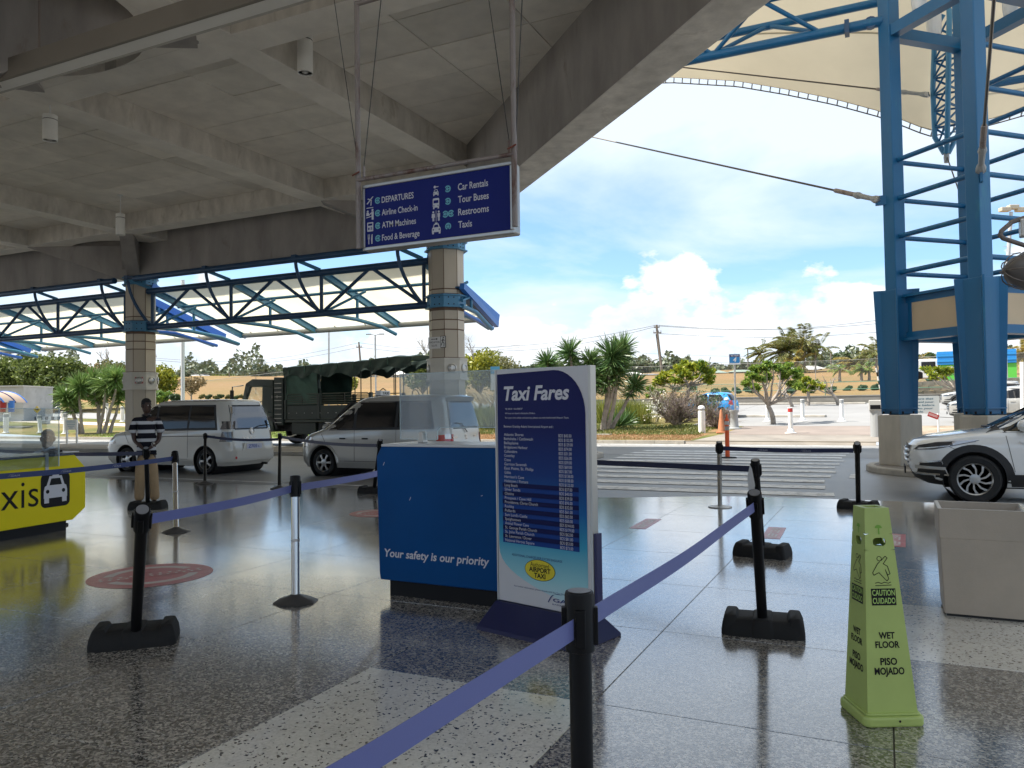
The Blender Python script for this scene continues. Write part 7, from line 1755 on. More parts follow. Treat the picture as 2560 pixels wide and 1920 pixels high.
palm('small far palm left of the leaning power pole', 1627, 893, 935, 180, 17, 11, LF_FAR, fronds=14)
palm('small far palm above the section sign post left', 1771, 901, 935, 180, 14, 12, LF_FAR, fronds=14)
palm('young green palm behind the tall fence, left one', 2100, 905, 962, 92, 24, 13, LF_PLUMG, fronds=14); palm('young green palm behind the tall fence, middle one', 2155, 905, 962, 92, 24, 14, LF_PLUMG, fronds=14); palm('young green palm behind the tall fence, right one', 2172, 912, 962, 92, 20, 15, LF_PLUMG, fronds=14)
palm('yellow stemmed palm in the gap between the tower legs', 2298, 880, 945, 96, 28, 16, LF_PALMY, fronds=14)
palm('palm with drooping fronds at the right edge', 2560, 858, 945, 92, 46, 17, LF_PALMY, fronds=16)
# --- yuccas
def rosette(P, A, c, d, r, n, rng):
    for _ in range(n):
        a = rng.normal(size=3); a /= np.linalg.norm(a); a = a+np.array(d)*.55; a /= np.linalg.norm(a)
        if a[2] < -.75: a[2] *= .4
        P.append(np.array(c)); A.append(a*r*rng.uniform(.75, 1.1))
def blades(name, P, A, wd, mat, parent, rng):
    P = np.array(P); A = np.array(A); n = len(P); ln = np.linalg.norm(A, axis=1)[:, None]; D_ = A/ln
    B = np.cross(D_, rng.normal(size=(n, 3))); B /= np.linalg.norm(B, axis=1)[:, None]; drop = np.zeros((n, 3)); drop[:, 2] = -1
    k = (1-np.abs(D_[:, 2:3]))
    off = np.array(OFF.get(parent.name, Vector((0, 0, 0)))) if parent else np.zeros(3)
    V = np.empty((n, 7, 3)); m1 = P+A*.45; m2 = P+A*.8+drop*ln*.03*k; tip = P+A+drop*ln*.10*k
    V[:, 0] = P-B*wd*.35; V[:, 1] = P+B*wd*.35; V[:, 2] = m1+B*wd*.5; V[:, 3] = m1-B*wd*.5; V[:, 4] = m2+B*wd*.3; V[:, 5] = m2-B*wd*.3; V[:, 6] = tip
    V = V.reshape(-1, 3)-off; F_ = []
    for i in range(n): b = 7*i; F_ += [(b, b+1, b+2, b+3), (b+3, b+2, b+4, b+5), (b+5, b+4, b+6)]
    me = bpy.data.meshes.new(name); me.from_pydata(V.tolist(), [], F_); me.materials.append(mat); o = bpy.data.objects.new(name, me); COL.objects.link(o)
    if parent: o.parent = parent
    return o
def yucca(label, px, py, D, heads, seed, mat, wd=.055, nb=150):
    rng = np.random.default_rng(seed); rnd = random.Random(seed); base = GD(px, D); t = thing('yucca', label, 'yucca', base)
    st = MB()
    for i, (hx, hy, rp, dx) in enumerate(heads):
        r = rp*D/F; dd = (rnd.uniform(-.5, .5)); c = AT(hx, hy, D+dd); b0 = base+_r0*(dx*D/F)+Vector((0, rnd.uniform(-.3, .3), -.05)); mid = b0+(c-b0)*.5+Vector((rnd.uniform(-.15, .15), 0, -.1))
        limb(st, b0, mid, .125, .09, .05, 4, rnd); limb(st, mid, c, .09, .07, .05, 4, rnd)
        P = []; A = []; d = ((c-mid).normalized()+Vector((0, 0, .4)))*.6
        rosette(P, A, tuple(c), tuple(d), r, nb, rng); rosette(P, A, tuple(c-(c-mid).normalized()*.22), tuple(d*.2), r*.9, nb//2, rng)
        rosette(P, A, tuple(c-(c-mid).normalized()*.5), (0, 0, -1.0), r*.75, nb//4, rng)
        blades('leaf_head', P, A, wd, mat, t, rng)
    st.build('stems', BARKG, t, smooth=60, kind='stuff')
    return t
yucca('many headed yucca on the lawn beside the white notice board', 248, 1076, 50, [(163, 990, 40, -45), (200, 966, 44, -30), (232, 950, 40, 0), (268, 955, 52, 5), (290, 945, 44, 20), (300, 985, 36, 25), (178, 1008, 34, -45), (248, 985, 40, 0)], 21, LF_YUCL, .075, 170)
yucca('tall yucca clump with spiky heads right of the fare board', 1500, 1078, 38.5, [(1425, 882, 50, -40), (1368, 908, 44, -60), (1476, 905, 46, -20), (1482, 950, 50, -20), (1530, 888, 62, 5), (1556, 875, 52, 15), (1520, 945, 54, 5), (1588, 962, 42, 20), (1545, 930, 46, 10)], 22, LF_YUC, .06, 150)
def agave(label, px, py, D, rp, seed, mat=LF_YUC, n=90, wd=.06, name='agave', cat='plant'):
    rng = np.random.default_rng(seed); b = GD(px, D); t = thing(name, label, cat, b); P = []; A = []
    rosette(P, A, (b.x, b.y, b.z+.08), (0, 0, 1.1), rp*D/F, n, rng); A = [np.array((a[0], a[1], abs(a[2])+.05)) for a in A]; blades('leaves', P, A, wd, mat, t, rng); return t
agave('low spiky agave at the foot of the tall yucca clump', 1545, 1060, 40, 52, 31); agave('second low spiky agave nearer the tall grass', 1562, 1050, 41.5, 46, 32); agave('small agave at the left foot of the tall yucca', 1462, 1072, 38.5, 30, 33, n=60)
def tallgrass(label, px, D, wpx, hpx, seed, mat=LF_GRASS, plume=True, n=1400):
    rng = np.random.default_rng(seed); b = GD(px, D); t = thing('tall_grass', label, 'grass clump', b); s = D/F; P = []; A = []
    for _ in range(n):
        o = rng.normal(size=2)*wpx*s*.28; p = np.array((b.x+o[0], b.y+o[1]*.7, b.z)); h = hpx*s*rng.uniform(.6, 1.05); P.append(p); A.append(np.array((o[0]*.5-h*.18+rng.normal()*.15*h, o[1]*.5+rng.normal()*.15*h, h)))
    blades('blades', P, A, .022, mat, t, rng)
    if plume:
        P = []; A = []
        for _ in range(170):
            o = rng.normal(size=2)*wpx*s*.36; h = hpx*s*rng.uniform(1.05, 1.35); p = np.array((b.x+o[0]-h*.22, b.y+o[1], b.z+h*.93)); P.append(p); A.append(np.array((-.17+rng.normal()*.05, rng.normal()*.05, .26))*1.6)
        blades('plumes', P, A, .06, LF_STRAW, t, rng)
    return t
tallgrass('tall feathery grass clump between the agave and the bare shrub', 1590, 43, 62, 62, 41); tallgrass('tall feathery grass behind the yucca stems', 1510, 45, 100, 66, 42, n=1100); tallgrass('yellow green grass clump right of the silver minivan', 1222, 42, 60, 62, 43, n=1300); tallgrass('low yellow grass beside the blue counter screen', 1190, 46, 50, 44, 44, plume=False, n=700); tallgrass('tall grass hidden partly by the fare board', 1330, 44, 90, 60, 45, n=900)
# --- frangipani
def plumeria(label, base, tips, D, mat, seed, nl=1600, rb=14, leaf=.30, th=.11, dead=False, cat='tree', name='frangipani_tree', mids=None):
    rnd = random.Random(seed); rng = np.random.default_rng(seed); b0 = GD(base[0], D) if len(base) < 3 else AT(*base); 
    t = thing(name, label, cat, b0); st = MB(); s = D/F
    fork = AT(base[0]+(mids or 0), base[1]-(26 if not dead else 20), D); limb(st, b0-Vector((0, 0, .1)), fork, th*1.25, th, .10, 5, rnd); P = []
    for i, (x, y) in enumerate(tips):
        c = AT(x, y, D+rnd.uniform(-1.1, 1.1)); mid = fork+(c-fork)*.55+Vector((rnd.uniform(-.2, .2), rnd.uniform(-.2, .2), -.12)); limb(st, fork, mid, th*.62, th*.4, .08, 4, rnd); limb(st, mid, c, th*.4, th*.22, .1, 4, rnd)
        for q in range(3):
            e = c+Vector((rnd.uniform(-1, 1), rnd.uniform(-1, 1), rnd.uniform(-.2, .9)))*rb*s*.9; limb(st, mid+(c-mid)*rnd.uniform(.5, 1), e, th*.2, th*.1, .1, 3, rnd); P.append(e)
        P.append(c)
    st.build('branches', BARKG, t, smooth=60)
    if not dead:
        per = max(6, nl//len(P)); Q = []; A = []
        for p in P:
            o = rng.normal(size=(per, 3)); o /= np.linalg.norm(o, axis=1)[:, None]; o[:, 2] = o[:, 2]*.6+.15; Q.append(np.array(p)+o*rb*s*rng.uniform(.15, .75, (per, 1))); A.append(o+rng.normal(size=(per, 3))*.3)
        leafcloud('leaves', np.concatenate(Q), np.concatenate(A), leaf, leaf*.42, mat, t, rng)
    return t
plumeria('yellow leaved frangipani above the bare grey shrub', (1722, 990), [(1655, 955), (1668, 940), (1690, 928), (1705, 940), (1715, 918), (1735, 925), (1742, 912), (1760, 920), (1772, 932), (1780, 945), (1750, 948), (1725, 945), (1690, 955), (1770, 955), (1640, 962)], 47, LF_PLUM, 51, nl=3400, rb=15)
plumeria('green leaved frangipani leaning in the car park island', (1932, 1040), [(1866, 962), (1880, 945), (1895, 930), (1915, 925), (1930, 915), (1950, 925), (1968, 922), (1985, 932), (1990, 945), (1960, 945), (1925, 945), (1905, 950), (1975, 962), (2000, 966), (1885, 970)], 39, LF_PLUMG, 52, nl=3200, rb=14, leaf=.26, mids=-12)
plumeria('low yellow green frangipani by the low wall', (2020, 1000), [(1995, 972), (2008, 962), (2025, 955), (2040, 962), (2050, 972), (2030, 975), (2012, 978)], 58, LF_PLUM, 53, nl=1500, rb=13)
plumeria('leaning leafless frangipani beside the car park wall', (2096, 1006), [(2045, 955), (2060, 948), (2075, 952), (2055, 965), (2085, 945), (2040, 970)], 57, LF_PLUM, 54, dead=True, mids=-14)
plumeria('leaning leafless frangipani stem behind the green one', (1982, 1008), [(1945, 962), (1960, 955), (1950, 975)], 57, LF_PLUM, 58, dead=True, mids=-14)
plumeria('frangipani in front of the blue and green container', (2392, 1000), [(2322, 930), (2335, 938), (2350, 930), (2368, 935), (2380, 928), (2330, 945), (2360, 945)], 56, LF_PLUM, 55, nl=1500, rb=14, mids=-4)
plumeria('leafy frangipani low branch above the bare shrub', (1640, 1010), [(1628, 972), (1640, 985), (1622, 990), (1650, 978)], 44, LF_PLUMG, 56, nl=420, rb=10, th=.05)
def twigs(label, px, D, x0, x1, ytop, ybase, seed, n=900, name='bare_shrub', leaves=0, lm=None, mat=TWIG):
    rng = np.random.default_rng(seed); rnd = random.Random(seed); b = GD(px, D); t = thing(name, label, 'shrub', b); s = D/F; st = MB()
    P = []; A = []
    for k in range(26):
        a = rnd.uniform(0, 2*pi); o = Vector((cos(a), sin(a), 0))*rnd.uniform(.05, .3); x = rnd.uniform(x0, x1); y = ytop+(ybase-ytop)*rnd.random()**1.6*.6; e = AT(x, y, D+rnd.uniform(-.8, .8))
        pts = limb(st, b+o*.5, e, .028, .008, .12, 5, rnd)
        for _ in range(n//26):
            i = rnd.randrange(1, 5); p = pts[i]+(pts[i+1]-pts[i])*rnd.random(); d = ((e-b).normalized()+Vector((rnd.gauss(0, .7), rnd.gauss(0, .7), rnd.gauss(.1, .5)))); P.append(np.array(p)); A.append(np.array(d)*rnd.uniform(.15, .42))
    st.build('stems', BARKG, t, smooth=60, kind='stuff'); blades('twigs', P, A, .014, mat, t, rng)
    if leaves:
        i = rng.choice(len(P), leaves); Q = np.array(P)[i]+np.array(A)[i]*rng.uniform(.3, 1, (leaves, 1)); leafcloud('leaves', Q, rng.normal(size=(leaves, 3)), .12, .08, lm, t, rng)
    return t
twigs('bare purple grey shrub in the planting bed left of the white bollard', 1688, 40, 1625, 1745, 985, 1072, 61, 2600, leaves=260, lm=LF_OLIVE)
twigs('leafy bush in front of the blue hatchback', 1762, 41.5, 1738, 1795, 990, 1045, 62, 900, 'leafy_shrub', 1500, LF_HEDGE)
twigs('white flowering shrub behind the bare grey shrub', 1668, 43, 1612, 1760, 965, 1040, 63, 900, 'flowering_shrub', 900, LF_OLIVE)
twigs('dry clipped hedge beside the traffic cone and path', 1790, 37.5, 1752, 1832, 1030, 1078, 64, 2600, 'dry_hedge', 300, LF_OLIVE, mat=TWIG)
rng_ = np.random.default_rng(3); fp = np.array([tuple(AT(rng_.uniform(1608, 1665), rng_.uniform(975, 1055), 41.5+rng_.uniform(-.6, .6))) for _ in range(140)])
o = leafcloud('white_flowers', fp, rng_.normal(size=fp.shape), .10, .10, FLOWER, None, rng_); tag(o, 'scattered small white blossoms around the bare grey shrub', 'flowers', kind='stuff')
for i, (x, y, w_, D) in enumerate([(1690, 962, 26, 70), (1730, 962, 26, 70), (1787, 968, 20, 69), (1813, 966, 24, 69), (1842, 965, 22, 69), (1872, 964, 24, 69), (1975, 965, 36, 69), (2028, 966, 30, 69), (2078, 965, 34, 69), (2120, 963, 20, 71), (2156, 960, 30, 70), (2190, 959, 26, 70)]):
    wh = ['left of the yellow frangipani trunk', 'behind the yellow frangipani trunk', 'left of the section sign post', 'just left of the section sign post', 'at the section sign post', 'right of the section sign post', 'behind the green frangipani trunk', 'right of the green frangipani', 'behind the leaning bare tree', 'small one left of the last two', 'second from the tower leg', 'nearest the tower leg'][i]
    leafy('hedge_bush', 'clipped round bush on the dry bank, '+wh, x, y+22, x-w_/2, x+w_/2, y, D, LF_HEDGE, 900, .16, .6, 80+i, 'bush', yb=y+20, group='round bushes on the dry bank', trunk=False, nb=5)
for i, (x, y) in enumerate([(505, 985), (522, 986), (540, 988), (552, 985), (572, 986), (590, 988), (602, 985)]):
    leafy('hedge_bush', 'low scrub bush below the brown field, '+['nearest the lamp pole', 'second from the lamp pole', 'third from the lamp pole', 'middle of the row of seven', 'third from the truck cab', 'second from the truck cab', 'nearest the truck cab'][i], x, y+14, x-9, x+9, y, 82, LF_HEDGE if i % 2 else LF_OLIVE, 500, .18, .6, 100+i, 'bush', yb=y+12, group='low scrub bushes left of the truck', trunk=False, nb=4)
# lawn blades on the near verges
def lawn(x0, x1, y0, y1, n, h, mat, nm, lb, seed):
    rng = np.random.default_rng(seed); X = rng.uniform(x0, x1, n); Y_ = rng.uniform(y0, y1, n); Z = np.array([hz(a, b) for a, b in zip(X, Y_)])
    P = np.stack([X, Y_, Z], 1); A = np.stack([rng.normal(size=n)*.4, rng.normal(size=n)*.4, np.full(n, 1.0)], 1); A[:, 2] += 0
    o = leafcloud(nm, P+np.array([0, 0, h*.4]), A, h, h*.35, mat, None, rng); tag(o, lb, 'grass', kind='stuff')
lawn(-44, -25, 31.1, 40, 16000, .10, leafm('lawn_blade', (.09, .15, .03), (.22, .24, .07)), 'lawn_grass', 'short green lawn around the left yucca and notice board', 1)
lawn(-19, -7.2, 33.5, 40, 9000, .12, leafm('bed_grass_blade', (.08, .13, .03), (.2, .2, .06)), 'bed_grass', 'thin green grass in the planting bed by the yucca', 2)
lawn(-19, -7.0, 31.1, 34, 9000, .07, leafm('dry_blade', (.25, .14, .06), (.48, .30, .16)), 'dry_grass', 'dry brown grass along the kerb of the planting bed', 3)

# ================================================================== STREET FURNITURE AND BACKGROUND
def bollard(label, px, py, D=None, h=1.1, kind='flat', lean=0, r=.095):
    p = GT(px, py); p = Vector((p.x, p.y, hz(p.x, p.y)+.012)); t = thing('bollard', label, 'bollard', p, group='white bollards')
    R = Matrix.Rotation(lean, 3, 'Y')
    if kind == 'dome':
        MB().lathe([(.155, 0), (.155, h*.78), (.14, h*.79), (.14, h*.81), (.155, h*.82)], p, 20, ax=R).build('shaft', WPOST, t, smooth=40); MB().lathe([(.13, h*.82), (.13, h*.88)], p, 20, ax=R).build('lamp_ring', GREYP, t)
        MB().lathe([(.155, h*.88), (.15, h*.93), (.11, h*.98), (.03, h)], p, 20, ax=R).build('cap', WPOST, t, smooth=60)
    else:
        MB().lathe([(.24, 0), (.24, .03), (.15, .05), (.13, .16), (r, .20), (r, h*.82)], p, 18, ax=R).build('shaft', WPOST, t, smooth=40)
        MB().lathe([(r+.004, h*.82), (r+.004, h*.96)], p, 18, ax=R).build('band', REDP if kind == 'red' else GREYP, t); MB().lathe([(r+.012, h*.96), (r+.012, h*.99), (r*.6, h)], p, 18, ax=R).build('cap', WPOST, t)
    return t
bollard('white domed bollard light in the bed left of the brown cone', 1755, 1083, h=1.22, kind='dome'); bollard('white domed bollard light in front of the blue hatchback', 1817, 1046, h=1.2, kind='dome')
bollard('white grey banded bollard beside the green frangipani trunk', 1919, 1055, h=1.12); bollard('white grey banded bollard in the middle of the path mouth', 2007, 1054, h=1.15); bollard('white grey banded bollard nearest the left tower leg', 2105, 1055, h=1.13); bollard('white bollard with a red band in the middle of the path', 1977, 1084, h=1.1, kind='red')
bollard('white bollard by the silver car right of the tower', 2521, 1052, h=.75)
bollard('thick white bollard at the far left beside the path', 15, 1083, h=1.25, r=.16); bollard('leaning white bollard with a dark band at the left', 101, 1083, h=1.15, lean=-.12, r=.12); bollard('small white bollard by the chequered kerb', 55, 1053, h=.7); bollard('small white bollard left of the yucca by the kerb', 155, 1052, h=.75); bollard('white bollard behind the white notice board', 163, 1085, h=1.3, r=.12); bollard('white bollard behind the yucca stems', 267, 1055, h=1.5, r=.12); bollard('white bollard between yucca and red notice column', 306, 1055, h=1.2, r=.14); bollard('tiny white post left of the yellow diamond sign', 67, 1034, h=.5); bollard('tiny white post right of the yellow diamond sign', 107, 1033, h=.5)
# cone, delineator, pedestal, bin
p = GT(1804, 1083); t = thing('traffic_cone', 'faded brown orange traffic cone beside the dry hedge', 'traffic cone', p)
MB().lathe([(.19, .05), (.16, .12), (.05, 1.0), (.03, 1.05)], p, 18).build('cone', ORANGEF, t, smooth=50); MB().box(p+Vector((0, 0, .03)), (.46, .46, .06), .3).build('base', ORANGEF, t, bevel=.02)
p = G(1819, 1145); t = thing('delineator_post', 'bright orange delineator post with reflective bands on the road', 'road post', p)
MB().lathe([(.065, .03), (.062, .80)], p, 16).build('tube', ORANGE, t, smooth=50); MB().lathe([(.064, .80), (.064, .91)], p, 16).build('band', GREYP, t); MB().lathe([(.062, .91), (.062, .96)], p, 16).build('tube', ORANGE, t, smooth=50); MB().lathe([(.064, .96), (.064, 1.06)], p, 16).build('band', M('white_band', (.5, .48, .46), .5), t); MB().lathe([(.062, 1.06), (.06, 1.12), (.03, 1.16), (.025, 1.26)], p, 16).build('top', ORANGE, t, smooth=50); MB().lathe([(.26, 0), (.25, .03), (.06, .045)], p, 20).build('base', RUBBER, t)
p = GT(1836, 1073); t = thing('pedestal', 'grey flared pedestal under the section sign post', 'pedestal', p); MB().lathe([(.33, 0), (.33, .05), (.22, .08), (.19, .2), (.17, .75), (.22, .82), (.22, .9)], p, 20).build('column', GREYP, t, smooth=40)
D = depth(p)+1.5; t = thing('section_sign', 'blue square section 4 sign on a tall pole', 'sign', GD(1838, D)); b = GD(1838, D)
MB().tube([b, AT(1836, 884, D)], .045, 8).build('pole', STEEL, t); c = AT(1836, 898, D-.1); g = Fr(c, _r0); q = 14.5*D/F
MB().prism(g, [(-q, -q*.92), (q, -q*.92), (q, q*.92), (-q, q*.92)], 0, .03).build('panel', WHITE, t); MB().prism(g, rrect(-q*.88, -q*.66, q*.88, q*.84, .06), .031, .036).build('face', grad('section_face', .25, -.4) if False else M('section_blue', (.02, .22, .50), .4), t); MB().prism(g, [(-q*.87, q*.36), (q*.87, q*.36), (q*.87, q*.80), (-q*.87, q*.80)], .037, .039).build('header', NAVY, t)
l = MB(); l.text(g, '4', -q*.28, -q*.45, q*.75, None, .041, bold=.03, shear=.2); l.text(g, 'SECTION', -q*.65, q*.48, q*.25, q*1.3, .041, bold=.02); l.build('lettering', WHITE, t, kind='stuff')
p = GT(2192, 1092); t = thing('pillar_bin', 'grey pillar bin hidden behind the left tower plinth', 'bin', p); MB().lathe([(.22, 0), (.22, .95), (.24, .97), (.24, 1.02)], p, 18).build('drum', GREYP, t); MB().box(p+Vector((0, 0, 1.22)), (.5, .5, .40)).build('hood', M('hood_grey', (.42, .41, .38), .6), t, bevel=.03); MB().box(p+Vector((-.02, -.252, 1.15)), (.36, .02, .16)).build('slot', BLACK, t)
# fee notice
D = 27.0; c = AT(2292, 1012, D); g = Fr(c, (cos(.12), sin(.12), 0)); s = D/F
t = thing('fee_notice', 'white parking fee notice board on a thin post beside the tower', 'sign', GD(2340, D)); MB().prism(g, rrect(-64*s, -22*s, 50*s, 22*s, .03), 0, .02).build('panel', M('notice_white', (.55, .57, .55), .5), t)
MB().tube([AT(2344, 990, D+.05), GD(2344, D+.05)], .03, 8).build('post', WPOST, t); l = MB()
for i, (tx, wd) in enumerate((('Please ensure that', 78), ('you have paid your', 80), ('parking fees before', 82), ('returning to your', 76), ('vehicle', 30))): l.text(g, tx, -2*s, (13-8*i)*s, 4.4*s, wd*s, .023, align='CENTER', bold=.015, shear=.15)
l.build('lettering', M('teal_print', (.05, .14, .20), .5), t, kind='stuff')
f_ = Fr(AT(2318, 1040, D-.4), (.92, .1, -.38), (.35, 0, .9)); o = MB().prism(f_, [(0, 0), (.34, 0), (.34, .16), (0, .16)], 0, .012).rect(f_, .02, .05, .30, .13, .014, 1).build('red_tag', [REDP, M('pale_tag', (.6, .3, .28), .5)]); tag(o, 'small tilted red tag hanging below the fee notice', 'tag')
MB().tube([AT(2340, 1042, D-.3), AT(2420, 1046, D-1)], .012, 5).build('tag_cord', WIRE, o)
# white notice board on the left lawn
D = 40; c = GD(180, D); g = Fr(c, (cos(.5), sin(.5), 0)); t = thing('notice_board', 'white notice board on two legs in front of the left yucca', 'sign', c); s = D/F
for x in (-12*s, 12*s): MB().box(g.p(x, 30*s), (.08, .08, 60*s), .5).build('leg', WPOST, t)
MB().prism(g, [(-14*s, 34*s), (14*s, 34*s), (14*s, 60*s), (-14*s, 60*s)], .05, .09).build('panel', WHITE, t); l = MB()
for i in range(5): w_ = (11, 11, 10, 8, 4)[i]*s; l.rect(g, -w_, (55-4.2*i)*s, w_, (56.4-4.2*i)*s, .092)
l.build('text_lines', M('pale_print', (.2, .35, .42), .5), t, kind='stuff')
D = 60; c = GD(93, D); c = AT(93, 1034, D); t = thing('diamond_sign', 'yellow diamond warning sign on the dry grass at left', 'sign', c); g = Fr(AT(93, 1024, D), _r0); s = D/F
MB().prism(g, [(0, -9*s), (9*s, 0), (0, 9*s), (-9*s, 0)], 0, .03).build('panel', M('warning_yellow', (.6, .42, .03), .5), t); MB().rect(g, -4*s, -1.2*s, 4*s, 1.2*s, .032).build('symbol', BLACK, t); MB().tube([g.p(0, -8*s, -.03), g.p(0, -22*s, -.03)], .04, 6).build('post', STEEL, t)
# chequered kerb at left
ck = struct(bpy.data.objects.new('chequered_kerb', None)); COL.objects.link(ck); a = GT(-40, 1052); b = GT(160, 1049)
a.z = hz(a.x, a.y); b.z = hz(b.x, b.y); n = 26; d = (b-a)/n
for i in range(n):
    MB().beam(a+d*i+Vector((0, 0, .12)), a+d*(i+.97)+Vector((0, 0, .12)), .25, .3).build('kerb_stone', WPOST if i % 2 else BLACK, ck)
# flat grey building with shelter
D = 62; t = thing('flat_building', 'small grey flat roofed building at the far left', 'building', GD(20, D)); c = GD(20, D); g = Fr(AT(-60, 1040, D), (cos(YAW), sin(YAW), 0)); s = D/F; z0 = c.z-g.o.z
MB().prism(g, [(0, z0-.2), (118*s, z0-.2), (118*s, 72*s), (0, 72*s)], -4, 0).build('wall', M('render_grey', (.42, .41, .40), .9, var=(1, .15), dirt=(1, (.3, .29, .28), .58)), t); MB().prism(g, [(-.1, 72*s), (120*s, 72*s), (120*s, 75*s), (-.1, 75*s)], -4.1, .12).build('roof', M('parapet', (.55, .53, .5), .8), t)
w_ = MB().prism(g, [(84*s, 45*s), (100*s, 45*s), (100*s, 58*s), (84*s, 58*s)], 0, .03).build('window', WPOST, t)
for i in range(2):
    for j in range(2): MB().rect(g, (85.5+7.2*i)*s, (46.3+6*j)*s, (91.2+7.2*i)*s, (50.6+6*j)*s, .035).build('pane', GLASSC, w_)
D = 56; t = thing('arched_shelter', 'arched shelter with tan cover and blue frame at the far left', 'shelter', GD(8, D)); s = D/F; c0 = AT(-20, 1036, D); dpt = Vector((-sin(YAW), cos(YAW), 0))
def arc(u): a = radians(165-135*u); return c0+_r0*(68*s*cos(a)+0*s)+Vector((0, 0, 58*s*sin(a)))
MB().grid(lambda u, v: arc(u)+dpt*(2.6*v-1.3), 16, 2).build('cover', M('tan_cover', (.45, .33, .24), .7), t, smooth=180)
for v in (-1.3, 0, 1.3): MB().tube([arc(i/14)+dpt*v for i in range(15)], .06, 6).build('frame', EAVE if v else NAVY, t)
for x, m_ in ((10, REDP), (30, EAVE)): MB().prism(Fr(AT(x, 1030, D-.5), _r0), [(-6*s, 0), (6*s, 0), (7*s, 28*s), (-7*s, 28*s)], 0, .15).build('sign_panel', m_, t)
for x in (2, 24): MB().prism(Fr(AT(x, 1040, D-.3), _r0), [(-3*s, -.1), (3*s, -.1), (3*s, 18*s), (-3*s, 18*s)], 0, .3).build('box', WPOST, t)
# dark screen fence
D = 70; t = thing('screen_fence', 'low dark mesh fence behind the left dry grass', 'fence', GD(100, D)); a = AT(56, 1024, D); b = AT(150, 1020, D); MB().beam(a+Vector((0, 0, .25)), b+Vector((0, 0, .25)), .04, .62).build('mesh_panel', M('dark_mesh', (.05, .055, .055), .8), t)
for i in range(7): q = a+(b-a)*(i/6); MB().tube([q-Vector((0, 0, .4)), q+Vector((0, 0, .65))], .03, 5).build('post', BLKTRIM, t)
# houses on the ridge
RF = {'g': M('green_roof', (.24, .30, .25), .7), 'w': M('white_roof', (.60, .58, .54), .7), 'r': M('red_roof', (.35, .13, .09), .8), 's': M('shed_grey', (.30, .30, .30), .7)}
HW = M('house_wall', (.55, .52, .45), .8, var=(.5, .08)); HW2 = M('house_wall_pink', (.58, .40, .32), .8)
def house(label, x0, x1, yr, ye, yb_, D, rf, hip=True, wall=None, nw=4):
    s = D/F; a = AT(x0, yb_, D); t = thing('house', label, 'house', a, group='low houses on the ridge'); g = Fr(a, _r0, (0, 0, 1)); w = (x1-x0)*s; he = (yb_-ye)*s; hr = (yb_-yr)*s; d = min(w*.7, 9)
    MB().prism(g, [(0, -2.5), (w, -2.5), (w, he), (0, he)], -d, 0).build('wall', wall or HW, t)
    e = .5; q = w*.22 if hip else 0; v = [g.p(-e, he, e), g.p(w+e, he, e), g.p(w+e, he, -d-e), g.p(-e, he, -d-e), g.p(q, hr, -d/2), g.p(w-q, hr, -d/2)]
    MB().raw(v, [(0, 1, 5, 4), (1, 2, 5), (2, 3, 4, 5), (3, 0, 4), (3, 2, 1, 0)]).build('roof', RF[rf], t)
    for i in range(nw):
        x = w*(i+.25)/nw; f = MB().prism(g, [(x, he*.25), (x+w*.5/nw, he*.25), (x+w*.5/nw, he*.78), (x, he*.78)], 0, .06).build('window', WPOST, t)
        MB().rect(g, x+.12, he*.30, x+w*.5/nw-.12, he*.73, .066).build('pane', GLASSC, f)
house('pale green roofed bungalow above the yellow frangipani', 1755, 1815, 925, 933, 943, 150, 'g'); house('white bungalow with veranda behind the section sign', 1832, 1882, 924, 930, 942, 148, 'g'); house('long white roofed house behind the palm group', 1960, 2042, 918, 925, 936, 150, 'w', nw=6); house('small pink walled house left of the yellow palm', 2015, 2055, 914, 922, 934, 152, 'w', wall=HW2); house('white roofed bungalow right of the tall yucca', 1562, 1602, 930, 936, 945, 155, 'w'); house('white flat shed right of the bungalow by the yucca', 1600, 1645, 934, 937, 944, 150, 's', nw=5)
house('white roofed building seen under the truck canopy', 866, 935, 934, 938, 946, 170, 'w', nw=7); house('tan roofed house behind the truck rear', 965, 1012, 928, 937, 946, 165, 'w'); house('grey walled shed with white roof under the far palms', 465, 522, 936, 941, 950, 185, 's', wall=HW, nw=5); house('red roofed building left of the white lamp pole', 425, 455, 950, 955, 972, 120, 'r'); house('pale house beside the truck cab mirror', 598, 625, 950, 955, 966, 150, 'w', nw=3); house('pale green roofed house right of the big round tree', 2075, 2110, 912, 918, 928, 160, 'g', nw=3)
# fences
def fence(label, pts, h, n, mat, meshm, t_name='chain_fence', rails=(1.0,)):
    t = thing(t_name, label, 'fence', pts[0]); 
    for a, b in zip(pts, pts[1:]):
        k = max(1, int(n*(b-a).length))
        for i in range(k+1):
            q = a+(b-a)*(i/k); q.z = hz(q.x, q.y); MB().tube([q-Vector((0, 0, .2)), q+Vector((0, 0, h))], .035, 6).build('post', mat, t)
        m = 24
        def P(u, v): q = a+(b-a)*u; return Vector((q.x, q.y, hz(q.x, q.y)+h*v))
        for r in rails: MB().tube([P(i/m, r) for i in range(m+1)], .022, 5).build('rail', mat, t)
        MB().grid(lambda u, v: P(u, v*.97+.02), m, 1).build('mesh_panel', meshm, t)
    return t
def meshmat(name, col, sc, th):
    m = bpy.data.materials.new(name); m.use_nodes = True; t = m.node_tree; p = t.nodes['Principled BSDF']; p.inputs['Base Color'].default_value = (*col, 1); p.inputs['Roughness'].default_value = .6; p.inputs['Alpha'].default_value = th; return m
CHAIN = meshmat('chain_link', (.30, .32, .31), 1, .16); CHAING = meshmat('green_chain_link', (.10, .22, .16), 1, .12); GPOST = M('green_post', (.10, .24, .16), .6); SPOST = M('fence_post', (.32, .32, .30), .6)
def gp(x, D): q = GD(x, D); return q
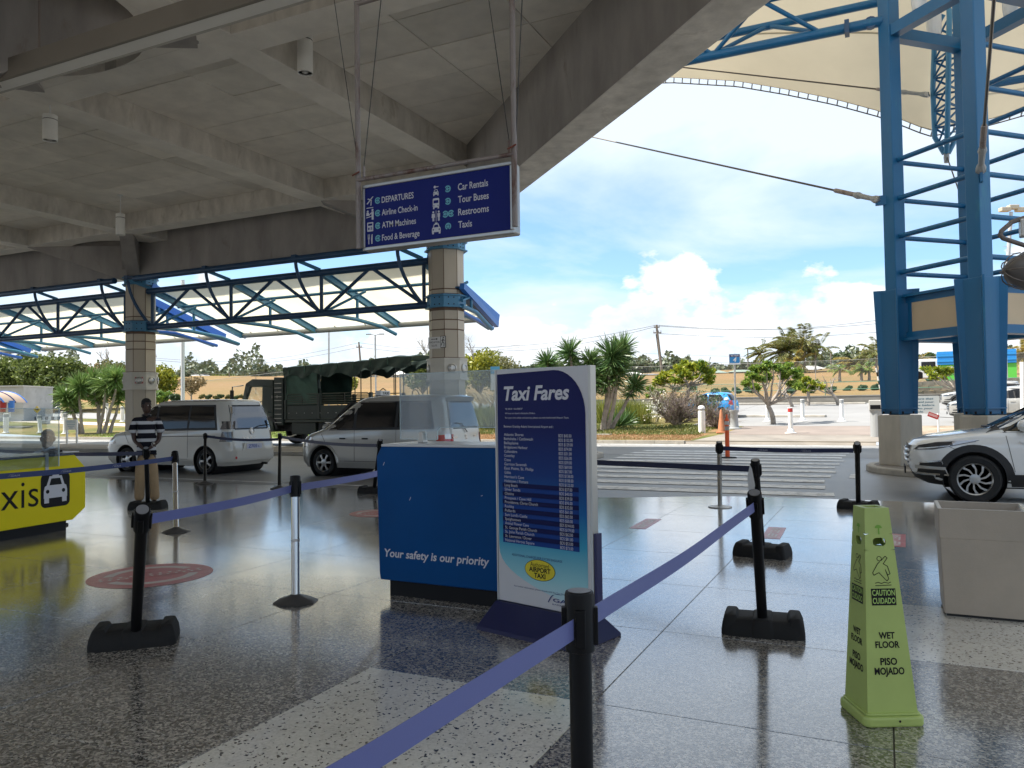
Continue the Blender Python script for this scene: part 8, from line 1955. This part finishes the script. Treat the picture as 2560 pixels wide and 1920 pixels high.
fence('low green chain link fence along the dry bank', [Vector((-30, 67.6, 0)), Vector((6, 67.6, 0)), Vector((40, 67.6, 0))], 1.15, .22, GPOST, CHAING, rails=(1.0, .5))
fence('tall grey chain link fence across the field', [gp(1540, 84), gp(2200, 88), gp(2700, 80)], 2.6, .16, SPOST, CHAIN)
fence('chain link fence in front of the brown field at left', [gp(436, 92), gp(640, 96), gp(1000, 100)], 2.4, .12, SPOST, CHAIN)
fence('tall chain link fence beyond the silver minivan', [gp(1150, 66), gp(1330, 64)], 2.6, .3, SPOST, CHAIN)
# block wall and container at the right
t = thing('block_wall', 'stone block wall behind the silver cars at right', 'wall', gp(2340, 61)); a = gp(2262, 61); b = gp(2700, 60); d = (b-a).normalized(); Lw = (b-a).length; BW = [M('block_tan', (.36, .30, .24), .9, var=(3, .2), rnd=.22), M('block_dark', (.22, .18, .15), .9, var=(3, .25), rnd=.25)]
bm_ = [MB().box((0, 0, 0), (.86, .3, .36)).mesh('stone_block', m_) for m_ in BW]; ang = atan2(d.y, d.x)
for r_ in range(3):
    for i in range(int(Lw/.9)):
        q = a+d*(.9*i+(.45 if r_ % 2 else 0)); z = hz(q.x, q.y)
        o = bpy.data.objects.new('stone_block', bm_[0 if r_ >= 1 else 1]); COL.objects.link(o); o.parent = t; o.location = Vector((q.x, q.y, z+.08+.38*r_))-Vector(t.location); o.rotation_euler = (0, 0, ang)
D = 78; c = AT(2350, 956, D); t = thing('container_kiosk', 'green and blue container kiosk reading ONE H behind the tower', 'kiosk', c, local=False); s = D/F; g = Fr(c, (1, -.04, 0)); w = 6.5
MB().prism(g, [(0, -1), (w, -1), (w, 43*s), (0, 43*s)], -3, 0).build('lower_body', M('kiosk_green', (.10, .48, .06), .5), t)
for i in range(5): MB().prism(g, [(-.2, (44+6.6*i)*s), (w, (44+6.6*i)*s), (w, (50.2+6.6*i)*s), (-.2, (50.2+6.6*i)*s)], -3.2, .12+.05*(i % 2)).build('blue_plank', M('kiosk_blue', (.02, .25, .62), .5) if i == 0 else bpy.data.materials['kiosk_blue'], t)
l = MB(); l.text(g, 'ONE H', .55, 33*s, 7*s, 1.62, .03, bold=.03); l.build('lettering', WHITE, t, kind='stuff')
# poles, wires, lamps
def upole(label, top, bot, D, r=.14, arms=(), name='power_pole', cat='power pole'):
    a = AT(top[0], top[1], D); b = AT(bot[0], bot[1], D); t = thing(name, label, cat, b); MB().tube([b, a], [r*1.15, r*.8], 8).build('shaft', WOODP, t)
    for y, w_ in arms:
        k = (y-top[1])/(bot[1]-top[1]); c = a+(b-a)*k; MB().beam(c-_r0*w_*D/F, c+_r0*w_*D/F, .12, .14).build('crossarm', WOODP, t)
        for q in (-.9, -.3, .3, .9): MB().tube([c+_r0*w_*q*D/F, c+_r0*w_*q*D/F+Vector((0, 0, .3))], .04, 5).build('insulator', GREYP, t)
    return t
def wires(t, lines, D, r=.018):
    for (x0, y0), (x1, y1), sg in lines:
        a = AT(x0, y0, D[0]); b = AT(x1, y1, D[1]); MB().tube([a+(b-a)*(i/12)-Vector((0, 0, sg*sin(pi*i/12))) for i in range(13)], r, 4).build('wire', WIRE, t)
u1 = upole('leaning wooden power pole right of the tall yucca', (1641, 812), (1662, 990), 98, .17, ((818, 7), (832, 10)))
wires(u1, [((1641, 813), (1040, 868), 1.0), ((1642, 816), (1100, 876), 1.2), ((1645, 813), (2230, 806), .7), ((1646, 815), (2230, 796), .9), ((1648, 834), (2230, 828), .6)], (98, 92), .022)
MB().tube([AT(1640, 835, 98), AT(1652, 930, 98)], .05, 5).build('stay', BLKTRIM, u1)
u2 = upole('small leaning power pole above the army truck', (897, 855), (904, 940), 120, .15, ((868, 7),)); wires(u2, [((897, 857), (385, 895), 1.5), ((898, 868), (385, 900), 1.5), ((899, 857), (1300, 862), 1.0), ((899, 868), (1300, 868), 1.0)], (120, 120), .022)
u3 = upole('power pole with arm peeping out beside the red notice column', (386, 890), (388, 960), 110, .14, ((892, 5),))
u4 = upole('thin bare pole left of the small windblown palm', (1869, 872), (1871, 940), 150, .13); wires(u4, [((1540, 880), (2230, 888), .6), ((1540, 897), (2230, 903), .6), ((1540, 908), (2230, 912), .6)], (150, 150), .02)
u5 = upole('thin pole between the palm group and the round tree', (2077, 876), (2078, 935), 150, .13); u6 = upole('thin far pole left of the truck cab', (573, 930), (574, 955), 170, .12); wires(u6, [((390, 930), (700, 929), .4)], (170, 170), .02)
D = 44; a = GD(457, D); t = thing('lamp_pole', 'thick white lamp pole rising behind the white minivan', 'lamp post', a); MB().tube([a, AT(457, 700, D)], .105, 12).build('shaft', M('pole_white', (.66, .66, .64), .5), t, smooth=60)
D = 70; a = GD(822, D); t = thing('lamp_pole', 'thin tall pole rising behind the truck canopy', 'lamp post', a); MB().tube([a, AT(822, 690, D)], .075, 8).build('shaft', STEEL, t)
D = 74; a = GD(940, D); t = thing('street_lamp', 'street lamp with two heads above the truck canopy', 'lamp post', a); h_ = AT(938, 838, D); MB().tube([a, h_], .08, 8).build('shaft', STEEL, t)
for sg in (-1, 1): MB().beam(h_, h_+_r0*sg*.45+Vector((0, 0, .08)), .06, .06).build('arm', STEEL, t); MB().box(h_+_r0*sg*.62+Vector((0, 0, .1)), (.5, .25, .12), YAW).build('lamp_head', GREYP, t, bevel=.03)
D = 60; a = GD(2512, D); t = thing('high_mast', 'tall climbing mast with floodlights right of the tower', 'lamp post', a); MB().tube([a, AT(2506, 850, D)], .28, 12).build('lower_shaft', M('mast_white', (.58, .58, .56), .6, var=(2, .15)), t); MB().tube([AT(2506, 850, D), AT(2528, 530, D)], [.2, .12], 10).build('shaft', M('mast_grey', (.42, .42, .42), .5), t)
for i in range(16): q = AT(2508+1.1*i, 820-17*i, D); MB().tube([q, q+_r0*(.4 if i % 2 else -.4)], .02, 4).build('climbing_peg', STEEL, t)
for x, y in ((2512, 524), (2532, 518), (2552, 524)): MB().box(AT(x, y, D), (.75, .5, .32), YAW).build('flood_lamp', M('lamp_tan', (.45, .38, .28), .6) if x == 2512 else bpy.data.materials['lamp_tan'], t, bevel=.05)
D = 62; a = GD(1236, D); 
t = thing('small_sign', 'small white upright sign seen through the blue counter screen', 'sign', GD(1237, 38)); g = Fr(AT(1237, 960, 38), _r0); MB().prism(g, [(-.2, -.3), (.2, -.3), (.2, .48), (-.2, .48)], 0, .03).build('panel', WHITE, t); MB().tube([AT(1238, 970, 38.1), GD(1238, 38.1)], .03, 6).build('post', BLKTRIM, t); MB().prism(g, [(-.2, .5), (.25, .5), (.25, .85), (-.2, .85)], 0, .03).build('upper_panel', M('sign_sky_blue', (.1, .35, .55), .5), t)
t = thing('marker_post', 'black and white striped post beside the left tower leg', 'marker post', GD(2197, 66)); a, b = AT(2190, 920, 66), AT(2200, 972, 66)
for i in range(5): MB().tube([a+(b-a)*(i/5), a+(b-a)*((i+1)/5)], .06, 8).build('band', WPOST if i % 2 == 0 else BLACK, t)
t = thing('white_post', 'thick white post at the right edge beside the silver grey car', 'post', GD(2556, 34)); MB().tube([GD(2556, 34), AT(2556, 905, 34)], .1, 10).build('shaft', WPOST, t)
# kerbed islands of the car park, stacked slab in the bed
for (x0, y0, x1, y1) in ((1600, 1043, 2065, 1043), (1500, 1013, 2165, 1010)):
    a, b = GT(x0, y0), GT(x1, y1); o = MB().beam(a+Vector((0, 0, .06)), b+Vector((0, 0, .06)), .5, .15).build('car_park_kerb', KERB, bevel=.03); struct(o)
p = GT(1490, 1088); o = MB().box(p+Vector((-.6, 0, .03)), (2.6, .5, .05), .05).build('slab', KERB); tag(o, 'thin concrete slab lying in the bed beside the yucca', 'slab')
for (x, y, w_) in ((28, 1069, 1.6),): p = GT(x, y); o = MB().box(p+Vector((0, 0, .04)), (w_*2, .8, .08), .1).build('drain_cover', KERB); tag(o, 'flat concrete drain cover in the left dry grass', 'drain cover')
p = GT(112, 1060); o = MB().box(p+Vector((0, 0, .15)), (.6, .5, .3), .2).build('grey_box', GREYP, bevel=.04); tag(o, 'small grey utility box on the dry grass at left', 'utility box')
